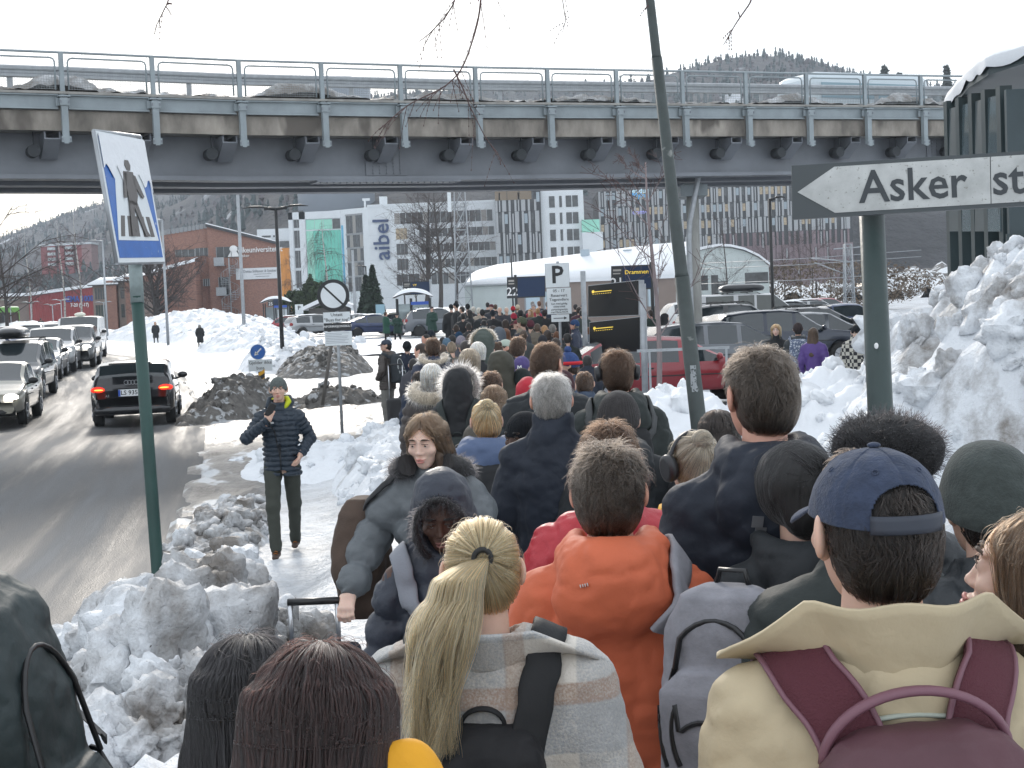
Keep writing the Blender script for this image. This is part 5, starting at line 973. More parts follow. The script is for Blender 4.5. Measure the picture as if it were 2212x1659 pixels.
# == the middle of the queue
def z8(u,v):return(1050+u/4.424)*.7373,(850+v/4.424)*.7373
def z4(u,v):return 1032.2+u/10,626.7+v/10
def Lod(d):return 1 if d<21 else(2 if d<48 else 3)
SH=lambda c:J('shell',c);PU=lambda c:J('puffer',c)
x,y=z8(945,950);U_=person(x,y,12.6,math.radians(2),sex='f',jk=J('puffer',(.055,.045,.042),fat=.028),hair='white',style='bob',label='person with a white blond bob and a broad brown fur collar',lod=1,face=False);fur_rim(U_,hood_arc(U_,.15,z=.03,a0=-2.3,a1=2.3),.055,'fur',2600,.035)
x,y=z8(1290,1010);U_=person(x,y,12.0,math.radians(-8),jk=J('shell',(.017,.020,.020),fat=.03,hoodsz=1.12),hood='up',hair='dark',label='person in a raised black hood with a long grey fur rim and crossed straps',lod=1,face=False);fur_rim(U_,U_['hrot'](np.array([U_['hc']+np.array([math.sin(a)*.125,.075,-.0+math.cos(a)*.145])for a in np.linspace(-2.3,2.3,21)])),.022,'furgrey',2600,.05)
backpack(U_,cloth('black_nylon2',(.022,.028,.027)),w=.26,h=.34,dp=.08,z1=1.22,label='small black backpack with crossed straps below the grey fur rimmed hood',lod=1,pocket=False)
x,y=z8(1760,1215);person(x,y,10.2,math.radians(-14),sex='f',jk=J('shell',(.085,.075,.062),fat=.02),hair='dblond',style='long',label='person with long two tone brown blond hair behind the topknot',lod=1,face=False,hairlen=.24)
x,y=z8(1840,800);person(x,y,13.2,math.radians(-4),jk=J('shell',(.050,.048,.036),fat=.03,hoodsz=1.15),hood='up',hair='dark',label='person in a tall raised olive brown hood',lod=1,face=False)
x,y=z8(2120,796);K1=person(x,y,15.2,math.radians(170),jk=J('shell',(.02,.02,.022)),hair='dark',style='short',hat=dict(t='cap',c=(.075,.055,.17),kind='wool'),label='person in a purple baseball cap with a white monogram',lod=1,tilt=math.radians(30))
for ch,a,dx in(('N',0,0),('Y',0,0)):text(ch,'cap_letter',.062,mat('white_thread',(.8,.8,.8),.7),K1['T'],tuple(K1['hrot']((K1['hc']+np.array([dx,.104,.062]))[None])[0]+np.array([0,.012,.008])),(math.radians(90-8),0,math.pi),thick=.01,ext=.003)
x,y=z8(1440,756);person(x,y,13.7,math.radians(-6),sex='f',jk=J('shell',(.022,.032,.062),fat=.02,hoodsz=1.1),hood='down',hair='ash',style='bob',label='person with a sandy blond bob and a navy hooded jacket',lod=1,face=False)
x,y=z8(1550,670);person(x,y,18.3,math.radians(-14),sex='f',jk=SH(BLACK),hair='white',style='bob',hairlen=.1,label='person with chin length silver hair',lod=1,face=False)
x,y=z8(1760,672);person(x,y,20,math.radians(80),sex='f',jk=J('shell',(.02,.022,.024)),hair='brown',style='bun',sk=SK_P,coll='high',label='person in profile with tied back brown hair and a black scarf',lod=1)
x,y=z8(2070,595);person(x,y,16.6,math.radians(-20),jk=J('shell',(.028,.032,.042),fat=.02),hair='brown',style='thick',label='person with thick brown hair above the purple cap',lod=1,face=False)
x,y=z8(1895,620);person(x,y,21,math.radians(110),jk=SH(CHAR),hair='brown',style='short',sk=SK_R,hat=dict(t='cap',c=(.36,.42,.36),kind='shell'),label='person in a pale sage green cap',lod=1)
x,y=z8(1620,530);U_=person(x,y,19.5,math.radians(-4),jk=J('shell',(.065,.080,.070),fat=.03,hoodsz=1.25),hood='up',hair='dark',label='person in a grey green hood with a thick tan fur edge',lod=1,face=False);fur_rim(U_,np.array([U_['hcw']+np.array([math.sin(a)*.145,-.03,.02+math.cos(a)*.145])for a in np.linspace(-1.7,1.5,19)]),.028,'fur',1200,.03)
x,y=z8(1130,785);person(x,y,19,math.radians(0),jk=J('shell',(.09,.07,.055)),hair='dark',style='short',hat=dict(t='beanie',c=(.055,.060,.055),kind='knit'),label='person in a close fitting dark grey beanie behind the white blond bob',lod=1,face=False)
x,y=z8(960,608);U_=person(x,y,18.3,math.radians(4),jk=J('puffer',(.020,.028,.055),fat=.028),hair='brown',style='thick',label='person with short brown hair and a navy jacket with fur round the neck',lod=1,face=False);fur_rim(U_,hood_arc(U_,.15,z=.03,a0=-2.2,a1=2.2),.032,'fur',1100,.03)
x,y=z8(800,675);person(x,y,22,math.radians(70),jk=J('shell',(.45,.45,.42)),hair='brown',style='short',sk=SK_R,label='young person looking left in a pale jacket with a lime collar',lod=2)
x,y=z8(870,560);person(x,y,33,math.radians(110),jk=SH(BLACK),hair='dark',style='crop',sk=SK_R,label='person with cropped dark hair and a flushed face',lod=2)
x,y=z8(940,505);person(x,y,35,math.radians(0),jk=SH(BLACK),hair='dark',hat=dict(t='beanie',c=(.02,.025,.035),kind='knit'),style='crop',label='person in a round black beanie beside the flushed face',lod=2)
x,y=z8(625,650);person(x,y,30,math.radians(15),jk=J('shell',(.014,.02,.038),hem=.7),hair='black',style='crop',hat=dict(t='beanie',c=(.012,.013,.016),kind='knit'),label='person in a black beanie and long navy coat beside the grey backpack strap',lod=2)
mid=[(1205,655,24,0,'ash','bun',None,(.1,.09,.07),'person with fine blond hair pinned low'),(1385,642,22,5,'greydark','thick',None,(.12,.10,.09),'person with tousled grey brown hair'),(1325,578,27,-5,'grey','short',('beanie',(.22,.20,.23)),(.06,.06,.07),'person in a lavender grey knitted hat'),(1140,610,30,20,'ginger','short',('beanie',(.10,.16,.22)),(.05,.05,.06),'person in a blue grey banded hat'),(1215,572,32,0,'dark','thick',None,(.04,.04,.05),'person with thick dark hair beside the teal beanie'),(1300,528,33,0,'dark','crop',('beanie',(.015,.045,.09)),(.03,.03,.04),'person in a deep teal blue beanie'),(1445,553,34,0,'dblond','short',None,(.05,.05,.05),'person with light brown hair left of the fur edged hood'),(1612,452,28,0,'grey','crop',('beanie',(.075,.085,.088)),(.05,.05,.05),'person in a smooth slate grey beanie above the fur edged hood'),(1745,452,33,0,'brown','long',None,(.06,.05,.04),'person with brown hair next to a raised grey hood'),(1090,600,33,0,'dark','short',None,(.04,.04,.045),'person with dark hair at the outer edge of the queue'),(1905,485,28,0,'ginger','long',None,(.03,.03,.035),'person with long copper red hair'),(1085,690,26,10,'dblond','short',None,(.05,.05,.05),'person with dark blond hair between two brown heads')]
for u,v,d,yw,hr,stl,ht,jc,lb in mid:
 x,y=z8(u,v);person(x,y,d,math.radians(yw),sex='f' if stl in('long','bun')else 'm',jk=SH(jc),hair=hr,style=stl,hat=dict(t=ht[0],c=ht[1],kind='knit')if ht else None,label=lb,lod=2,face=False)
x,y=z8(1822,482);person(x,y,27.5,0,jk=J('shell',(.085,.10,.12),hoodsz=1.1),hood='up',label='person in a raised blue grey hood',lod=2,face=False)
U_=person(1127,792,13.2,math.radians(4),jk=J('shell',(.018,.023,.023),fat=.03),hair='dark',style='crop',hat=dict(t='beanie',c=(.018,.024,.024),kind='knit'),label='person in a dark green black beanie beside a red hood',lod=1,face=False)
person(1140,812,11.6,math.radians(-5),jk=J('shell',(.40,.02,.035),fat=.02,hoodsz=.95),hood='up',label='small person in a bright red hood',lod=1,face=False)
U_=person(1224,757,14.2,math.radians(96),jk=J('puffer',(.035,.055,.095),fat=.02),hair='brown',style='short',sk=SK_L,hat=dict(t='beanie',c=(.04,.07,.18),kind='knit',pom=True),label='person in profile with a red, white and blue bobble hat',lod=1)
mb=MB();c_=U_['hc']+np.array([0,-.012,.02]);mb.tube(U_['hrot'](np.array([c_+[math.sin(a)*.099,math.cos(a)*.119,.0]for a in np.linspace(0,6.283,25)])),.016,8,False);mb.build('hat_band',mat('red_knit',(.5,.02,.03),.9,bump=.6,bscale=100),U_['T'])
person(1297,800,14.5,math.radians(20),jk=J('puffer',(.03,.045,.075)),hair='brown',style='short',label='person in a blue quilted jacket beside the bobble hat',lod=1,face=False)if False else None
x,y=1240,689;U_=person(x,y,36,math.radians(85),jk=J('puffer',(.020,.028,.055),fat=.035,hem=.66,hoodsz=1.),coll='high',hair='grey',style='crop',sk=SK_R,hat=dict(t='beanie',c=(.03,.06,.14),kind='knit'),gl=True,label='person in a long navy quilted parka and blue beanie left of the screens',lod=2,face=True)
far1=[(938,562,33,62,'brown','crop',('beanie',(.075,.085,.055)),(.035,.04,.05),'person turned left in an olive green beanie'),(1135,630,36,0,'dark','crop',('beanie',(.085,.025,.035)),(.12,.10,.075),'person in a burgundy beanie and khaki quilted hood'),(770,485,45,20,'dark','crop',('beanie',(.40,.03,.06)),(.02,.02,.03),'person in a crimson patterned headscarf'),(1280,708,38,0,'dblond','short',None,(.10,.09,.08),'person with light brown hair below the parking sign'),(1435,745,36,0,'blond','short',None,(.05,.05,.055),'person with wind blown fair hair below the parking sign'),(1605,718,34,0,'grey','short',None,(.02,.02,.022),'person with thin grey hair beside the sign post'),(920,802,33,0,'dblond','crop',('beanie',(.25,.21,.16)),(.04,.045,.055),'person in a beige beanie with a slate jacket'),(1700,872,33,0,'ginger','short',None,(.02,.02,.02),'person with reddish hair touching the sign post'),(850,620,37,80,'brown','crop',('cap',(.15,.04,.05)),(.03,.03,.04),'person with glasses left of the olive green beanie'),(1500,850,31,0,'brown','thick',None,(.015,.015,.016),'person with matted brown hair and a black scarf'),(760,640,40,0,'brown','short',None,(.02,.03,.03),'person with a yellow striped dark jacket')]
for u,v,d,yw,hr,stl,ht,jc,lb in far1:
 x,y=z4(u,v);person(x,y,d,math.radians(yw),jk=PU(jc)if 'quilted' in lb else SH(jc),hair=hr,style=stl,hat=dict(t=ht[0],c=ht[1],kind='knit')if ht else None,label=lb,lod=2,face=yw>30)
ex_=[(893,772,24,'dark','short',None,(.05,.05,.06),'person with dark hair behind the pale grey shoulder bag'),(948,748,26,'brown','thick',None,(.03,.03,.04),'person with brown hair right of the flushed face'),(975,742,31,'ash','short',None,(.06,.06,.07),'person with sandy hair in the dense middle rows'),(1002,727,33,'dark','short',('beanie',(.10,.08,.07)),(.04,.04,.04),'person in a taupe beanie in the dense middle rows'),(1085,742,24,'brown','short',None,(.04,.045,.06),'person with brown hair left of the sage green cap'),(1172,741,20,'dark','short',None,(.02,.024,.026),'person with dark hair beyond the purple cap'),(1172,722,28,'dark','crop',('beanie',(.03,.03,.035)),(.03,.035,.04),'person in a charcoal beanie behind the bald spot'),(1200,728,26,'brown','thick',None,(.05,.055,.06),'person with brown hair left of the sign post'),(1225,718,30,'dark','short',None,(.03,.03,.03),'person with dark hair right of the sign post'),(1130,712,32,'dblond','short',None,(.07,.08,.08),'person with fair hair in front of the beige beanie'),(985,700,40,'brown','short',None,(.03,.03,.04),'person with brown hair below the far queue'),(1012,696,42,'greydark','short',None,(.05,.05,.05),'person with greying hair below the far queue'),(1045,690,42,'dark','short',None,(.02,.02,.03),'person with black hair below the far queue'),(1092,690,40,'brown','bob',None,(.05,.04,.04),'person with a brown bob left of the olive beanie'),(1262,800,13.6,'brown','short',None,(.035,.055,.095),'person in a blue quilted jacket at the foot of the screens'),(905,800,17,'dark','short',None,(.02,.03,.055),'person in a dark navy coat left of the white blond bob'),(1268,765,24,'dark','short',None,(.02,.025,.04),'person in dark clothes left of the screen posts'),(1060,800,12.2,'brown','thick',None,(.06,.05,.045),'person with brown hair left of the tall olive hood'),(1215,795,10.8,'dark','short',('beanie',(.05,.02,.025)),(.02,.03,.05),'person in a dark wine beanie behind the grey haired person')]
for px,py,d,hr,stl,ht,jc,lb in ex_:person(px,py,d,math.radians(-6+(px%13)),jk=PU(jc)if 'quilted' in lb else SH(jc),hair=hr,style=stl,hat=dict(t=ht[0],c=ht[1],kind='knit')if ht else None,label=lb,lod=Lod(d),face=False)
def far(px,py,d,yw,hr,stl,ht,jc,lb,sk=SK_L,hem=.7,**k):
 return person(px,py,d,math.radians(yw),sex='f' if stl in('long','bob')else 'm',jk=J('shell',jc,hem=hem,fat=.035),hair=hr,style=stl,sk=sk,hat=dict(t=ht[0],c=ht[1],kind='knit',**(ht[2]if len(ht)>2 else{}))if ht else None,label=lb,lod=3,face=False,hairlen=None,group='people at the head of the queue',**k)
FQ=[(974,656,58,20,'grey','crop',('beanie',(.02,.02,.02)),BLACK,'standing person in a peaked black hat at the left end of the far queue'),(984,652,57,80,'dark','crop',('beanie',(.015,.015,.015),dict(pom=True)),(.02,.02,.018),'standing person in a black bobble hat and long coat'),(997,661,55,70,'dark','short',None,(.02,.022,.026),'standing person in profile with black hair and black parka'),(1010,655,56,0,'black','crop',('beanie',(.015,.015,.017)),(.02,.02,.022),'person in a raised black hood beside the black bobble hat'),(1013,668,52,60,'dark','long',None,BLACK,'person with long dark hair and a long black coat'),(1022,662,58,0,'white','bob',None,(.03,.03,.03),'person with fluffy white hair beside long dark hair'),(1034,664,55,0,'white','bob',None,(.3,.25,.2),'person with pale hair and a cream collar'),(1042,667,50,0,'dark','crop',('beanie',(.03,.032,.034)),(.02,.023,.028),'person in a dark hood with broad navy black back'),(1053,652,62,0,'dark','short',None,BLACK,'person with dark hair standing taller than those around'),(1061,656,58,160,'dark','crop',('beanie',(.1,.03,.04)),(.03,.035,.05),'person in a small wine red cap with a scarf'),(1070,656,60,0,'dblond','short',None,BLACK,'person with curly fair hair behind a bald head'),(1064,668,48,0,'dark','crop',('beanie',(.02,.024,.032)),(.018,.02,.027),'person in a navy hood with pale piping on the back'),(1079,662,55,185,'white','crop',None,(.03,.03,.033),'bald person with sunglasses facing the camera'),(1094,662,55,190,'white','short',None,(.03,.03,.034),'white haired person with sunglasses facing the camera'),(1108,660,56,0,'dark','crop',('beanie',(.38,.02,.03)),BLACK,'person in a scarlet beanie'),(1118,657,57,0,'blond','crop',('beanie',(.5,.42,.32)),(.02,.02,.02),'person in a cream knitted hat'),(1124,668,50,0,'black','bob',None,BLACK,'person with a wide black hood beside the cream hat'),(1150,650,62,0,'grey','short',None,CHAR,'person with reddish grey hair behind a grey knitted hat'),(1152,655,57,170,'dblond','crop',('beanie',(.28,.25,.25)),(.3,.03,.05),'person in a pale grey knitted hat and red scarf'),(1164,649,60,20,'ginger','crop',None,(.02,.025,.04),'person with cropped ginger hair seen against the window'),(1145,667,52,150,'blond','long',None,(.06,.06,.05),'person with long wavy blond hair facing the camera'),(1161,664,50,0,'blond','short',None,(.025,.03,.028),'person with spiky fair hair and a dark green jacket'),(1182,650,58,0,'grey','short',None,(.02,.03,.05),'grey haired person in a navy coat partly behind the parking sign'),(1176,668,50,0,'dark','crop',('beanie',(.04,.03,.03)),(.02,.02,.03),'person in a brown hat beside the parking sign'),(1000,675,50,0,'dark','short',None,BLACK,'person with a pale blue paper bag at the far left'),(1243,656,58,0,'dark','crop',('beanie',(.03,.028,.026)),BLACK,'person in a dark knitted hat right of the parking sign'),(1250,662,52,0,'brown','bob',None,(.06,.02,.03),'person with sunlit auburn hair right of the parking sign'),(1259,656,60,90,'dark','crop',('beanie',(.015,.015,.017)),(.06,.06,.06),'person in a flat black hat left of the screens'),(1256,668,48,0,'dark','short',None,(.05,.065,.06),'person in a grey green jacket left of the screens'),(1205,662,50,0,'dark','crop',('beanie',(.1,.1,.11)),BLACK,'person hidden behind the parking sign'),(1272,706,40,0,'ginger','bob',None,(.12,.14,.16),'person with fair hair seen between the two screens at the left'),(1295,704,40,0,'dblond','bob',None,(.25,.26,.28),'person in a pale grey coat seen between the two screens'),(1318,703,40,0,'dark','long',None,(.35,.33,.30),'person in a cream jacket seen between the two screens'),(1352,703,40,0,'grey','bob',None,(.06,.06,.06),'person with pale hair seen between the two screens at the right')]
for q in FQ:far(*q)
far(1404,668,46,30,'brown','short',None,(.025,.045,.035),'person in a dark green coat right of the screens',sk=SK_R)
U_=person(1437,676,42,math.radians(-75),jk=J('shell',(.014,.014,.016),fat=.035,hem=.6,hoodsz=1.),hood='up',label='person in a black hooded coat carrying a cream shopping bag',lod=2,face=False)
T=thing('tote_bag','cream cloth bag at the hip of the black hooded coat','bag',tuple(U_['loc']+[-.05,-.3,0]));mb=MB();mb.box((0,0,.92),(.42,.12,.42),None,0,.8);mb.tube([(-.1,0,1.1),(-.02,.06,1.45),(.1,0,1.1)],.012,6);mb.build('bag_body',mat('cream_canvas',(.42,.38,.31),.9),T)
C1=person(833,731,28.9,math.radians(62),jk=J('puffer',(.055,.045,.040),fat=.02,q=.05,qa=.012,hem=.80),tr=(.17,.165,.15),hair='dark',style='crop',sk=SK_L,hat=dict(t='cap',c=(.03,.04,.06),kind='shell'),arms=('pocket','pocket'),label='person in a navy cap, brown quilted jacket and grey trousers with a suitcase',lod=1,coll='hood',turn=math.radians(35))
backpack(C1,cloth('charcoal_pack',(.03,.036,.042)),w=.30,h=.55,dp=.17,z1=1.50,label='charcoal roll top backpack on the brown quilted jacket',lod=1,trim=mat('pale_stripe',(.6,.62,.62),.5))
g_=at(862,943,28.4);suitcase(g_[0],g_[1],gz(g_[0],g_[1]),.42,.60,.26,mat('black_case',(.016,.016,.018),.5,bump=.3,bscale=50),'black suitcase with silver handle beside the grey trousers',handle=.62,rz=math.radians(12),hw=.26)
g_=at(884,930,30.5);suitcase(g_[0],g_[1],gz(g_[0],g_[1]),.36,.55,.24,mat('black_case2',(.02,.021,.024),.55,bump=.3,bscale=50),'second black suitcase behind the one with the silver handle',handle=.05)
GRN=J('shell',(.010,.060,.038),fat=.035,hem=.66)
W1=person(833,673,80,math.radians(-60),jk=GRN,tr=(.012,.012,.013),hair='brown',style='short',sk=SK_R,label='steward in a bright green jacket with a pale hem stripe',lod=2,arms=('front','front'),legs='wide')
GR2=J('shell',(.012,.040,.030),fat=.035,hem=.66)
person(857,676,81,math.radians(185),jk=GR2,tr=(.012,.012,.013),hair='dark',style='short',hat=dict(t='cap',c=(.02,.02,.02),kind='shell'),label='steward in a dark green jacket with hands held together',lod=2,arms=('front','front'),legs='wide',face=False)
person(932,661,78,math.radians(150),jk=GR2,tr=(.012,.012,.013),hair='dark',style='crop',hat=dict(t='cap',c=(.03,.02,.02),kind='shell'),label='steward with sunglasses in front of the bus shelter',lod=2,arms=('front','down'),face=False)
person(335,695,113,math.radians(180),jk=J('shell',(.02,.022,.03),hem=.5,fat=.04),hair='blond',style='bob',label='pedestrian with pale hair and scarf walking on the snowy pavement',lod=3,face=False,legs='walk')
person(431,701,93,math.radians(0),jk=J('shell',(.014,.014,.016),hem=.42,fat=.05),hair='grey',style='bob',label='pedestrian in a long black coat on the snowy pavement',lod=2,face=False,legs='walk')
person(88,687,150,math.radians(10),jk=J('shell',(.03,.02,.02),fat=.06),hair='dark',style='short',label='distant person standing among the queueing cars',lod=3,face=False)
PB=mat('patterned_fabric',(.10,.13,.20),.8,speck=(38,.54,(.5,.53,.58)))
R1=person(1723,695,27,math.radians(-6),jk=J('puffer',(.022,.028,.032),fat=.03,hem=.6,hoodsz=1.1),coll='hood',hair='dark',style='crop',hat=dict(t='beanie',c=(.035,.028,.03),kind='knit'),label='person in a dark hooded coat with a patterned backpack by the parked cars',lod=2,face=False)
backpack(R1,PB,w=.36,h=.50,dp=.16,z1=1.50,label='blue and white patterned backpack by the parked cars',lod=1)
person(1676,700,27.6,math.radians(165),sex='f',jk=J('shell',(.015,.015,.017),fat=.02),coll='high',hair='blond',style='bob',sk=SK_P,label='smiling person with pale blond hair and a black scarf by the parked cars',lod=1)
person(1757,706,26.2,math.radians(-30),sex='f',jk=J('puffer',(.085,.045,.20),fat=.025),hair='dblond',style='long',label='person in a purple quilted jacket with long fair hair',lod=2,face=False,hairlen=.4)
CK=mat('checked_wool',(.3,.3,.3),.9);n=CK.node_tree;cb=n.nodes.new('ShaderNodeTexChecker');cb.inputs['Scale'].default_value=16;cb.inputs[1].default_value=(.5,.48,.42,1);cb.inputs[2].default_value=(.03,.03,.035,1);tc=n.nodes.new('ShaderNodeTexCoord');n.links.new(tc.outputs['Object'],cb.inputs[0]);n.links.new(cb.outputs[0],n.nodes['Principled BSDF'].inputs['Base Color'])
person(1849,700,26,math.radians(170),jk=J('wool',(.3,.3,.3),m=CK,fat=.03),hair='dark',style='short',sk=SK_P,hat=dict(t='beanie',c=(.015,.014,.014),kind='knit'),coll='high',tilt=math.radians(14),label='person in a checked shirt jacket and black beanie by the snow',lod=1)
WM=person(600,812,15.9,math.radians(184),hres=.0045,jk=J('puffer',(.020,.032,.048),fat=.014,q=.05,qa=.022,res=.008,hem=.80,shoe=mat('brown_boot',(.055,.03,.02),.5)),tr=(.040,.045,.036),hair=None,sk=SK_L,hat=dict(t='beanie',c=(.10,.115,.11),kind='knit',fold=0),arms=('pocket',((.335,.10,1.19),(.10,.235,1.37))),legs='walk',label='person in a navy quilted jacket and grey beanie speaking into a raised phone',lod=1,coll='stand',hands=((np.array([.3,.5,-.8]),np.array([-1,0,0])),(np.array([-.35,.1,.9]),np.array([.1,1,-.1]),-1,.95)))
s=WM['s'];LY=cloth('lime_lining',(.55,.62,.03),'shell')
mb=MB();mb.tube([(-.055,.03,1.47*s),(-.10,.01,1.545*s),(-.08,-.06,1.57*s),(0,-.09,1.575*s),(.08,-.06,1.57*s)],[.018,.030,.03,.02,.01],10);mb.build('hood_lining',LY,WM['T'])
mb=MB();mb.tube([(-.07,-.01,1.455*s),(-.13,-.03,1.53*s),(-.10,-.09,1.57*s),(0,-.13,1.575*s),(.1,-.09,1.56*s),(.13,-.02,1.48*s)],[.02,.028,.04,.045,.04,.02],10);mb.build('hood',cloth('jacket_puffer_020304',(.020,.032,.048),'puffer'),WM['T'])
mb=MB();C=WM['jacket'].project(np.array([(0,.4,z)for z in np.linspace(.83*s,1.5*s,24)]),.002);mb.tube(C,.006,6);mb.build('front_zip',BLKM,WM['T'])
mb=MB();C=WM['jacket'].project(np.array([(-.075,.4,z)for z in np.linspace(1.29*s,1.36*s,5)]),.003);mb.tube(C,.005,6);mb.build('pocket_zip',mat('pale_zip',(.5,.5,.42),.5),WM['T'])
c0=WM['jacket'].project(np.array([[-.13,.4,1.335*s]]),.004)[0];text('Rab','chest_logo',.03,mat('white_print',(.8,.8,.8),.6),WM['T'],tuple(c0),(math.pi/2,0,math.pi),ext=.002)
w_=WM['LA'][1][2];T=thing('phone','dark smartphone held up to the mouth of the walking person','phone',tuple(WM['loc']),WM['yaw']);ph=Solid(.004);R_p=rotz(.2)@rotx(-.35)@roty(-.45)
mb=MB();mb.box((w_+np.array([-.035,.035,.115])),(.075,.010,.15),R_p);o=mb.build('phone_body',mat('phone_glass',(.02,.018,.018),.2),T);o.modifiers.new('b','BEVEL').width=.006
mb=MB()
for hp,kn,an in WM['LJ']:
 for k in range(3):mb.tube([an+np.array([-.02,.035+.02*k,.01-.018*k]),an+np.array([.0,.045+.02*k,.022-.018*k]),an+np.array([.02,.035+.02*k,.01-.018*k])],.004,5)
lc=mb.build('laces',mat('orange_lace',(.45,.16,.03),.7),WM['T']);tag(lc,kind='stuff')
# == cars
GLS=mat('car_glass',(.02,.028,.032),.06,spec=.8,coat=.3);TYRE=mat('tyre_rubber',(.018,.018,.018),.85,bump=.4,bscale=60);RIM=mat('alloy',(.35,.36,.38),.35,metal=.8)
DKP=mat('dark_plastic',(.02,.021,.022),.5);HLON=mat('headlight_on',(.9,.9,.9),.1,emit=(1,.95,.85),estr=9);HLOFF=mat('headlight_glass',(.55,.58,.6),.1,spec=.8);TLOFF=mat('tail_light',(.25,.01,.012),.2);TLON=mat('tail_light_on',(.5,.02,.01),.3,emit=(1,.05,.02),estr=.8);TLY=mat('tail_light_amber',(.6,.3,.05),.3,emit=(1,.42,.06),estr=2.2);PLATE=mat('number_plate',(.72,.74,.75),.4);PBLUE=mat('plate_blue',(.02,.08,.4),.4);INK=mat('black_ink',(.012,.012,.014),.6)
PR=dict(hatch=dict(L=4.30,W=1.80,H=1.43,t=[0,.015,.06,.14,.26,.45,.56,.70,.76,.90,.97,1],b=[.62,.86,.93,.95,.93,.91,.90,.90,.88,.80,.70,.55],r=[.64,.90,1.16,1.36,1.42,1.43,1.39,1.06,.93,.83,.73,.57]),wagon=dict(L=4.75,W=1.84,H=1.50,t=[0,.015,.05,.10,.24,.45,.56,.71,.77,.90,.97,1],b=[.64,.90,.96,.98,.96,.94,.92,.91,.90,.82,.72,.55],r=[.66,.96,1.22,1.42,1.49,1.50,1.45,1.08,.95,.85,.75,.57]),suv=dict(L=4.65,W=1.90,H=1.68,t=[0,.015,.05,.10,.24,.45,.56,.70,.76,.92,.97,1],b=[.75,1.02,1.08,1.10,1.09,1.07,1.05,1.03,1.02,.95,.85,.65],r=[.77,1.08,1.38,1.60,1.67,1.68,1.62,1.20,1.07,.98,.88,.67]),mpv=dict(L=4.80,W=1.92,H=1.66,t=[0,.015,.04,.09,.24,.45,.60,.80,.85,.93,.97,1],b=[.70,.98,1.04,1.06,1.03,1.00,.98,.93,.90,.82,.72,.58],r=[.72,1.06,1.36,1.58,1.65,1.66,1.58,1.06,.94,.85,.75,.60]),van=dict(L=5.0,W=1.98,H=1.97,t=[0,.01,.02,.05,.2,.5,.68,.82,.86,.94,.98,1],b=[.9,1.12,1.16,1.18,1.18,1.16,1.15,1.12,1.10,.98,.85,.65],r=[1.85,1.90,1.93,1.96,1.97,1.97,1.93,1.38,1.16,1.02,.88,.67]),sedan=dict(L=4.70,W=1.85,H=1.44,t=[0,.015,.06,.16,.33,.46,.56,.70,.76,.90,.97,1],b=[.66,.92,.98,.96,.93,.91,.90,.90,.88,.80,.70,.55],r=[.68,.95,1.01,1.12,1.40,1.44,1.41,1.06,.93,.83,.73,.57]))
def paint(name,c,metal=.3):return mat('paint_'+name,c,.28,metal=metal,coat=.8,spec=.5)
PT=dict(black=paint('black',(.012,.013,.016)),anthracite=paint('anthracite',(.055,.06,.065)),silver=paint('silver',(.36,.37,.38),.5),white=paint('white',(.62,.63,.62),0),sand=paint('sand',(.40,.38,.32),.3),red=paint('red',(.28,.015,.025),.1),blue=paint('blue',(.02,.035,.10)),grey=paint('grey',(.12,.13,.145)),navy=paint('navy',(.015,.022,.04)),green=paint('green',(.12,.45,.05),0))
SNT=mat('snow_film',(.62,.65,.68),.7)
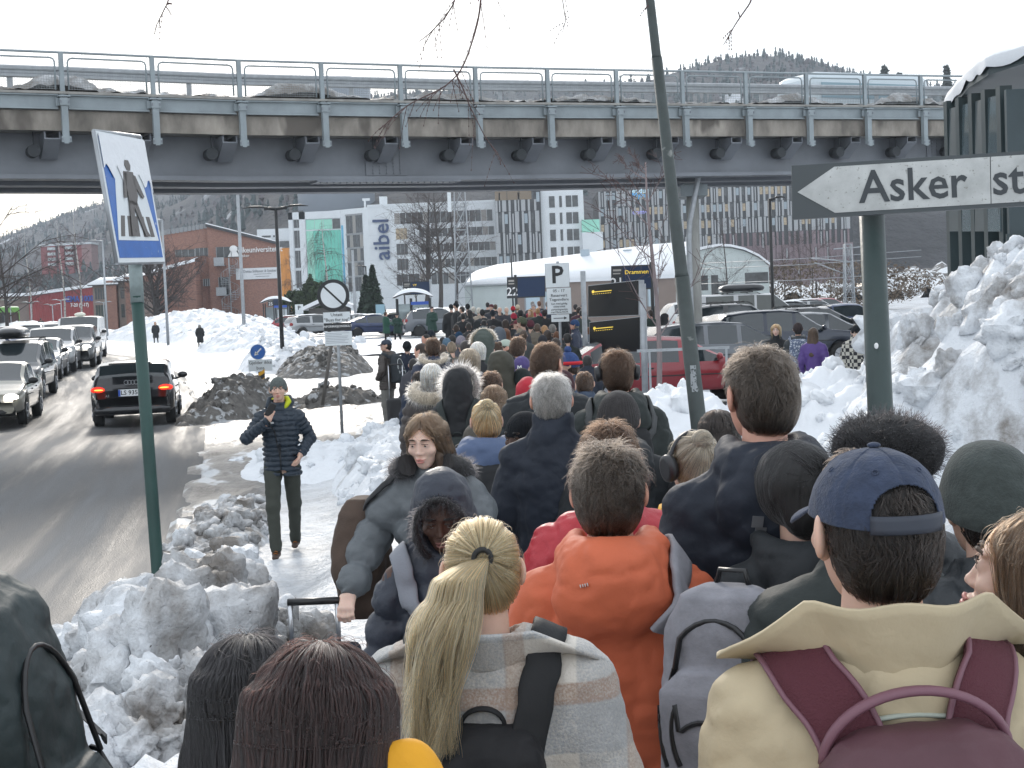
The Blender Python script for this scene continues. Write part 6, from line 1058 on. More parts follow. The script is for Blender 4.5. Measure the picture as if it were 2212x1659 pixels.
def car(kind,x,y,yaw,pt,label,lights=False,tail=False,plate=None,roofbox=False,rails=False,group=None,z=None,sc=1.,snow=False,lod=1,front=True):
 p=PR[kind];L_,W_=p['L']*sc,p['W'];T=thing('parked_car' if not lights and not tail else 'car',label,'car',(x,y,(gz(x,y)if z is None else z)+.05),yaw,group)
 n=44 if lod==1 else 26;t=np.unique(np.concatenate([np.linspace(0,1,n),p['t']]));Y=(t-.5)*L_;zb=np.interp(t,p['t'],p['b']);zr=np.interp(t,p['t'],p['r'])
 nar=1-.20*np.clip((t-.86)/.14,0,1)**2-.14*np.clip((.08-t)/.08,0,1)**2;w=W_/2*nar;rw=.335 if kind in('suv','van','mpv')else.315;yw=(-.5+(.185 if kind!='van' else.22))*L_,(.5-(.185 if kind!='van' else.17))*L_
 sill=np.full(len(t),.24);
 for c in yw:sill=np.maximum(sill,np.sqrt(np.clip((rw+.05)**2-(Y-c)**2,0,None))+rw)
 sill=np.minimum(sill,zb-.06);cab=np.clip((zr-zb)/.25,0,1);wc=w*(1-(.14 if kind!='van' else.07)*cab)
 sec=np.stack([np.stack([0*w,sill],1),np.stack([w*.90,sill],1),np.stack([w*.985,np.minimum(sill+.07,zb)],1),np.stack([w*1.0,(sill+zb)/2+.05],1),np.stack([w*.985,zb-.07],1),np.stack([w*.955,zb],1),np.stack([wc*1.0,zr-.07*cab],1),np.stack([wc*.90,zr-.018*cab],1),np.stack([wc*.5,zr+.008],1),np.stack([0*w,zr+.014],1)],1)
 K=sec.shape[1];P=np.zeros((len(t),2*K-1,3));P[:,:K,0]=sec[:,:,0];P[:,:K,2]=sec[:,:,1];P[:,K:,0]=-sec[:,::-1][:,1:,0];P[:,K:,2]=sec[:,::-1][:,1:,1];P[...,1]=Y[:,None]
 m=MB();gl=MB();V=P.reshape(-1,3);C2=2*K-1;F1,F2=[],[];slope=np.gradient(zr,Y)
 for i in range(len(t)-1):
  tm=(t[i]+t[i+1])/2;h=(zr[i]+zr[i+1])/2-(zb[i]+zb[i+1])/2
  for j in range(C2-1):
   jj=j if j<K-1 else 2*K-3-j;f=(i*C2+j,(i+1)*C2+j,(i+1)*C2+j+1,i*C2+j+1);side=jj==5;top=jj>=7
   pil=min(abs(tm-q)for q in(.33,.52))<.012;g_=(side and h>.16 and not pil and(tm>.09))or(top and h>.13 and abs(slope[i]+slope[i+1])/2>.28)
   if kind=='van' and side and tm<.55 and not snow:g_=g_ and True
   (F2 if g_ else F1).append(f)
 for c_ in(0,len(t)-1):F1.append(tuple(c_*C2+q for q in(range(C2)if c_ else range(C2-1,-1,-1))))
 m.add(V,F1,0,True);m.build('body',PT[pt],T);used=sorted({q for f in F2 for q in f});mp_={q:i for i,q in enumerate(used)};gl.add(V[used],[tuple(mp_[q]for q in f)for f in F2],0,True);gl.build('windows',GLS,T)
 for c in yw:
  for sx in(-1,1):
   wh=MB();a=np.array([sx*(W_/2-.22),c,rw]);b_=np.array([sx*(W_/2-.01),c,rw]);wh.tube([a,a+(b_-a)*.08,b_-(b_-a)*.1,b_],[rw*.9,rw,rw,rw*.93],24 if lod==1 else 14);wo=wh.build('wheel',TYRE,T)
   if lod==1:
    rm=MB();rm.tube([b_+[sx*.002,0,0],b_+[sx*.012,0,0]],[rw*.62,rw*.60],20)
    for q in range(7):an=q*2*math.pi/7;rm.tube([b_+[sx*.012,0,0],b_+[sx*.018,math.cos(an)*rw*.62,math.sin(an)*rw*.62]],[.03,.022],5)
    rm.build('rim',RIM,wo)
 fy,ry=L_/2,-L_/2;zf=np.interp(.965,p['t'],p['r']);zt=np.interp(.02,p['t'],p['b'])
 for sx in(-1,1):
  hl=MB();hl.ball((sx*W_*.355,fy-.16,zf-.06),(.17,.17,.075),12,8,0,rotz(-sx*.5));hl.build('headlight',HLON if lights else HLOFF,T)
  tl=MB();tl.ball((sx*W_*.405,ry+.10,zt-.03),(.17 if kind!='suv' else.13,.10,.075 if kind in('hatch','sedan')else.13),12,8,0,rotz(sx*.35));tb=tl.build('tail_light',TLON if tail else TLOFF,T)
  if tail:q=MB();q.ball((sx*W_*.39,ry+.005,zt-.03),(.11,.05,.018),10,6,0,rotz(sx*.3));q.build('lamp_bar',TLY,tb)
  mr=MB();mr.ball((sx*(W_/2+.10),L_*.5*.40,np.interp(.70,p['t'],p['b'])+.10),(.12,.07,.075),10,8);mr.tube([(sx*(W_/2-.05),L_*.2,np.interp(.70,p['t'],p['b'])+.02),(sx*(W_/2+.08),L_*.2,np.interp(.70,p['t'],p['b'])+.06)],.025,6);mr.build('mirror',DKP if pt in('anthracite','grey','silver','sand','white')else PT[pt],T)
  fgl=MB();fgl.cyl((sx*W_*.36,fy-.10,.40),(sx*W_*.36,fy-.02,.40),.06,10);fgl.build('fog_light',HLOFF,T)
  sd=MB();sd.tube([(sx*W_*.502,ry+L_*.2,zt*.74),(sx*W_*.502,fy-L_*.22,zt*.74)],.012,5)
  for q in(.34,.53):yq=(q-.5)*L_;sd.box((sx*W_*.497,yq+.12,np.interp(q,p['t'],p['b'])-.12),(.03,.16,.03))
  sd.build('door_trim',DKP,T)
 g=MB();g.tube([(-W_*.24,fy-.05,.58),(W_*.24,fy-.05,.58)],[.10,.10],8,flat=.35)
 g.build('grille',DKP,T);g=MB();g.tube([(-W_*.40,fy-.13,.34),(-.3,fy-.015,.34),(.3,fy-.015,.34),(W_*.40,fy-.13,.34)],.085,8);g.build('front_bumper',DKP,T)
 g=MB();g.tube([(-W_*.44,ry+.09,.38),(-.4,ry+.01,.38),(.4,ry+.01,.38),(W_*.44,ry+.09,.38)],.10,8);g.build('rear_bumper',PT[pt]if pt!='white' else DKP,T)
 if front or True:g=MB();g.box((0,fy+.035,.47),(.52,.012,.11));g.build('number_plate',PLATE,T)
 if tail:
  g=MB();g.box((0,ry-.055,.76),(.56,.02,.15));pl_=g.build('number_plate',PLATE,T);g=MB();g.box((-.258,ry-.068,.76),(.044,.006,.14));g.build('plate_band',PBLUE,pl_)
  text(plate,'plate_text',.135,INK,T,(.02,ry-.067,.76),(math.pi/2,0,0),thick=.012)
  g=MB()
  for q in range(4):g.tube([(-.105+q*.07+.045*math.cos(a),ry+.012-.04,.985+.045*math.sin(a))for a in np.linspace(0,6.283,17)],.006,5,False)
  g.build('ring_emblem',RIM,T);text('A3','model_badge',.07,RIM,T,(-.52,ry-.01,.70),(math.pi/2,0,0));g=MB();g.tube([(-.85,ry+.10,.60),(.85,ry+.10,.60)],.012,5);g.box((0,ry+.02,1.40),(.9,.26,.03));g.build('spoiler',PT[pt],T)
  g=MB();g.tube([(0,ry+.3,1.15),(.25,ry+.22,1.06),(.45,ry+.12,1.0)],.01,5);g.build('wiper',DKP,T)
 elif plate:text(plate,'plate_text',.10,INK,T,(0,fy+.043,.47),(math.pi/2,0,math.pi),thick=.012)
 if rails or roofbox:
  g=MB();rz_=p['H']+.05
  for sx in(-1,1):g.tube([(sx*W_*.38,-L_*.28,p['H']-.02),(sx*W_*.38,-L_*.25,rz_),(sx*W_*.38,L_*.03,rz_),(sx*W_*.38,L_*.07,p['H']-.04)],.018,6)
  for yy in(-L_*.18,-L_*.01):g.box((0,yy,rz_+.03),(W_*.84,.06,.03))
  g.build('roof_rack',DKP,T)
 if roofbox:
  bx_=Solid(.03);bx_.loft([p['H']+.10,p['H']+.14,p['H']+.26,p['H']+.36,p['H']+.42],[.34,.40,.42,.36,.20],[.85,.95,1.0,.88,.60],.05,-.30,e=4);V,Q=bx_.mesh(.04)
  b2=thing('roof_box','roof box carried on the '+label.split(' with')[0],'roof box',(x,y,T.location[2]),yaw);mesh_np('box_shell',V,Q,PT[roofbox]if isinstance(roofbox,str)else PT['black'],b2)
 if snow:
  m2=MB();sel=[i for i in range(len(t))if zr[i]>p['H']-.06];G2=np.array([[(wc[i]*u,Y[i],zr[i]+.02+.06*(1-abs(u)**3)+.01*math.sin(i*2.1+u*5))for u in np.linspace(-.93,.93,9)]for i in sel]);m2.grid(G2);sn_=m2.build('roof_snow',SNT,T);tag(sn_,kind='stuff')
 return T
def rx(px,y):return(px-1106)/F_*y
car('hatch',rx(279,35.0),35.8,math.radians(10),'black','black hatchback driving away under the bridge with its tail lights lit',tail=True,plate='LS 93543')
LQ='cars queueing on the left lane'
qd=[('mpv',-12,41.5+3.6,182,'anthracite','dark grey people carrier with a roof box and headlights on',dict(plate='AX 20253',roofbox='black')),('sedan',-62,37.0,183,'sand','pale champagne car cut off by the left edge',{}),('hatch',85,54.0,184,'silver','silver car directly behind the grey people carrier',{}),('suv',118,58.5,184,'silver','small pale off road car with round headlights third in the left lane',{}),('suv',163,62.0,183,'anthracite','dark grey off road car with a large black grille',{}),('van',182,72.0,183,'white','white taxi van with a roof light behind the grey off road car',{})]
for k,px,d,yw,pt,lb,o in qd:car(k,rx(px+(0 if d>50 else 48),d),d,math.radians(yw+8),pt,lb,lights=True,group=LQ,**o)
tv=[o for o in COL.objects if o.get('label','').startswith('white taxi')][0];mb=MB();mb.ball((0,.3,2.06),(.26,.13,.10),12,8);mb.build('taxi_sign',mat('taxi_sign',(.7,.7,.6),.4),tv)
k=0
for px,d,pt,kd in((130,88,'silver','wagon'),(95,92,'white','hatch'),(150,98,'grey','wagon'),(118,106,'silver','hatch'),(60,96,'blue','hatch'),(72,112,'silver','suv'),(125,118,'white','suv'),(30,104,'grey','wagon'),(98,126,'black','hatch'),(45,124,'silver','hatch'),(12,112,'silver','suv'),(140,134,'sand','wagon')):
 nm=['silver estate car straight behind the taxi van','white hatchback beside the silver estate car','grey estate car nearest the kerb in the far queue','silver hatchback in the middle of the far queue','blue hatchback in the left part of the far queue','silver off road car behind the blue hatchback','white off road car deep in the far queue','grey estate car near the left edge of the far queue','black hatchback deep in the far queue','silver hatchback far back on the left','silver off road car at the left edge of the far queue','sand coloured estate car at the end of the far queue'][k];k+=1
 car(kd,rx(px,d),d,math.radians(193),pt,nm,lights=True,group='cars in the far queue',lod=2,snow=(k%3==0))
bx0=rx(-12,150);T=thing('bus','bright green city bus at the far left edge','bus',(bx0,150,gz(bx0,150)+.05),math.radians(183));mb=MB();mb.bx(-1.27,1.27,-6,6,.35,3.1);o=mb.build('bus_body',PT['green'],T);bv=o.modifiers.new('b','BEVEL');bv.width=.18;bv.segments=3
mb=MB();mb.bx(-1.15,1.15,6.003,6.02,1.2,2.6);mb.build('windscreen',GLS,T);mb=MB();mb.bx(1.273,1.28,-5.5,5.5,1.4,2.5);mb.bx(-1.28,-1.273,-5.5,5.5,1.4,2.5);mb.build('side_windows',GLS,T)
for yy in(-3.6,3.8):
 for sx in(-1,1):mb=MB();mb.cyl((sx*1.0,yy,.48),(sx*1.26,yy,.48),.48,18);mb.build('wheel',TYRE,T)
mb=MB();mb.bx(-.9,.9,6.004,6.03,2.7,2.95);mb.build('destination_display',mat('amber_display',(.02,.015,.01),.3,emit=(1,.6,.1),estr=.3),T)
CP='cars in the car park'
for kd,px,d,yw,pt,lb,o in[('hatch',1445,32,-84,'red','red hatchback half buried behind the snow bank',{}),('wagon',1570,40,-80,'grey','slate grey car directly behind the red hatchback',{}),('suv',1690,44.5,-80,'navy','dark blue off road car behind the person with the patterned backpack',{}),('wagon',1655,50,-80,'anthracite','dark estate car with a silver window line',{}),('wagon',1760,47.5,-78,'grey','grey car whose rear window shows beside the purple jacket',{}),('wagon',1765,54,-80,'black','black estate car with pale roof rails',dict(rails=True)),('suv',1600,57,-80,'black','black off road car with bare roof bars',dict(rails=True)),('van',1622,66,-82,'silver','silver van with a long black roof box',dict(roofbox='black')),('hatch',1720,76,-80,'anthracite','dark hatchback in the far row of the car park',{}),('sedan',1830,62,-80,'blue','blue car nearest the green sign post',{}),('hatch',1760,82,-70,'silver','silver car in the far row of the car park',{}),('hatch',1790,92,-80,'red','small red car at the far side of the car park',{}),('suv',1535,74,-82,'white','white car behind the leaning lamp post',{}),('hatch',1400,41,-84,'navy','dark car glimpsed behind the red hatchback',{})]:
 car(kd,rx(px,d),d,math.radians(yw),pt,lb,group=CP,lod=1 if d<50 else 2,snow=(lb.startswith('dark hatch')or 'far row' in lb),**o)
CQ='cars parked beyond the shelters'
for kd,px,d,yw,pt,lb in[('hatch',655,118,-95,'red','white roofed red car near the small parking sign'),('wagon',690,112,-60,'silver','silver car left of the round sign'),('hatch',790,108,-80,'silver','silver car right of the round sign'),('sedan',815,100,-65,'blue','vivid blue car between the sign and the stewards'),('wagon',895,104,-80,'sand','pale car behind the stewards'),('suv',958,96,-80,'green' if False else 'grey','grey car behind the third steward')]:
 car(kd,rx(px,d),d,math.radians(yw),pt,lb,group=CQ,lod=2,snow=True)
# == signs, poles, shelters
PGREEN=mat('green_pole_paint',(.020,.060,.052),.45,bump=.25,bscale=25,var=.25,vscale=7,stretch=(1,1,.3));PDARK=mat('dark_pole_paint',(.040,.052,.050),.5,bump=.15,bscale=20,var=.2,vscale=8,speck=(9,.66,(.2,.21,.2)));PBLK=mat('black_pole_paint',(.014,.015,.016),.45);SIGNW=mat('sign_white',(.68,.72,.74),.45,var=.06,vscale=3);SIGNB=mat('sign_black',(.018,.02,.022),.45);SIGNBL=mat('sign_blue',(.02,.12,.42),.35,var=.12,vscale=12,speck=(30,.68,(.4,.45,.5)))
SIGND=mat('sign_weathered',(.44,.45,.44),.55,var=.22,vscale=7,speck=(70,.64,(.26,.26,.24)));SIGNK=mat('sign_dark_back',(.055,.065,.07),.5)
DISP=mat('display_glass',(.006,.007,.009),.4,spec=.03);DISPN=mat('display_navy',(.02,.035,.075),.3,spec=.2);LEDY=mat('led_yellow',(.5,.35,.03),.5,emit=(1,.72,.08),estr=.7);WTX=mat('sign_text_white',(.75,.75,.75),.5)
def quadbox(m,A,B,C,D,th,mi=0):
 """a plate through four corners, thickened backwards"""
 A,B,C,D=[np.asarray(q,float)for q in(A,B,C,D)];n_=np.cross(B-A,D-A);n_/=np.linalg.norm(n_);V=[A,B,C,D]+[q-n_*th for q in(A,B,C,D)]
 m.add(V,[(0,1,2,3),(7,6,5,4),(0,4,5,1),(1,5,6,2),(2,6,7,3),(3,7,4,0)],mi);return n_
def poly3(m,pts,O,U,Vv,N,off,mi=0,th=.0015):
 """flat outline in plate coordinates with a little thickness"""
 n=len(pts);a=[O+U*u+Vv*v+N*off for u,v in pts];b=[q+N*th for q in a];m.add(a+b,[tuple(range(n))[::-1],tuple(range(n,2*n))]+[(i,(i+1)%n,n+(i+1)%n,n+i)for i in range(n)],mi)
def pole(m,pts,rad,seg=14):m.tube(pts,rad,seg)
A,B,C,D=at(257,567,7.3),at(357,565,7.9),at(307,294,7.9),at(207,282,7.3)
base=at(345,1330,7.55);T=thing('crossing_sign','tilted blue and white pedestrian crossing sign on a green pole in the snow heap','road sign',(base[0],base[1],gz(base[0],base[1])));O3=np.array(T.location)
top_=(A+B)/2+np.array([.02,.01,.03]);pc=at(296,640,7.6)
mb=MB();g0=at(347,1420,7.58);mb.tube([g0-O3,at(344,1280,7.56)-O3,at(318,930,7.6)-O3,pc-O3],.031,16);mb.build('pole',PGREEN,T)
mb=MB();mb.tube([at(297,655,7.6)-O3,at(292,570,7.62)-O3],.0335,16);mb.build('pole_sleeve',mat('grey_sleeve',(.22,.27,.27),.5,var=.2,vscale=20),T)
n_=np.cross(B-A,D-A);n_/=np.linalg.norm(n_);
if n_[1]>0:n_=-n_
mb=MB();U,V_=B-A,D-A
for a_,b_ in((A,B),(B,C),(C,D),(D,A)):mb.tube([a_-O3-n_*.012,b_-O3-n_*.012],.010,8)
mb.build('frame',GALV,T)
mb=MB();poly3(mb,[(0,0),(1,0),(1,1),(0,1)],A-O3,U,V_,n_,-.01,0,.008);mb.build('sign_face',SIGNW,T)
mb=MB();poly3(mb,[(.035,.035),(.965,.035),(.965,.965),(.035,.965)],A-O3,U,V_,n_,-.0015,0);mb.build('blue_field',SIGNBL,T)
mb=MB();poly3(mb,[(.07,.17),(.93,.17),(.70,.93),(.30,.93)],A-O3,U,V_,n_,.0005,0);mb.build('white_field',SIGNW,T)
mb=MB();GI=mat('faded_ink',(.13,.12,.115),.6)
for k in range(5):u0=.13+k*.16;sh=(.5-u0)*.18;poly3(mb,[(u0,.20),(u0+.075,.20),(u0+.075+sh,.36),(u0+sh,.36)],A-O3,U,V_,n_,.0025,0)
mb.build('zebra_bars',GI,T)
mb=MB()
for pg in([(.45,.80),(.52,.80),(.55,.76),(.53,.72),(.46,.72),(.43,.76)],[(.38,.71),(.58,.71),(.60,.52),(.54,.44),(.40,.46)],[(.56,.69),(.62,.68),(.74,.52),(.70,.50),(.57,.60)],[(.38,.70),(.44,.70),(.36,.50),(.31,.50)],[(.40,.48),(.50,.48),(.42,.24),(.44,.20),(.34,.20),(.35,.26)],[(.46,.47),(.56,.47),(.68,.24),(.74,.20),(.63,.20),(.60,.25)]):poly3(mb,pg,A-O3,U,V_,n_,.0085,0)
mb.build('pedestrian_pictogram',GI,T)
mb=MB();r_=np.random.default_rng(2);poly3(mb,[(.02,.985),(.02,.72)]+[(.02+.96*k/22,.70+.05*math.sin(k*1.3)+.04*r_.random()-.10*(k/22))for k in range(1,22)]+[(.98,.56),(.98,.985)],A-O3,U,V_,n_,.0045,0,.002);mb.build('frost_film',SNOWC,T)  # glare on the upper sign, modelled as a white patch with a ragged edge
b0=at(1511,930,12);g=gz(b0[0],b0[1]);T=thing('lamp_post','thick dark green lamp post leaning in front of the car park','lamp post',(b0[0],b0[1],g));O3=np.array(T.location)
d_=(at(1418,120,12)-b0);P_=lambda py:at(1511-(930-py)*.1148,py,12)-O3;bt=P_(930)+(P_(930)-P_(600))/np.linalg.norm(P_(930)-P_(600))*(b0[2]-g+.1)
mb=MB();mb.tube([bt,P_(930),P_(598)],[.066,.064,.058],18);mb.tube([P_(600),P_(590),P_(125)],[.058,.050,.042],18);mb.tube([P_(128),P_(118),P_(-650)],[.042,.036,.03],16);mb.build('pole',PDARK,T)
mb=MB();mb.tube([P_(-650),P_(-690)+[-.3,-.1,0],P_(-695)+[-.9,-.3,0]],[.03,.03,.05],10);mb.build('lamp_head',PDARK,T)
for py,h_ in((812,.17),(838,.055)):
 c_=P_(py);dirc=np.array([0,-1,0]);mb=MB();Pq=[c_+np.array([math.sin(a)*.0665,-math.cos(a)*.0665,z])for z in(-h_/2,h_/2)for a in np.linspace(-.45,.25,6)];mb.add(Pq,[(i,i+1,i+7,i+6)for i in range(5)]);mb.build('sticker',mat('worn_sticker',(.3,.32,.33),.6,speck=(60,.52,(.05,.06,.06))),T)
b0=at(1904,900,7.0);g=gz(b0[0],b0[1]);T=thing('direction_sign','weathered white arrow direction sign on a thick green post at the upper right','road sign',(b0[0],b0[1],g));O3=np.array(T.location)
mb=MB();tp=at(1880,400,7.05)-O3;lo=at(1905,960,7.0)-O3;mb.tube([lo+(lo-tp)*.9,lo,tp],.0575,22);mb.build('post',mat('post_green',(.028,.048,.046),.42,bump=.15,bscale=30,var=.15,vscale=6,speck=(5,.70,(.25,.27,.26))),T)
mb=MB();c_=at(1893,747,6.94)-O3;mb.ball(c_,(.010,.003,.014),8,6);mb.build('paint_chip',WTX,T)
A=at(1712,474,6.95)-O3;D=at(1710,358,6.95)-O3;B=at(2560,424,6.72)-O3;C=at(2560,305,6.72)-O3;U=B-A;V_=D-A;n_=np.cross(U,V_);n_/=np.linalg.norm(n_)
if n_[1]>0:n_=-n_
mb=MB();poly3(mb,[(0,0),(1,0),(1,1),(0,1)],A,U,V_,n_,-.03,0,.03);mb.build('board',SIGNK,T)
W8=850.;q=lambda x:(x-1711)/W8
mb=MB();poly3(mb,[(q(1723),.50),(q(1806),.075),(q(2147),.075),(q(2147),.93),(q(1806),.93)],A,U,V_,n_,.001,0,.002);mb.build('arrow_face',SIGND,T)
mb=MB();poly3(mb,[(q(2149),.075),(.995,.075),(.995,.93),(q(2149),.93)],A,U,V_,n_,.001,0,.002);mb.build('arrow_face',SIGND,T)
un=U/np.linalg.norm(U);vn=np.cross(n_,un);vn=vn if vn[2]>0 else-vn;R=Matrix(((un[0],vn[0],-n_[0]*-1),(un[1],vn[1],n_[1]),(un[2],vn[2],n_[2])));eu=R.to_euler()
ps=A+U*q(1978)+V_*.49+n_*.0045;TI=mat('sign_letter_dark',(.035,.042,.048),.5)
t1=text('Asker','lettering',.205,TI,T,tuple(ps),tuple(eu),thick=.012,ext=.001,sx=.95);ps=A+U*q(2150)+V_*.49+n_*.0045;t2=text('stasjon','lettering',.205,TI,T,tuple(ps),tuple(eu),ax='LEFT',thick=.012,ext=.001,sx=.95)
def facing(px,py,d):return math.atan2((px-1106)/F_,1)*-1
def sign_post(px,base_py,d,top_py,name,label,r=.03,m=GALV,rz=0.):
 b=at(px,base_py,d);g=gz(b[0],b[1]);t_=at(px-(base_py-top_py)*.037,top_py,d);T=thing(name,label,'road sign',(b[0],b[1],g),rz);mb=MB();mb.cyl((0,0,-.1),(0,0,t_[2]-g),r,12);mb.build('pole',m,T);return T,g
def H(py,px,d):return at(px,py,d)[2]
T,g=sign_post(738,905,28.8,610,'no_stopping_sign','round white sign with black rim and slash above three panels',.03);z=H(638,728,28.8)-g;dx=-.045
mb=MB();mb.cyl((dx,-.04,z),(dx,-.055,z),.30,40);mb.build('disc',SIGNB,T);mb=MB();mb.cyl((dx,-.056,z),(dx,-.058,z),.235,40);mb.build('disc_face',SIGNW,T)
mb=MB();mb.box((dx,-.0605,z),(.50,.003,.035),roty(math.radians(45)));mb.build('slash',SIGNB,T)
zz=H(685,728,28.8)-g;mb=MB();mb.box((0,-.05,zz),(.50,.012,.19));mb.build('panel',SIGNW,T);text('Untatt','lettering',.085,INK,T,(0,-.058,zz+.045),thick=.004);text('"Buss for tog"','lettering',.085,INK,T,(0,-.058,zz-.05),thick=.004)
zz=H(706,728,28.8)-g;mb=MB();mb.box((.01,-.05,zz),(.51,.012,.145));mb.build('panel',SIGNB,T);text('INFORMASJONSSKILT','lettering',.056,WTX,T,(.01,-.058,zz+.01),thick=.012)
zz=H(731,728,28.8)-g;mb=MB();mb.box((.015,-.05,zz),(.51,.012,.26));mb.build('panel',SIGNW,T);mb=MB()
for k,wd in enumerate((.44,.30,.42,.40,.43,.36,.41)):mb.box((.0-(.44-wd)/2,-.0575,zz+.10-k*.03),(wd,.002,.008))
tag(mb.build('small_print',mat('grey_print',(.3,.32,.36),.6),T),kind='stuff')
s0,s1=at(703,830,29.6),at(716,745,29.6);T=thing('wooden_stake','grey stake leaning behind the round sign','stake',(s0[0],s0[1],gz(s0[0],s0[1])));O3=np.array(T.location);mb=MB();mb.tube([s0-O3-[.08,0,.4],s1-O3],.035,6);mb.build('stake',mat('old_wood',(.12,.11,.10),.8),T)
T,g=sign_post(567,868,40,752,'keep_left_sign','round blue arrow sign above a yellow and black marker',.03);z=H(760,560,40)-g;dx=-.05
mb=MB();mb.cyl((dx,-.04,z),(dx,-.055,z),.205,32);mb.build('disc',SIGNW,T);mb=MB();mb.cyl((dx,-.056,z),(dx,-.058,z),.190,32);mb.build('disc_face',SIGNBL,T)
Ra=roty(math.radians(45));mb=MB();mb.box((dx+.02,-.0605,z+.02),(.035,.003,.20),Ra);mb.add([np.array([dx,-.062,z])+Ra@np.array(v)for v in((-.06,0,-.03),(.06,0,-.03),(0,0,-.13))],[(0,1,2)]);mb.build('arrow',WTX,T)
zz=H(789,560,40)-g;mb=MB();mb.box((.0,-.05,zz),(.62,.012,.30));mb.build('panel',SIGNW,T);text('Gjelder ikke','lettering',.12,INK,T,(0,-.058,zz+.07));text('buss','lettering',.12,INK,T,(0,-.058,zz-.07))
zz=H(823,563,40)-g;mb=MB();mb.box((.02,-.05,zz),(.17,.02,.50));mb.build('marker_board',SIGNB,T);mb=MB()
for k in(-1,0,1):mb.add([(.02+x_,-.061,zz+z_+k*.21)for x_,z_ in((-.083,-.10),(.083,.0),(.083,.10),(-.083,.0))],[(0,1,2,3)])
mb.build('yellow_stripes',mat('marker_yellow',(.75,.38,.02),.5),T)
T,g=sign_post(1213,790,32,565,'parking_sign','white parking sign with lettered panels above the queue',.03)
z=H(595,1209,32)-g;mb=MB();mb.box((-.02,-.05,z),(.50,.015,.50));mb.build('panel',GALV,T);mb=MB();mb.box((-.02,-.0595,z),(.485,.004,.485));mb.build('panel_face',SIGNW,T);text('P','lettering',.50,SIGNB,T,(-.02,-.063,z),thick=.022)
z=H(650,1212,32)-g;mb=MB();mb.box((0,-.05,z),(.51,.015,.545));mb.build('panel',GALV,T);mb=MB();mb.box((0,-.0595,z),(.495,.004,.53));mb.build('panel_face',SIGNW,T)
for k,(tx,sz)in enumerate((('05 - 17',.085),('Reservert',.085),('Togpendlere',.078),('kun med gyldig',.055),('elektronisk',.055),('parkeringsavtale',.052),('med Bane NOR',.055))):text(tx,'lettering',sz,INK,T,(0,-.063,z+[.21,.115,.03,-.055,-.115,-.175,-.23][k]),thick=.004)
z=H(687,1212,32)-g;mb=MB();mb.box((.01,-.05,z),(.37,.015,.15));mb.build('panel',SIGNW,T);mb=MB();mb.box((-.02,-.060,z),(.22,.003,.014));mb.add([(.15,-.061,z),(.09,-.061,z+.032),(.09,-.061,z-.032)],[(0,2,1)]);mb.build('arrow',SIGNB,T)
bl,br=at(1266,806,32.5),at(1392,815,28.0);T=thing('information_screens','pair of dark departure screens mounted between two grey posts','screen',(bl[0],bl[1],gz(bl[0],bl[1])));O3=np.array(T.location)
tl,tr_=at(1257,586,32.5),at(1388,613,28.0);mb=MB();mb.cyl((0,0,0),(tl[0]-O3[0]+.02,tl[1]-O3[1],tl[2]-O3[2]),.055,16);mb.build('post',GALV,T);mb=MB();mb.cyl(np.array([br[0],br[1],gz(br[0],br[1])])-O3,tr_-O3,.060,16);mb.build('post',GALV,T)
for(x0,y0,x1,y1)in((1271,617,1379,683),(1274,696,1382,762)):
 A,B,C,D=at(x0,y1+1,32.0)-O3,at(x1,y1-3,28.6)-O3,at(x1,y0-3,28.6)-O3,at(x0,y0+1,32.0)-O3;U,V_=B-A,D-A;n_=np.cross(U,V_);n_/=np.linalg.norm(n_);n_=-n_ if n_[1]>0 else n_
 mb=MB();poly3(mb,[(-.012,-.02),(1.012,-.02),(1.012,1.02),(-.012,1.02)],A,U,V_,n_,-.10,0,.098);cs=mb.build('screen_casing',GALV,T);mb=MB();poly3(mb,[(0,0),(1,0),(1,1),(0,1)],A,U,V_,n_,0,0,.004);mb.build('screen_glass',DISP,T)
 mb=MB();poly3(mb,[(.11+.028*math.cos(a),.80+.05*math.sin(a))for a in np.linspace(0,6.0,14)],A,U,V_,n_,.006,0);poly3(mb,[(.14,.775),(.50,.775),(.50,.80),(.14,.80)],A,U,V_,n_,.006,0)
 for k in range(9):poly3(mb,[(.10+k*.045,.71),(.125+k*.045,.71),(.125+k*.045,.725),(.10+k*.045,.725)],A,U,V_,n_,.006,0)
 tag(mb.build('yellow_display_text',LEDY,T),kind='stuff')
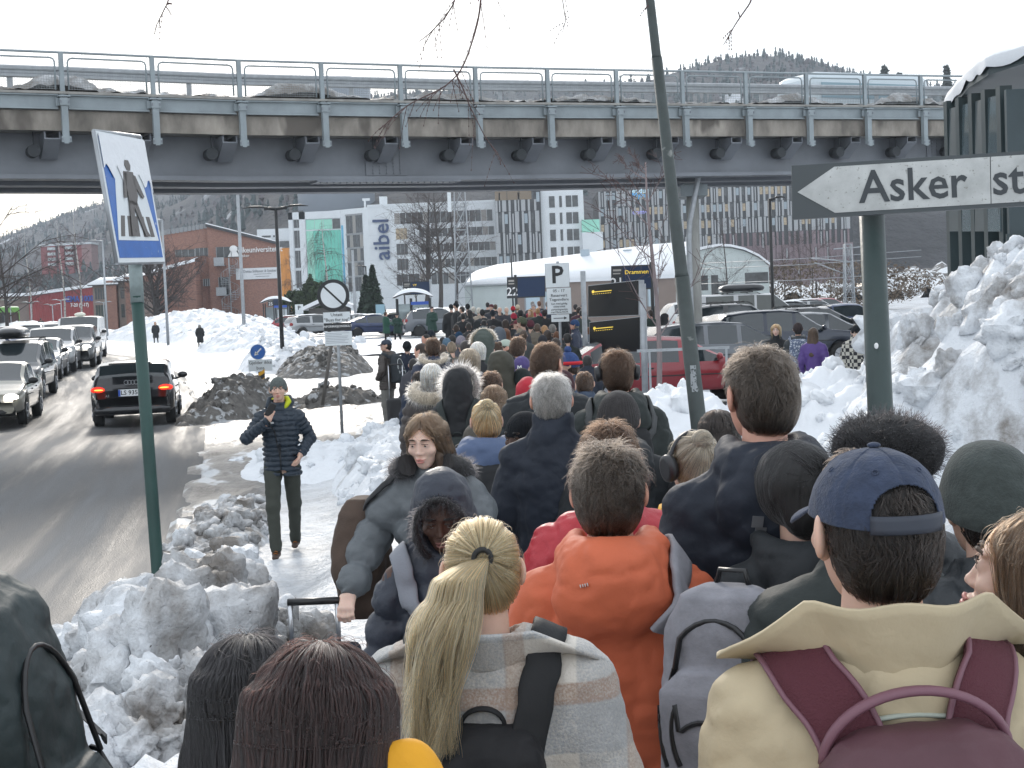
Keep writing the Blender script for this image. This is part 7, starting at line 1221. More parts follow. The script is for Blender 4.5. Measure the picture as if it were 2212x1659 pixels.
def stop_board(x0,y0,x1,y1,d,num,label,base_py,px,dark=True,extra=None,cols=(.25,.75)):
 b=at(px,base_py,d);g=gz(b[0],b[1]);T=thing('stop_display',label,'display',(b[0],b[1],g),0,'bus stop displays');O3=np.array(T.location);A,B,C,D=[at(a,c,d)-O3 for a,c in((x0,y1),(x1,y1-(x1-x0)*.04),(x1,y0-(x1-x0)*.04),(x0,y0))];U,V_=B-A,D-A;n_=np.array([0,-1,0]);ww,hh=np.linalg.norm(U),np.linalg.norm(V_)
 mb=MB();mb.cyl((0,0,0),(0,0,D[2]+.1),.07,10);mb.build('post',GALV if not dark else PBLK,T);mb=MB();poly3(mb,[(0,0),(1,0),(1,1),(0,1)],A,U,V_,n_,0,0,.15);mb.build('casing',SIGNB,T);mb=MB();poly3(mb,[(.28,.06),(.98,.06),(.98,.94),(.28,.94)],A,U,V_,n_,.152,0,.006);mb.build('display_face',DISPN,T)
 c_=A+U*.14+V_*.30+n_*.16;text(num,'lettering',hh*.55,WTX,T,tuple(c_),thick=.01);mb=MB();poly3(mb,[(.04,.78),(.24,.78),(.24,.86),(.04,.86)],A,U,V_,n_,.152,0);poly3(mb,[(.04,.66),(.22,.66),(.22,.71),(.04,.71)],A,U,V_,n_,.152,0);tag(mb.build('small_print',mat('dim_print',(.35,.33,.3),.6),T),kind='stuff')
 if extra:c_=A+U*extra[1]+V_*.72+n_*.165;text(extra[0],'lettering',hh*.24,LEDY,T,tuple(c_))
 return T
stop_board(1095,599,1178,645,75,'22','dark stop display numbered 22 above the queue',720,1118);stop_board(1320,575,1408,628,60,'21','dark stop display numbered 21 above the screens',720,1412,extra=('Drammen',.62));stop_board(871,609,931,638,105,'23','navy stop display numbered 23 above the bus shelter',716,934,False,extra=('VY',.42));stop_board(579,645,622,662,150,'25','navy stop display numbered 25 above the far shelter',705,628,False)
def shelter(x0,x1,yt,yb,d,label,rot=0.):
 a,b=at(x0,yb,d),at(x1,yb,d);g=gz((a[0]+b[0])/2,d);w_=b[0]-a[0];h_=2.45;T=thing('bus_shelter',label,'bus shelter',((a[0]+b[0])/2,d,g),rot,'bus shelters')
 for sx in(-.42,-.06,.42):
  for yy in(-.5,.7):mb=MB();mb.box((sx*w_,yy,h_/2),(.09,.09,h_));mb.build('post',PBLK,T)
 mb=MB();G2=np.array([[(u*w_/2,yy,h_+.42*math.cos(u*1.35)-.05)for yy in(-.9,.9)]for u in np.linspace(-1,1,15)]);mb.grid(G2);o=mb.build('roof',PBLK,T);o.modifiers.new('t','SOLIDIFY').thickness=.05
 mb=MB();G2=np.array([[(u*w_/2*1.02,v*.97,h_+.42*math.cos(u*1.35)+.25*(1-abs(u)**5)*(1-abs(v)**6)-.02)for v in np.linspace(-1,1,9)]for u in np.linspace(-1,1,25)]);mb.grid(G2);tag(mb.build('roof_snow',SNOWC,T),kind='stuff')
 mb=MB();mb.bx(-.42*w_,-.08*w_,.66,.69,.3,2.1);mb.bx(-.04*w_,.42*w_,.66,.69,.3,2.1);mb.build('glass_wall',mat('shelter_glass',(.45,.55,.58),.1,trans=.6),T);mb=MB();mb.bx(-.05*w_,.40*w_,-.56,-.5,2.02,2.22);mb.build('blue_fascia',mat('fascia_blue',(.03,.10,.45),.5),T)
 for k in range(3):mb=MB();mb.box((.05*w_+k*.12*w_,.60,1.25),(.09*w_,.04,1.2));mb.build('timetable',SIGNW,T)
 return T
shelter(854,938,640,725,100,'bus shelter with snow on its curved roof behind the stewards');shelter(568,630,664,700,142,'bus shelter with snow on its roof in front of the brick building')
T=thing('litter_bin','grey litter bin with a yellow band in the bus shelter','bin',(rx(925,97),97,gz(rx(925,97),97)));mb=MB();mb.cyl((0,0,0),(0,0,.9),.25,14);mb.build('bin_body',SIGNK,T);mb=MB();mb.cyl((0,0,.82),(0,0,.88),.256,14);mb.build('bin_band',mat('marker_yellow',(.75,.38,.02),.5),T)
def lamp(px,base_py,top_py,d,r0,r1,m,label,arms=(),rr=.0):
 b=at(px,base_py,d);g=gz(b[0],b[1]);zt=at(px-(base_py-top_py)*.04,top_py,d)[2]-g;T=thing('lamp_post',label,'lamp post',(b[0],b[1],g));mb=MB();mb.tube([(0,0,-.2),(0,0,zt*.35),(0,0,zt)],[r0,(r0+r1)/2,r1],12);mb.build('pole',m,T)
 for sx,L_ in arms:
  mb=MB();mb.tube([(0,0,zt-.05),(sx*L_*.35,0,zt)],[r1,r1],8);mb.build('arm',m,T);mb=MB();mb.tube([(sx*L_*.3,0,zt+.0),(sx*L_*.45,0,zt+.05),(sx*L_*.75,0,zt+.06),(sx*L_,0,zt+.02)],[.05,.10,.09,.03],8,flat=.45);mb.build('lamp_head',m,T)
 return T
lamp(613,815,450,57,.085,.06,PBLK,'black twin headed lamp post left of the round sign',((-1,1.2),(1,1.2)))
lamp(528,722,405,100,.13,.10,GALV,'tall grey lamp post rising behind the bridge');lamp(362,716,475,108,.11,.08,GALV,'grey lamp post behind the crossing sign',((-1,1.4),));lamp(231,700,520,130,.10,.07,GALV,'thin grey lamp post left of the crossing sign',((-1,1.3),))
lamp(1670,672,430,60,.075,.06,PBLK,'black lamp post with one arm above the car park',((1,.6),));lamp(1110,700,517,115,.07,.05,PBLK,'thin lamp post with two white globes');lamp(768,690,540,120,.12,.10,GALV,'plain grey post right of the round sign');lamp(795,690,575,135,.07,.06,PBLK,'slim black post in front of the white office building',((-1,.9),))
for k,(px,d)in enumerate(((24,150),(68,155),(115,152),(134,150),(226,165))):lamp(px,695,648+(k%3)*5,d,.05,.05,GALV,['low street lamp beside the green bus','low street lamp before the brown wall','low street lamp at the red wall corner','low street lamp in front of the red building','low street lamp in front of the lettered red wall'][k],((-1,.9),(1,.9)))
def lattice(px,base_py,top_py,d,w0,w1,label,name='lattice_mast'):
 b=at(px,base_py,d);g=gz(b[0],b[1]);zt=at(px-(base_py-top_py)*.04,top_py,d)[2]-g;T=thing(name,label,'mast',(b[0],b[1],g));leg=lambda sx,sy,z:np.array([sx*(w0+(w1-w0)*z/zt)/2,sy*(w0+(w1-w0)*z/zt)/2,z])
 for sx in(-1,1):
  for sy in(-1,1):mb=MB();mb.tube([leg(sx,sy,0),leg(sx,sy,zt)],.06,6);mb.build('leg',GALV,T)
 n=max(4,int(zt/2));mb=MB()
 for k in range(n):
  z0,z1=zt*k/n,zt*(k+1)/n
  for s1,s2 in(((-1,-1),(1,-1)),((-1,1),(1,1)),((-1,-1),(-1,1)),((1,-1),(1,1))):mb.tube([leg(*s1,z0),leg(*s2,z1)],.03,4);mb.tube([leg(*s2,z0),leg(*s1,z1)],.03,4);mb.tube([leg(*s1,z1),leg(*s2,z1)],.03,4)
 tag(mb.build('bracing',GALV,T),kind='stuff');return T,zt
T,zt=lattice(1004,690,400,150,1.7,1.0,'grey lattice mast in front of the white office building');mb=MB();mb.box((-1.0,-.6,at(980,432,150)[2]-T.location[2]),(.35,.3,2.4));mb.build('antenna',SIGNW,T)
T,zt=lattice(1835,668,528,110,.7,.45,'grey railway catenary mast right of the car park','catenary_mast');mb=MB();mb.tube([(0,0,zt-1.2),(-2.6,0,zt-.9)],.05,5);mb.tube([(0,0,zt-2.2),(-2.4,0,zt-1.2)],.04,5);mb.tube([(-1,0,zt-.3),(1.6,0,zt-.2)],.05,5);mb.build('cantilever',GALV,T)
for k,(ya,yb_)in enumerate(((556,548),(568,562),(600,596))):
 a,b=at(1500,ya+14,118),at(1990,yb_-8,104);T=thing('overhead_wire',['upper overhead railway wire','middle overhead railway wire','lower overhead railway wire'][k]+' crossing behind the car park','wire',tuple(a));mb=MB();mb.tube([(0,0,0),(b-a)/2-[0,0,.1],b-a],.022,4);mb.build('wire',GALV,T)
for k,(px,py,d,tx)in enumerate(((647,664,132,'P'),(822,664,120,''))):
 T,g=sign_post(px+1,py+36,d,py,'parking_plate',['small white parking plate by the hedge','small pale blue sign near the dark fir'][k],.05);z=H(py+6,px,d)-g;mb=MB();mb.box((0,-.08,z),(.7,.03,1.0 if not k else.9));mb.build('panel',SIGNW if not k else mat('pale_blue_sign',(.25,.4,.48),.5),T)
 if tx:text(tx,'lettering',.5,INK,T,(0,-.10,z+.18),thick=.02)
b=at(715,700,130);T=thing('shed','small dark shed with a snowy pitched roof behind the round sign','shed',(b[0],130,gz(b[0],130)));mb=MB();mb.bx(-1.6,1.6,-1.5,1.5,0,1.9);mb.build('walls',mat('shed_wall',(.07,.065,.06),.8),T)
mb=MB();mb.add([(-2.1,y_,1.75)for y_ in(-1.8,1.8)]+[(0.0,y_,2.6)for y_ in(-1.8,1.8)]+[(2.1,y_,1.75)for y_ in(-1.8,1.8)]+[(-2.1,y_,2.05)for y_ in(-1.8,1.8)]+[(0,y_,2.95)for y_ in(-1.8,1.8)]+[(2.1,y_,2.05)for y_ in(-1.8,1.8)],[(0,1,3,2),(2,3,5,4),(6,8,9,7),(8,10,11,9),(0,2,8,6),(2,4,10,8),(1,7,9,3),(3,9,11,5),(0,6,7,1),(4,5,11,10)]);mb.build('snowy_roof',SNOWC,T)
b=at(1530,790,25);T=thing('barrier_rail','grey tubular barrier in front of the red hatchback','barrier',(b[0],b[1],gz(b[0],b[1])));O3=np.array(T.location);z0=at(1530,752,25)[2]-O3[2]
for xx in(-.95,-.2,.3):mb=MB();mb.box((xx,0,z0/2),(.035,.03,z0));mb.build('upright',GALV,T)
mb=MB();mb.box((-.4,0,z0),(1.5,.04,.045));mb.build('rail',GALV,T)
STG=mat('dark_green_cladding',(.040,.060,.068),.5,var=.12,vscale=1.2,bump=.08,bscale=8);STF=mat('dark_green_steel',(.030,.048,.052),.45)
o_=at(2130,520,24);T=thing('station_building','dark green clad station building with snow on its sloping roof at the right edge','building',(o_[0],o_[1],gz(o_[0],o_[1])));O3=np.array(T.location);Z=lambda py,px,d:at(px,py,d)[2]-O3[2]
def xx(px,d):return at(px,400,d)[0]-O3[0]
zr_=Z(225,2150,23);zt_=Z(175,2200,22);
for k in range(7):
 m=MB();x0=xx(2180,22.5)+k*.62;m.bx(x0+.01,x0+.61,-1.4,-1.3,0,zt_-.05);m.build('wall_panel',STG,T)
for k,px in enumerate((2052,2078,2106,2135,2168)):
 d=27.5-k*1.1;zt2=Z(222-k*8,px,d);m=MB();m.bx(xx(px,d)-.09,xx(px,d)+.09,d-o_[1]-.1,d-o_[1]+.1,0,zt2);m.build('steel_column',STF,T)
for k in range(4):
 a,b_=2054+k*28,2078+k*29;d=27.2-k*1.1;m=MB();m.add([at(a,235-k*8,d)-O3,at(b_,228-k*8,d-.9)-O3,at(b_,500,d-.9)-O3,at(a,500,d)-O3],[(0,1,2,3)]);o=m.build('glass_pane' if k%2 else 'wall_panel',mat('station_glass',(.08,.11,.12),.12,spec=.6)if k%2 else STG,T);o.modifiers.new('t','SOLIDIFY').thickness=.03
m=MB();rp_=[at(2044,250,28.5)-O3,at(2092,190,25)-O3,at(2135,162,23)-O3,at(2330,100,21)-O3];up=np.array([0,0,.22]);bk=np.array([3.5,5.0,.5])
m.add(rp_+[q+up for q in rp_]+[q+bk for q in rp_]+[q+bk+up for q in rp_],[(0,1,5,4),(1,2,6,5),(2,3,7,6),(8,12,13,9),(9,13,14,10),(10,14,15,11),(4,5,13,12),(5,6,14,13),(6,7,15,14),(0,8,9,1),(1,9,10,2),(2,10,11,3),(0,4,12,8),(3,11,15,7)]);m.build('roof',STF,T)
G2=[];
for t in np.linspace(0,1,34):
 q=np.array([np.interp(t*3,range(4),[p_[i]for p_ in rp_])for i in range(3)])+up;ov=np.array([-.05,-.08,0]);th=.10+.04*math.sin(t*14)+.02*math.sin(t*37);G2.append([q+ov*(1+.4*math.sin(t*23))+[0,0,-.10-.07*abs(math.sin(t*19))],q+ov*1.5+[0,0,.0],q+ov*.9+[0,0,th*.8],q+[0,0,th],q+bk*.3+[0,0,th*1.1],q+bk+[0,0,th]])
m=MB();m.grid(np.array(G2));tag(m.build('roof_snow',SNOWC,T),kind='stuff')
m=MB();m.bx(xx(2180,22.5)-.05,xx(2180,22.5)+4.5,-1.46,-1.40,Z(560,2190,22.6),Z(505,2190,22.6));m.build('dark_opening',STF,T)
# == buildings
def ex(px,d):return(px-1106)/F_*d
def zz_(py,px,d):return at(px,py,d)[2]
class Bld:
 """a building whose front runs along +x (turned by rz) from a measured corner"""
 def __init__(s,name,label,px,d,rz=0.,cat='building',group=None):
  x=at(px,650,d)[0];s.g=gz(x,d);s.T=thing(name,label,cat,(x,d,s.g-.3),rz,group);s.d=d
 def part(s,name,m,*boxes,parent=None):
  b=MB()
  for q in boxes:b.bx(*q)
  return b.build(name,m,parent or s.T)
WHC=mat('white_cladding',(.66,.69,.71),.45,var=.05,vscale=.5);WIN=mat('window_glass',(.05,.055,.06),.12,var=.6,vscale=1.3,spec=.6);WINW=mat('window_lit',(.24,.20,.14),.3,emit=(1,.78,.48),estr=.12,var=.5,vscale=2);MUL=mat('mullion',(.25,.26,.27),.5)
X=lambda px,d=320:ex(px,d)-ex(803,d)
Z0=lambda py,d=320:zz_(py,940,d)-gz(ex(803,d),d)+.3
b=Bld('office_building','white panelled office block with a large vertical dark blue name',803,320);tp=Z0(443);xr=X(1080)
b.part('wall',WHC,(0,xr,0,25,0,tp));b.part('roof_parapet',WHC,(-.1,xr+.1,-.1,25,tp,tp+.5))
for k,(py,x0)in enumerate(((470,860),(503,912),(536,914),(569,916),(602,860))):
 z=Z0(py);a=X(x0);
 if k in(1,2,3):
  f=b.part('window',WINW if k==1 else WIN,(X(862),X(886),-.06,.02,z-1.15,z+1.15));b.part('mullion',MUL,*[(X(862)+j*.8,X(862)+j*.8+.08,-.10,-.06,z-1.15,z+1.15)for j in range(1,3)],parent=f)
 n_=int((xr-a)/1.2)
 hh=1.15 if k in(0,4)else.85
 for j in range(n_):o=b.part('window',WIN if(j*7+k*3)%5 else mat('window_pale',(.28,.26,.24),.4),(a+j*1.2,a+j*1.2+1.1,-.05,.02,z-hh,z+hh))
for k in range(7):b.part('panel_joint',mat('joint_grey',(.45,.48,.5),.6),(0,X(858),-.012,.0,2.5+k*2.6,2.54+k*2.6))
t_=text('aibel','name_lettering',4.7,mat('name_blue',(.02,.05,.14),.5),b.T,(X(832),-.3,Z0(513)),(math.pi/2,-math.pi/2,0),thick=.012,ext=.1);
b.part('rooftop_unit',WHC,(X(826),X(842),4,6,tp,tp+2.4),(X(793),X(797),3,3.6,tp,tp+1.6),(X(790),X(806),3,3.6,tp+1.6,tp+2.1))
b=Bld('office_wing','glazed curved wing of the white office with dark glass bands',803,320,math.radians(180-38));xl=12.5
b.part('wall',WHC,(0,xl,-10,0,0,tp+.02));
for k,(z0,z1)in enumerate(((Z0(622),Z0(592)),(Z0(588),Z0(560)),(Z0(557),Z0(530)),(Z0(527),Z0(500)),(Z0(496),Z0(458)))):
 for j in range(5):b.part('window',WIN if(j+k)%3 else mat('window_pale',(.28,.26,.24),.4),(1.6+j*.95,2.45+j*.95,.01,.08,z0,z1))
 b.part('spandrel',MUL,(1.5,6.4,.02,.14,z1,z1+.35))
X=lambda px,d=325:ex(px,d)-ex(632,d)
b=Bld('glass_building','white framed office with a turquoise and blue glass front',632,325);tp=Z0(458,325);w_=X(745)
b.part('wall',WHC,(0,w_,0,20,0,tp+1),(0,.9,-.3,0,0,tp+1),(X(655),X(668),-.3,0,0,tp+1),(0,w_,-.3,0,Z0(487,325)+2.3,tp+1))
for k in range(4):
 for j in range(3):b.part('window',WIN,(1.1+j*.72,1.75+j*.72,-.12,0,Z0(610,325)+k*4.2,Z0(610,325)+k*4.2+3.6))
TQ=mat('turquoise_glass',(.12,.52,.40),.25,var=.18,vscale=.25,spec=.6);TQ2=mat('mint_glass',(.30,.66,.52),.25,var=.1,vscale=.2);BLG=mat('blue_gradient_glass',(.12,.42,.62),.25,var=.35,vscale=.12)
for j in range(10):x0=X(669)+j*(w_-X(669))/10;b.part('glass_panel',TQ2 if j<2 else TQ,(x0+.02,x0+(w_-X(669))/10-.02,-.15,-.02,1,Z0(489,325)))
for j in range(4):x0=X(669)+j*(w_-X(669))/4;b.part('window',WIN if j==3 else TQ2,(x0+.05,x0+(w_-X(669))/4-.05,-.1,0,Z0(486,325),Z0(465,325)))
for j in range(3):x0=X(745)+j*1.4;b.part('glass_panel',BLG,(x0+.02,x0+1.38,-.6,.3,1,Z0(480,325)))
OG=mat('orange_cladding',(.62,.24,.03),.5,var=.15,vscale=.4)
for j in range(2):b.part('orange_panel',OG,(X(610)+j*1.05,X(610)+j*1.05+1.02,.5,2,0,Z0(523,325)))
b.part('window',WIN,(X(610),X(630),.5,1.5,Z0(521,325),Z0(508,325)));b.part('wall',WHC,(X(525),X(632),3,16,0,Z0(502,325)),(X(560),X(632),2.0,16,Z0(502,325),Z0(480,325)),(X(600),X(632),1,10,Z0(508,325),Z0(486,325)))
for j in range(3):b.part('window',WIN,(X(570)+j*2.4,X(570)+1.9+j*2.4,1.9,2,Z0(498,325),Z0(494,325)))
FIN=mat('fin_grey',(.36,.37,.38),.5);FIND=mat('panel_black',(.03,.032,.035),.4);BRO=mat('bronze_top',(.20,.15,.10),.5);MAU=mat('mauve_cladding',(.20,.145,.155),.6,var=.15,vscale=.3)
def striped(px0,px1,pt,pb,d,label,rows,lit=0.,seed=1,bronze=False,mauve=None):
 X=lambda px:ex(px,d)-ex(px0,d);Z=lambda py:zz_(py,(px0+px1)/2,d)-gz(ex(px0,d),d)+.3;b=Bld('office_building',label,px0,d);w_=X(px1);z0,z1=Z(pb),Z(pt);rh=(z1-z0)/rows;r_=np.random.default_rng(seed);b.part('wall',FIND,(0,w_,0,22,0,z1))
 n_=int(w_/1.25);F1=MB();F2=MB();
 for r in range(rows):
  zb=z0+r*rh
  if r==rows-1 and bronze:
   for j in range(int(w_/2.4)):b.part('bronze_panel',BRO,(j*2.4,j*2.4+2.3,-.2,-.01,zb+rh*.55,zb+rh))
  for j in range(n_):
   x0=j*w_/n_+r_.uniform(-.1,.1);mv=mauve and x0>X(mauve)and r<rows*.45;kx=r_.integers(0,4)
   (F2 if mv else F1).bx(x0,x0+(.42 if kx<3 else.8),-.28,-.01,zb+.04,zb+rh*(1 if not(bronze and r==rows-1)else.55)-.04)
   if kx in(0,1)and not mv:b.part('window',WINW if r_.random()<lit else(WIN if kx else mat('window_sky',(.32,.38,.42),.2)),(x0+.48,x0+1.1,-.1,-.012,zb+rh*.42,zb+rh*.88))
   elif kx==2:F1.bx(x0+.7,x0+.95,-.2,-.01,zb+.04,zb+rh*.9)
 tag(F1.build('facade_fins',FIN,b.T),kind='stuff')
 if F2.n:tag(F2.build('mauve_fins',MAU,b.T),kind='stuff');b.part('mauve_wall',MAU,(X(mauve),w_,-.009,-.005,0,z0+rows*.45*rh))
 return b
striped(1078,1176,412,592,300,'narrow dark striped office block beside the white office',4,.05,3,True)
d=301;X=lambda px:ex(px,d)-ex(1176,d);Z=lambda py:zz_(py,1220,d)-gz(ex(1176,d),d)+.3;b=Bld('office_building','pale panelled office block with small square windows between the striped ones',1176,d);b.part('wall',WHC,(0,X(1268),0,18,0,Z(412)))
for r,py in enumerate((436,472,508,546)):
 for j,px in enumerate((1194,1216,1230,1244)):b.part('window',WIN,(X(px),X(px)+(.5 if j==1 else 1.1),-.08,.02,Z(py)-1.1,Z(py)+1.1))
b.part('window_band',TQ2,(X(1262),X(1300),-1.5,-.1,Z(505),Z(478)));b.part('wall',WHC,(X(1262),X(1306),-1.6,0,Z(560),Z(505)))
striped(1300,1845,404,640,330,'long dark office block with pale vertical fins and lit windows',7,.45,5,False,1560)
for k,(tx,cc,py)in enumerate((('endúr',(.5,.7,.8),412),('Mylna',(.05,.35,.7),422),('com4',(.3,.3,.7),458))):text(tx if k else 'endur','roof_lettering',1.5,mat('sign_light%d'%k,cc,.5,emit=cc,estr=.4),b.T if False else None,tuple(at(1383,py,328)),(math.pi/2,0,0),ext=.05)
for o in list(COL.objects):
 if o.name.startswith('roof_lettering'):tag(o,{0:'small white illuminated sign on the dark office block',1:'small blue illuminated sign below the white one',2:'small violet illuminated sign on the dark office block'}[int(o.name[-1])if o.name[-1].isdigit()else 0],'sign')
d=152;X=lambda px:ex(px,d)-ex(1005,d);Z=lambda py,px=1200:zz_(py,px,d)-gz(ex(1005,d),d)+.3;SID=mat('pale_siding',(.50,.55,.54),.6,var=.06,vscale=1)
b=Bld('warehouse','long pale warehouse under a thick white snow covered roof',1005,d)
b.part('wall',SID,(0,X(1520),0,10,0,Z(607)))
for k in range(16):b.part('siding_board',SID,(.0,X(1118),-.05,-.0,.3+k*.2,.48+k*.2))
m=MB();P_=[]
for px in np.linspace(1003,1520,46):
 t=(px-1003)/517;top=np.interp(px,[1003,1012,1030,1075,1430,1520],[613,600,590,577,531,524]);eav=np.interp(px,[1003,1520],[616,594]);P_.append([(X(px),-.35,Z(eav,px)-.02),(X(px),-.45,Z(eav,px)+.22),(X(px),2.5,Z(eav+(top-eav)*.45,px)+.1),(X(px),6,Z(eav+(top-eav)*.8,px)+.2),(X(px),9,Z(top,px)+.5),(X(px),12,Z(top,px)-.1)])
m.grid(np.array(P_));tag(m.build('snowy_roof',SNOWC,b.T),kind='stuff');b.part('gutter',GALV,(0,X(1120),-.42,-.36,Z(611),Z(611)+.1))
for px in(1276,1372):m=MB();m.cyl((X(px),8,Z(560,px)),(X(px),8,Z(533,px)),.5,10);m.build('roof_vent',mat('vent_blue',(.35,.42,.48),.4),b.T)
d=118;X=lambda px:ex(px,d)-ex(1117,d);Z=lambda py,px=1250:zz_(py,px,d)-gz(ex(1117,d),d)+.3;b=Bld('low_building','low brown flat roofed building with garage windows behind the queue',1117,d);BRN=mat('brown_render',(.24,.19,.165),.8,var=.08,vscale=1)
b.part('wall',BRN,(0,X(1460),0,8,0,Z(609)));b.part('roof_edge',SNOWC,(-.1,X(1462),-.2,8,Z(609),Z(603)))
for px,w2 in((1136,30),(1177,26),(1400,22),(1286,30),(1330,24)):f=b.part('window',mat('window_sky2',(.42,.52,.58),.3),(X(px),X(px+w2),-.04,.02,Z(668),Z(627)));b.part('window_frame',MUL,(X(px)-.12,X(px),-.06,.0,Z(668),Z(625)),parent=f)
d=122;X=lambda px:ex(px,d)-ex(1505,d);Z=lambda py,px=1600:zz_(py,px,d)-gz(ex(1505,d),d)+.3;b=Bld('arched_hall','pale boarded hall with an arched roof edge behind the car park',1505,d);m=MB();ar_=[(X(px),Z(py,px))for px,py in((1505,545),(1530,538),(1555,534),(1580,535),(1610,542),(1640,556),(1662,574),(1662,690),(1505,690))]
m.prism(ar_,lambda u,v,q:(u,q*9,v));m.build('wall',SID,b.T)
for k in range(15):z=Z(672)+k*.22;m=MB();xr=X(1662)if z<Z(574)else np.interp(z,[Z(574),Z(534)],[X(1655),X(1590)]);m.bx(.0,xr,-.03,-.002,z,z+.19);m.build('siding_board',SID,b.T)
for x0,x1,y0,y1 in((1513,1530,592,624),(1550,1570,606,622),(1537,1552,592,640),(1610,1660,590,614)):b.part('window',WIN,(X(x0),X(x1),-.06,-.031,Z(y1),Z(y0)))
m=MB();m.grid(np.array([[(X(px),-.3,Z(py,px)+.02),(X(px),-.35,Z(py,px)+.22),(X(px),9,Z(py,px)+.3)]for px,py in((1500,545),(1530,537),(1555,533),(1580,534),(1610,541),(1640,555),(1664,574))]));tag(m.build('snowy_roof',SNOWC,b.T),kind='stuff')
BRK=mat('red_brick',(.27,.125,.09),.85,bump=.3,bscale=6,var=.2,vscale=.8);n=BRK.node_tree;bt=n.nodes.new('ShaderNodeTexBrick');tc=n.nodes.new('ShaderNodeTexCoord');mp=n.nodes.new('ShaderNodeMapping');mp.inputs['Rotation'].default_value=(math.pi/2,0,0);n.links.new(tc.outputs['Object'],mp.inputs[0]);n.links.new(mp.outputs[0],bt.inputs[0]);bt.inputs['Scale'].default_value=3.5;bt.inputs['Color1'].default_value=(.33,.155,.11,1);bt.inputs['Color2'].default_value=(.21,.095,.07,1);bt.inputs['Mortar'].default_value=(.30,.24,.21,1);n.links.new(bt.outputs[0],n.nodes['Principled BSDF'].inputs['Base Color'])
d=190;X=lambda px:ex(px,d)-ex(456,d);Z=lambda py,px=456:zz_(py,px,d)-gz(ex(456,d),d)+.3;b=Bld('brick_building','red brick school building with a sloping roof and an outside stair',456,d);RD=mat('dark_fascia',(.05,.05,.055),.6)
m=MB();m.prism([(0,0),(X(606),0),(X(606),Z(528,606)),(0,Z(490))],lambda u,v,q:(u-q*2.4*(u>1),q*12,v));m.build('wall',BRK,b.T)
m=MB();m.add([(-.1,-.3,Z(490)),(X(607),-.3,Z(529,606)),(X(607),-.3,Z(523,606)),(-.1,-.3,Z(484)),(-.1,12,Z(490)),(X(607)-2.4,12,Z(529,606)),(X(607)-2.4,12,Z(523,606)),(-.1,12,Z(484))],[(0,1,2,3),(3,2,6,7),(4,7,6,5)]);m.build('roof_fascia',RD,b.T);m=MB();m.grid(np.array([[(-.1,-.25,Z(484)),(-.1,-.2,Z(482)),(-.1,12,Z(481))],[(X(607),-.25,Z(523,606)),(X(607),-.2,Z(521,606)),(X(607)-2.4,12,Z(520,606))]]));tag(m.build('roof_snow',SNOWC,b.T),kind='stuff')
wl_=X(350);m=MB();m.prism([(wl_,0),(-.02,0),(-.02,Z(490)),(wl_,Z(507,350))],lambda u,v,q:(u,.6+q*12+(-u)*.0,v));m.build('wall',BRK,b.T)
for k in range(12):x0=wl_+k*(-wl_)/12;b.part('parapet_panel',MUL,(x0+.05,x0+(-wl_)/12-.02,.5,.58,Z(490)+(Z(507,350)-Z(490))*(1-(k+.5)/12)-.15,Z(490)+(Z(507,350)-Z(490))*(1-(k+.5)/12)+.45))
m=MB();m.prism([(X(300),0),(X(437),0),(X(437),Z(566)),(X(300),Z(602,350))],lambda u,v,q:(u,-3+q*3.5,v));m.build('side_wing',BRK,b.T);m=MB();m.grid(np.array([[(X(298),-3.3,Z(603,350)),(X(298),-3.2,Z(597,350)),(X(298),.5,Z(590,350))],[(X(438),-3.3,Z(566)),(X(438),-3.2,Z(560)),(X(438),.5,Z(553))]]));tag(m.build('wing_snow',SNOWC,b.T),kind='stuff')
for x0,x1,y0,y1,yy in((384,425,537,553,.58),(427,454,535,552,.58),(443,456,602,618,-.02),(474,522,535,558,-.02),(476,497,600,640,-.02)):
 f=b.part('window',WIN,(X(x0),X(x1),yy-.06,yy,Z(y1),Z(y0)))
 for q in(0,1,2,3):b.part('mullion',MUL,(X(x0)+q*(X(x1)-X(x0))/3-.04,X(x0)+q*(X(x1)-X(x0))/3+.04,yy-.1,yy-.06,Z(y1),Z(y0)),parent=f)
b.part('balcony',GALV,(X(471),X(493),-1.2,-.1,Z(576),Z(574)),(X(471),X(493),-1.22,-1.18,Z(574),Z(558)));b.part('balcony',GALV,(X(473),X(495),-1.2,-.1,Z(640),Z(638)),(X(473),X(495),-1.22,-1.18,Z(638),Z(622)))
sc_=MB();cx_,cz=X(503),0
for k in range(34):
 a=k*.42;z=.3+k*(Z(572)-.3)/34;c_=np.array([cx_+.62*math.cos(a),-1.1+.62*math.sin(a),z]);st=MB();st.box(c_,(1.0,.34,.05),rotz(a));st.build('stair_tread',GALV,b.T);sc_.cyl(np.array([cx_+1.1*math.cos(a),-1.1+1.1*math.sin(a),z]),np.array([cx_+1.1*math.cos(a),-1.1+1.1*math.sin(a),z+1.0]),.02,4)
sc_.cyl((cx_,-1.1,0),(cx_,-1.1,Z(560)),.08,8);sc_.tube([(cx_+1.1*math.cos(k*.42),-1.1+1.1*math.sin(k*.42),1.3+k*(Z(572)-.3)/34)for k in range(34)],.03,5);tag(sc_.build('stair_railing',GALV,b.T),kind='stuff')
text('Folkeuniversitetet','wall_lettering',.98,mat('wall_letter_white',(.8,.8,.8),.5),b.T,(X(565),-.1,Z(544)),thick=.008,ext=.03,sx=.82);text('Asker','wall_lettering',.5,MATS['wall_letter_white'],b.T,(X(534),-.1,Z(556)),ext=.03)
m=MB();m.ball((X(511),-.1,Z(540)),(.5,.06,.42),14,8);m.add([(X(511)-.75,-.12,Z(557)),(X(511)+.75,-.12,Z(557)),(X(511)+.3,-.12,Z(544)),(X(511)-.3,-.12,Z(544))],[(0,1,2,3)]);m.build('wall_emblem',MATS['wall_letter_white'],b.T)
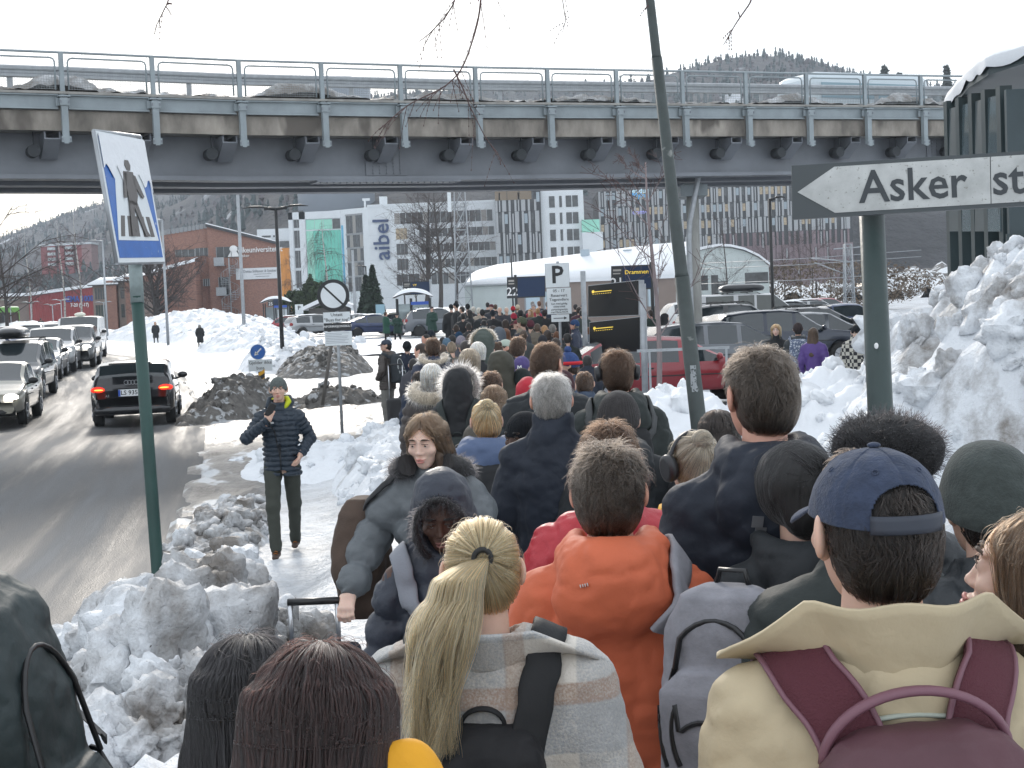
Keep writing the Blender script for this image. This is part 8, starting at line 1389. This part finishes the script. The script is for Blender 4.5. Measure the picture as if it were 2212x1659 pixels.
bn=b.part('banner',mat('banner_white',(.68,.70,.72),.6),(X(514),X(605),-.16,-.06,Z(607),Z(583)));text('Psykisk Skolerod & Syssel' if False else 'Dokka Stillasser & Sysaker','banner_text',.48,mat('grey_print2',(.2,.21,.23),.6),b.T,(X(566),-.19,Z(590)),ext=.01,sx=.8);b.part('banner_lines',mat('grey_print2',(.2,.21,.23),.6),(X(552),X(590),-.18,-.17,Z(597),Z(596)),(X(556),X(586),-.18,-.17,Z(602),Z(601)))
d=175
for i,(x0,x1,e0,e1,lb)in enumerate(((203,256,612,596,'brown gabled town house with a snowy roof and tall windows'),(258,296,606,592,'narrow brown town house beside the brick building'))):
 X=lambda px:ex(px,d)-ex(x0,d);Z=lambda py,px=250:zz_(py,px,d)-gz(ex(x0,d),d)+.3;b=Bld('town_house',lb,x0,d);b.part('wall',BRN,(0,X(x1),0,8,0,Z(e0+3)));b.part('brick_bay',BRK,(X(x1)-1.1,X(x1),-.5,0,0,Z(e0-6)))
 m=MB();m.grid(np.array([[(u,-.6,Z(e0+3)+.0),(u,-.6,Z(e0-1)),(u+.3,4,Z(e0-16)),(u+.6,8,Z(e0-12))]for u in(-.4,X(x1)+.3)]));tag(m.build('snowy_roof',SNOWC,b.T),kind='stuff');b.part('eaves',RD,(-.4,X(x1)+.3,-.62,-.2,Z(e0+4),Z(e0+2)))
 for zz2,h2 in((Z(633),1.3),(Z(672),1.5)):
  for j in range(4):b.part('window',WIN,(.25+j*(X(x1)-1.6)/4,.25+(j+.8)*(X(x1)-1.6)/4,-.05,.02,zz2-h2/2,zz2+h2/2))
d=235;X=lambda px:ex(px,d)-ex(64,d);Z=lambda py,px=130:zz_(py,px,d)-gz(ex(64,d),d)+.3;b=Bld('shop_building','long red shop building with blue letters and opening hours',64,d);RDW=mat('red_siding',(.30,.045,.045),.6,var=.12,vscale=.5)
n_=40
for k in range(n_):u0,u1=k/n_,(k+1)/n_;x0,x1=u0*X(208),u1*X(208);zt=Z(640-20*u0,64+144*u0);b.part('siding_board',RDW,(x0+.015,x1-.015,-.04*(k%2),.3,0,zt))
m=MB();m.grid(np.array([[(X(px),-.5,Z(py,px)-.1),(X(px),-.5,Z(py-5,px)),(X(px),12,Z(py-7,px))]for px,py in((-10,640),(64,638),(208,618))]));tag(m.build('snowy_roof',SNOWC,b.T),kind='stuff');b.part('brown_wing',BRN,(X(-20),-.05,1,10,0,Z(639,40)));b.part('wall',RDW,(0,X(208),.31,10,0,Z(640)))
text('MEGASTORE' if False else 'REMA 1000','wall_lettering',1.25,mat('letter_blue',(.04,.09,.36),.5),b.T,(X(172),-.15,Z(646,172)),thick=.02,ext=.06,sx=.75);text('7-20 (9-17)','wall_lettering',.75,MATS['wall_letter_white'],b.T,(X(174),-.15,Z(659,174)),thick=.015,ext=.04,sx=.82)
d=620
for k,(x0,x1)in enumerate(((96,112),(112,128),(133,146),(150,166),(172,184),(184,205))):
 b=Bld('hill_house',['red ended','white balconied','second red','wide white','third red','long pink'][k]+' terraced house high on the wooded hill',x0,d,group='terraced houses on the hill');zt=at(x0,533-k,d)[2];b.T.location.z=zt-9;red=k in(0,2,4,5);b.part('wall',RDW if k!=5 else mat('pink_wall',(.35,.2,.19),.7),(0,mtr(x1-x0,d),0,10,-8,9));b.part('snowy_roof',SNOWC,(-.4,mtr(x1-x0,d)+.4,-.5,10,9,9.8))
 if k in(1,3):
  for r in range(4):b.part('balcony',WHC,(0,mtr(x1-x0,d),-1.2,-.05,1+r*2.1,2.1+r*2.1))
# == wooded hills
def ridge(px):return np.interp(px,[-500,-60,60,110,180,260,330,430,560,700,900,1150,1400,1480,1560,1640,1700,1780,1860,1950,2050,2300,2800],[560,545,500,482,458,436,418,396,330,262,240,235,225,204,188,175,169,178,200,216,225,240,300])
PX=np.linspace(-500,2800,190);DD=np.concatenate([np.linspace(360,700,14),np.linspace(720,1500,26)]);rr_=ridge(PX)
G2=np.zeros((len(DD),len(PX),3))
for i,dd in enumerate(DD):
 t=np.clip((dd-360)/1140,0,1);x=(PX-1106)/F_*dd;hz=2.05+(hyz(PX)-rr_)/F_*1500;low=np.clip((PX-300)/300,0,1);prof=t**(1.15-.5*low);z=4+(hz-4)*prof;z=z+9*fbm(x/120,dd/120.,0,71,4)*np.sin(np.clip(t,0,1)*math.pi);G2[i,:,0]=x;G2[i,:,1]=dd;G2[i,:,2]=z
m=MB();m.grid(G2);hl=m.build('hill',mat('wooded_hillside',(.055,.055,.058),.95,var=.5,vscale=.02,bump=1,bscale=.2,bdist=3.,speck=(.018,.62,(.55,.58,.62))));tag(hl,kind='structure')
r_=np.random.default_rng(5);NT=15000;ti=r_.uniform(.02,1,NT);pxs=r_.uniform(-350,2500,NT);dd=380+1130*ti**.85;ix=np.clip((pxs+500)/3300*189,0,188.99);iy=np.interp(dd,DD,range(len(DD)));i0,j0=iy.astype(int).clip(0,len(DD)-2),ix.astype(int);fz,fx=iy-i0,ix-j0;Zg=G2[...,2];zg=(Zg[i0,j0]*(1-fx)+Zg[i0,j0+1]*fx)*(1-fz)+(Zg[i0+1,j0]*(1-fx)+Zg[i0+1,j0+1]*fx)*fz;xg=(pxs-1106)/F_*dd
clr=fbm(xg/70,dd/70,0,81,3)>.62;keep=~clr;xg,dd,zg=xg[keep],dd[keep],zg[keep];NT=len(xg)
def trees_np(name,xg,yg,zg,h,w_,m,rings=4,seg=5,seed=0):
 r_=np.random.default_rng(seed);N=len(xg);V=[];a=np.linspace(0,2*math.pi,seg,endpoint=False)
 for k in range(rings):
  t=k/rings;rr_=w_*(1-t)**.8*r_.uniform(.75,1.2,(N,));
  for q in(0,1):sc=1.if q==0 else.55;ang=a[None]+r_.uniform(0,6,(N,1));V.append(np.stack([xg[:,None]+np.cos(ang)*(rr_*sc)[:,None],yg[:,None]+np.sin(ang)*(rr_*sc)[:,None],(zg+h*(.08+.92*t)+(h*.16 if q else 0))[:,None]+0*ang],-1))
 V.append(np.stack([xg,yg,zg+h],-1)[:,None]);V=np.concatenate(V,1);per=V.shape[1];F=[]
 for k in range(2*rings-1):
  for q in range(seg):F.append((k*seg+q,k*seg+(q+1)%seg,(k+1)*seg+(q+1)%seg,(k+1)*seg+q))
 for q in range(seg):F.append(((2*rings-1)*seg+q,(2*rings-1)*seg+(q+1)%seg,per-1,per-1))
 F=np.array(F);Q=(F[None]+(np.arange(N)*per)[:,None,None]).reshape(-1,4);nq=(2*rings-1)*seg;o=mesh_np(name,V.reshape(-1,3),Q,m,None,False);return o
sel=r_.random(NT)<.55
FT=mat('far_spruce',(.06,.085,.085),.95,var=.45,vscale=.03);FB=mat('far_birchwood',(.135,.115,.118),.95,var=.3,vscale=.05)
hh=r_.uniform(3.5,8,NT)
tag(trees_np('spruce_forest',xg[sel],dd[sel],zg[sel]-1,hh[sel],hh[sel]*.20,FT,3,5,1),'dark spruce forest covering the hills',kind='stuff');tag(trees_np('birch_forest',xg[~sel],dd[~sel],zg[~sel]-1,hh[~sel]*.75,hh[~sel]*.24,FB,2,5,2),'bare greyish brown woodland among the spruces',kind='stuff')
m=MB();G3=np.array([[(ex(px,dd_),dd_,zz_(640-(t*(58 if px>1880 else 20))+0,px,dd_)+1.2*float(fbm(px/30.,t*4,0,91,3)))for px in np.linspace(1640,2300,60)]for t,dd_ in((q/20,170+q*4.)for q in range(21))]);m.grid(G3);tag(m.build('rocky_slope',mat('snowy_rock',(.62,.65,.68),.8,bump=1,bscale=.6,bdist=.5,speck=(.28,.52,(.07,.065,.06)))),kind='structure')
m=MB();m.bx(-1300,1500,-40,1540,-3,330);hz_=m.build('haze',None);tag(hz_,kind='stuff');hm_=bpy.data.materials.new('haze');hm_.use_nodes=True;n=hm_.node_tree;n.nodes.remove(n.nodes['Principled BSDF']);pv=n.nodes.new('ShaderNodeVolumePrincipled');pv.inputs['Density'].default_value=.00038;pv.inputs['Color'].default_value=(.82,.90,1,1);n.links.new(pv.outputs[0],n.nodes['Material Output'].inputs['Volume']);hz_.data.materials.append(hm_)
# == trees
BARK=mat('dark_bark',(.060,.050,.045),.9,bump=.6,bscale=20);BIRCH=mat('birch_bark',(.50,.48,.45),.7,speck=(3,.58,(.06,.05,.05)),stretch=(1,1,3));TWIG=mat('twig',(.075,.055,.050),.9);TWIGR=mat('red_twig',(.11,.07,.066),.85)
def bare_tree(x,y,h,r0,label,seed=1,bark=BARK,twig=TWIG,n1=16,spread=.55,droop=0.,multi=1,first=.25,dens=1.,z=None,name='bare_tree',lean=0.):
 r_=np.random.default_rng(seed);g=gz(x,y)if z is None else z;T=thing(name,label,'tree',(x,y,g));tr=MB();br=MB();tw=MB()
 for q in range(multi):
  a0=r_.uniform(0,6.28);K=9;t=np.linspace(0,1,K);sp=.0 if multi==1 else.10*h;P=np.stack([sp*t*math.cos(a0)+.015*h*np.sin(t*5+q)+lean*t*h,sp*t*math.sin(a0)+.01*h*np.cos(t*4+q),t*h*(1-.1*q)],1);tr.tube(P,r0*(1-t)**.8*.95+.012,8)
  for k in range(int(n1*dens)):
   tt=r_.uniform(first,.97);c=np.array([np.interp(tt,t,P[:,i])for i in range(3)]);a=r_.uniform(0,6.28);L_=h*spread*(1-tt)**.6*r_.uniform(.5,.9)+.06*h;up=r_.uniform(.4,1.1)*(1 if droop<.5 else.5);s=np.linspace(0,1,6);d_=np.array([math.cos(a),math.sin(a),up]);d_/=np.linalg.norm(d_);w1=r_.normal(0,.05,3);B_=c+(d_*L_)[None]*s[:,None]+(w1*L_)[None]*(s**2)[:,None]*2+np.array([0,0,.18*L_*(1-4*droop)])[None]*(s**2)[:,None];rb=max(.012,r0*.38*(1-tt)**.5);br.tube(B_,rb*(1-s*.85),5,False)
   for w in range(7):
    ss=r_.uniform(.2,1);c2=np.array([np.interp(ss,s,B_[:,i])for i in range(3)]);d2=d_+r_.normal(0,.55,3);d2[2]+=.15-droop*1.6;d2/=np.linalg.norm(d2);L2=L_*r_.uniform(.22,.45);u=np.linspace(0,1,4);B2=c2+(d2*L2)[None]*u[:,None]+np.array([0,0,-droop*L2*.9])[None]*(u**2)[:,None];tw.tube(B2,max(.006,rb*.35)*(1-u*.7),3,False)
    for v in range(4):c3=B2[r_.integers(1,4)];d3=d2+r_.normal(0,.7,3);d3[2]-=droop*1.5;d3/=np.linalg.norm(d3);B3=np.array([c3,c3+d3*L2*.3+[0,0,-droop*L2*.1],c3+d3*L2*.55+[0,0,-droop*L2*.4]]);tw.tube(B3,[max(.0045,rb*.18)]*3,3,False)
 tr.build('trunk',bark,T);br.build('branches',bark if bark is not BIRCH else TWIG,T);tag(tw.build('twigs',twig,T),kind='stuff');return T
for px,d,h,r0,lb,k in((925,190,15,.28,'tall bare tree left of a pair before the white office',3),(958,186,15.5,.30,'tall bare tree with the thickest trunk before the white office',4),(992,192,14,.24,'bare tree behind the lattice mast',5),(880,160,7,.1,'small bare tree left of the tall pair',6),(905,150,6,.09,'slender sapling before the white office',16)):bare_tree(ex(px,d),d,h,r0,lb,k,n1=26 if h>10 else 16,multi=2 if px==925 else 1)
bare_tree(ex(345,170),170,10,.32,'dark bare tree with upswept boughs before the brick building',7,n1=30,multi=3,spread=.7,first=.15)
bare_tree(ex(-70,90),90,8.5,.25,'dark leaning tree whose branches enter at the left edge',8,n1=34,spread=1.0,first=.2,droop=.1);bare_tree(ex(20,140),140,9,.2,'dark bushy bare tree at the left edge',9,n1=30,spread=.8,first=.2)
for px,d,h,lb,k in((74,200,13,'left white birch before the red wall',10),(146,185,13,'middle white birch above the taxi van',11),(182,190,14,'right white birch above the taxi van',12)):bare_tree(ex(px,d),d,h,.13,lb,k,bark=BIRCH,n1=14,spread=.35,droop=.15,name='birch_tree')
bare_tree(ex(714,210),210,13,.16,'weeping birch before the turquoise glass',13,bark=BIRCH,n1=46,spread=.42,droop=.75,name='birch_tree');bare_tree(ex(640,200),200,9,.1,'thin weeping birch before the orange cladding',14,bark=BIRCH,n1=22,spread=.4,droop=.6,name='birch_tree')
b0=at(1418,800,27);bare_tree(b0[0],b0[1],4.6,.045,'thin young pinkish tree beside the screens',15,bark=mat('pink_bark',(.26,.21,.21),.8),twig=TWIGR,n1=12,spread=.42,first=.30)
for px,d,k in((1575,112,31),(1600,150,32),(1700,140,33),(1735,150,34),(1760,135,35),(1800,150,36),(1665,160,37)):bare_tree(ex(px,d),d,6.5+(k%3),.06,['bare sapling in front of the arched hall','thin bare tree behind the arched hall','first thin bare tree in front of the mauve wall','second thin bare tree in front of the mauve wall','third thin bare tree in front of the mauve wall','thin bare tree left of the catenary mast','thin bare tree right of the black lamp post'][k-31],k,twig=TWIG,n1=14,spread=.4)
def leafy(name,label,cat,x,y,rx_,ry_,h,m,n=2500,s=.22,seed=3,cone=False):
 r_=np.random.default_rng(seed);T=thing(name,label,cat,(x,y,gz(x,y)));u=r_.normal(0,1,(n,3));u/=np.linalg.norm(u,axis=1)[:,None];u*=r_.uniform(.55,1,(n,1))**.4;
 if cone:z=r_.random(n)**1.4;a=r_.uniform(0,6.28,n);R_=(1-z)*r_.uniform(.5,1.1,n);P=np.stack([np.cos(a)*R_*rx_,np.sin(a)*R_*ry_,z*h],1)
 else:P=u*np.array([rx_,ry_,h*.5])*(1+.2*fbm(u[:,0]*3,u[:,1]*3,u[:,2]*3,seed,2))[:,None]+[0,0,h*.5]
 d1=r_.normal(0,1,(n,3));d2=r_.normal(0,1,(n,3));V=np.stack([P-d1*s*.5,P+d2*s*.5,P+d1*s*.5,P-d2*s*.5],1).reshape(-1,3);mesh_np('foliage',V,np.arange(4*n).reshape(-1,4),m,T,False);mb=MB();mb.cyl((0,0,-.2),(0,0,h*.6),.08,6);mb.build('trunk',BARK,T);return T
THU=mat('thuja_green',(.035,.055,.022),.9,var=.5,vscale=2);FIRM=mat('fir_green',(.025,.042,.026),.9,var=.4,vscale=2)
for k,(px,w_,h,d)in enumerate(((650,34,3.6,150),(690,36,4.2,152),(725,34,4.0,151),(680,20,4.6,148))):leafy('thuja_hedge',['left clump','middle clump','right clump','tall tip'][k]+' of the dark green thuja hedge by the brick building','hedge',ex(px,d),d,mtr(w_,d),1.2,h,THU,2600,.2,40+k)
for k,(px,d,h,w_)in enumerate(((800,130,4.4,1.1),(815,128,5.2,1.2),(560,420,16,4))):leafy('fir_tree',['narrow dark fir left of its taller neighbour','taller narrow dark fir behind the stewards','tall spruce above the brick building'][k],'tree',ex(px,d),d,w_,w_,h,FIRM,3000,.22 if k<2 else.8,50+k,True)
for k,(px,h)in enumerate(((1930,24),(1960,20),(2063,27),(2090,18))):dd_=420.;T=leafy('fir_tree',['dark','short dark','pointed','low'][k]+' conifer rising above the far end of the bridge','tree',ex(px,dd_),dd_,3.4,3.4,h,FIRM,1800,1.0,60+k,True);T.location.z=at(px,[148,165,148,190][k],dd_)[2]-h
sc_=leafy('scrub','brown leafless scrub along the railway','shrub',ex(1770,125),125,9.5,3,4.2,mat('scrub_brown',(.15,.115,.085),.95,var=.4,vscale=1),9000,.12,70)
T=thing('bus','pale blue and white minibus crossing the bridge at the right','bus',tuple(bp(23.4,-2.6,6.5)),math.atan2(BU[1],BU[0]));mb=MB();mb.bx(-1.9,2.5,-1.0,1.0,.3,1.85);o=mb.build('bus_body',mat('bus_pale',(.55,.62,.66),.3),T);bv=o.modifiers.new('b','BEVEL');bv.width=.35;bv.segments=4
mb=MB();mb.bx(-1.6,2.2,-1.015,-1.005,1.05,1.5);mb.build('side_windows',mat('bus_glass',(.25,.36,.42),.1),T)
for xx_ in(-1.2,1.6):mb=MB();mb.cyl((xx_,-1.02,.42),(xx_,-.8,.42),.42,16);mb.build('wheel',TYRE,T)
o3=at(715,175,420);T=thing('domed_building','grey domed roof showing above the bridge railing','building',tuple(o3-[0,0,30]));mb=MB();P_=[[(math.cos(a)*r*11,math.sin(a)*r*11,29+2.6*(1-r*r))for a in np.linspace(0,6.283,25)]for r in np.linspace(0,1,8)];mb.grid(np.array(P_));mb.build('dome',mat('dome_grey',(.22,.25,.29),.5),T);mb=MB();mb.cyl((0,0,-30),(0,0,29),10.6,24);mb.build('drum',mat('dome_grey',(.22,.25,.29),.5),T)
# == birch boughs hanging in from above
o_=np.array([-7.5,9.5,gz(-7.5,9.5)]);T=thing('birch_tree','birch whose thin budding branches hang into the top of the picture','tree',tuple(o_));mb=MB();mb.tube([(0,0,0),(.3,0,4),(.8,0,8),(1.4,.2,11)],[.22,.18,.12,.06],10);mb.build('trunk',BIRCH,T);mb=MB();tw=MB();r_=np.random.default_rng(17)
def bough(pts,d,r0,nt=26,L=60):
 P=np.array([at(px,py,d+k*.05)for k,(px,py)in enumerate(pts)])-o_;t=np.linspace(0,len(P)-1,30);C=np.stack([np.interp(t,range(len(P)),P[:,i])for i in range(3)],1)
 for _ in range(2):C[1:-1]=(C[:-2]+2*C[1:-1]+C[2:])/4
 mb.tube(C,np.linspace(r0,r0*.35,30),6,False)
 for k in range(nt):
  i=r_.integers(3,29);d_=C[min(29,i+1)]-C[i-1];d_/=np.linalg.norm(d_);d2=d_*.7+r_.normal(0,.45,3)+[0,0,-.35];d2/=np.linalg.norm(d2);l=L/F_*d*r_.uniform(.4,1.3);u=np.linspace(0,1,6)[:,None];B_=C[i]+d2*l*u+r_.normal(0,.05,3)*l*u**2+np.array([0,0,-.25*l])*u**2;tw.tube(B_,r0*.28*(1-u[:,0]*.5),4,False)
  for q in range(5):tw.ball(B_[1+q%5],(.0035,.0035,.006),5,4)
bough([(1042,-900),(1045,-200),(1040,0),(1030,60),(1000,150),(960,190),(880,225),(820,280)],8.5,.0075,30,100);bough([(1000,-300),(985,0),(960,40),(925,75),(905,90)],8.8,.006,12,60);bough([(1225,-200),(1215,0),(1222,45),(1215,70)],8.9,.004,5,40);bough([(385,-200),(365,0),(345,40),(338,55)],8.2,.005,6,40);bough([(1660,-250),(1625,0),(1590,50),(1563,97)],8.0,.006,5,26);bough([(980,150),(1000,190),(1015,230),(1050,300),(1075,330)],8.6,.005,10,70);bough([(1400,-200),(1398,0),(1402,20)],8.8,.003,2,20)
mb.build('boughs',TWIGR,T);tag(tw.build('twigs',TWIGR,T),kind='stuff')
b0=np.array([-7.5+1.1,9.5,10.5]);mb=MB()
for q in((1042,-900),(1000,-300),(385,-200)):e_=at(q[0],q[1],8.5);mb.tube([b0-o_,(b0+e_)/2-o_+[0,0,.8],e_-o_],[.05,.03,.011],6)
mb.build('limbs',TWIG,T)
dg=bpy.context.evaluated_depsgraph_get()
for o in[o for o in COL.objects if o.type=='FONT']:
 me=bpy.data.meshes.new_from_object(o.evaluated_get(dg),depsgraph=dg);n2=o.name;par,mw,props=o.parent,o.matrix_basis.copy(),dict(o.items());o.name=n2+'_x';bpy.data.objects.remove(o);q=link(n2,me,par);q.matrix_basis=mw
 for k_,v_ in props.items():q[k_]=v_
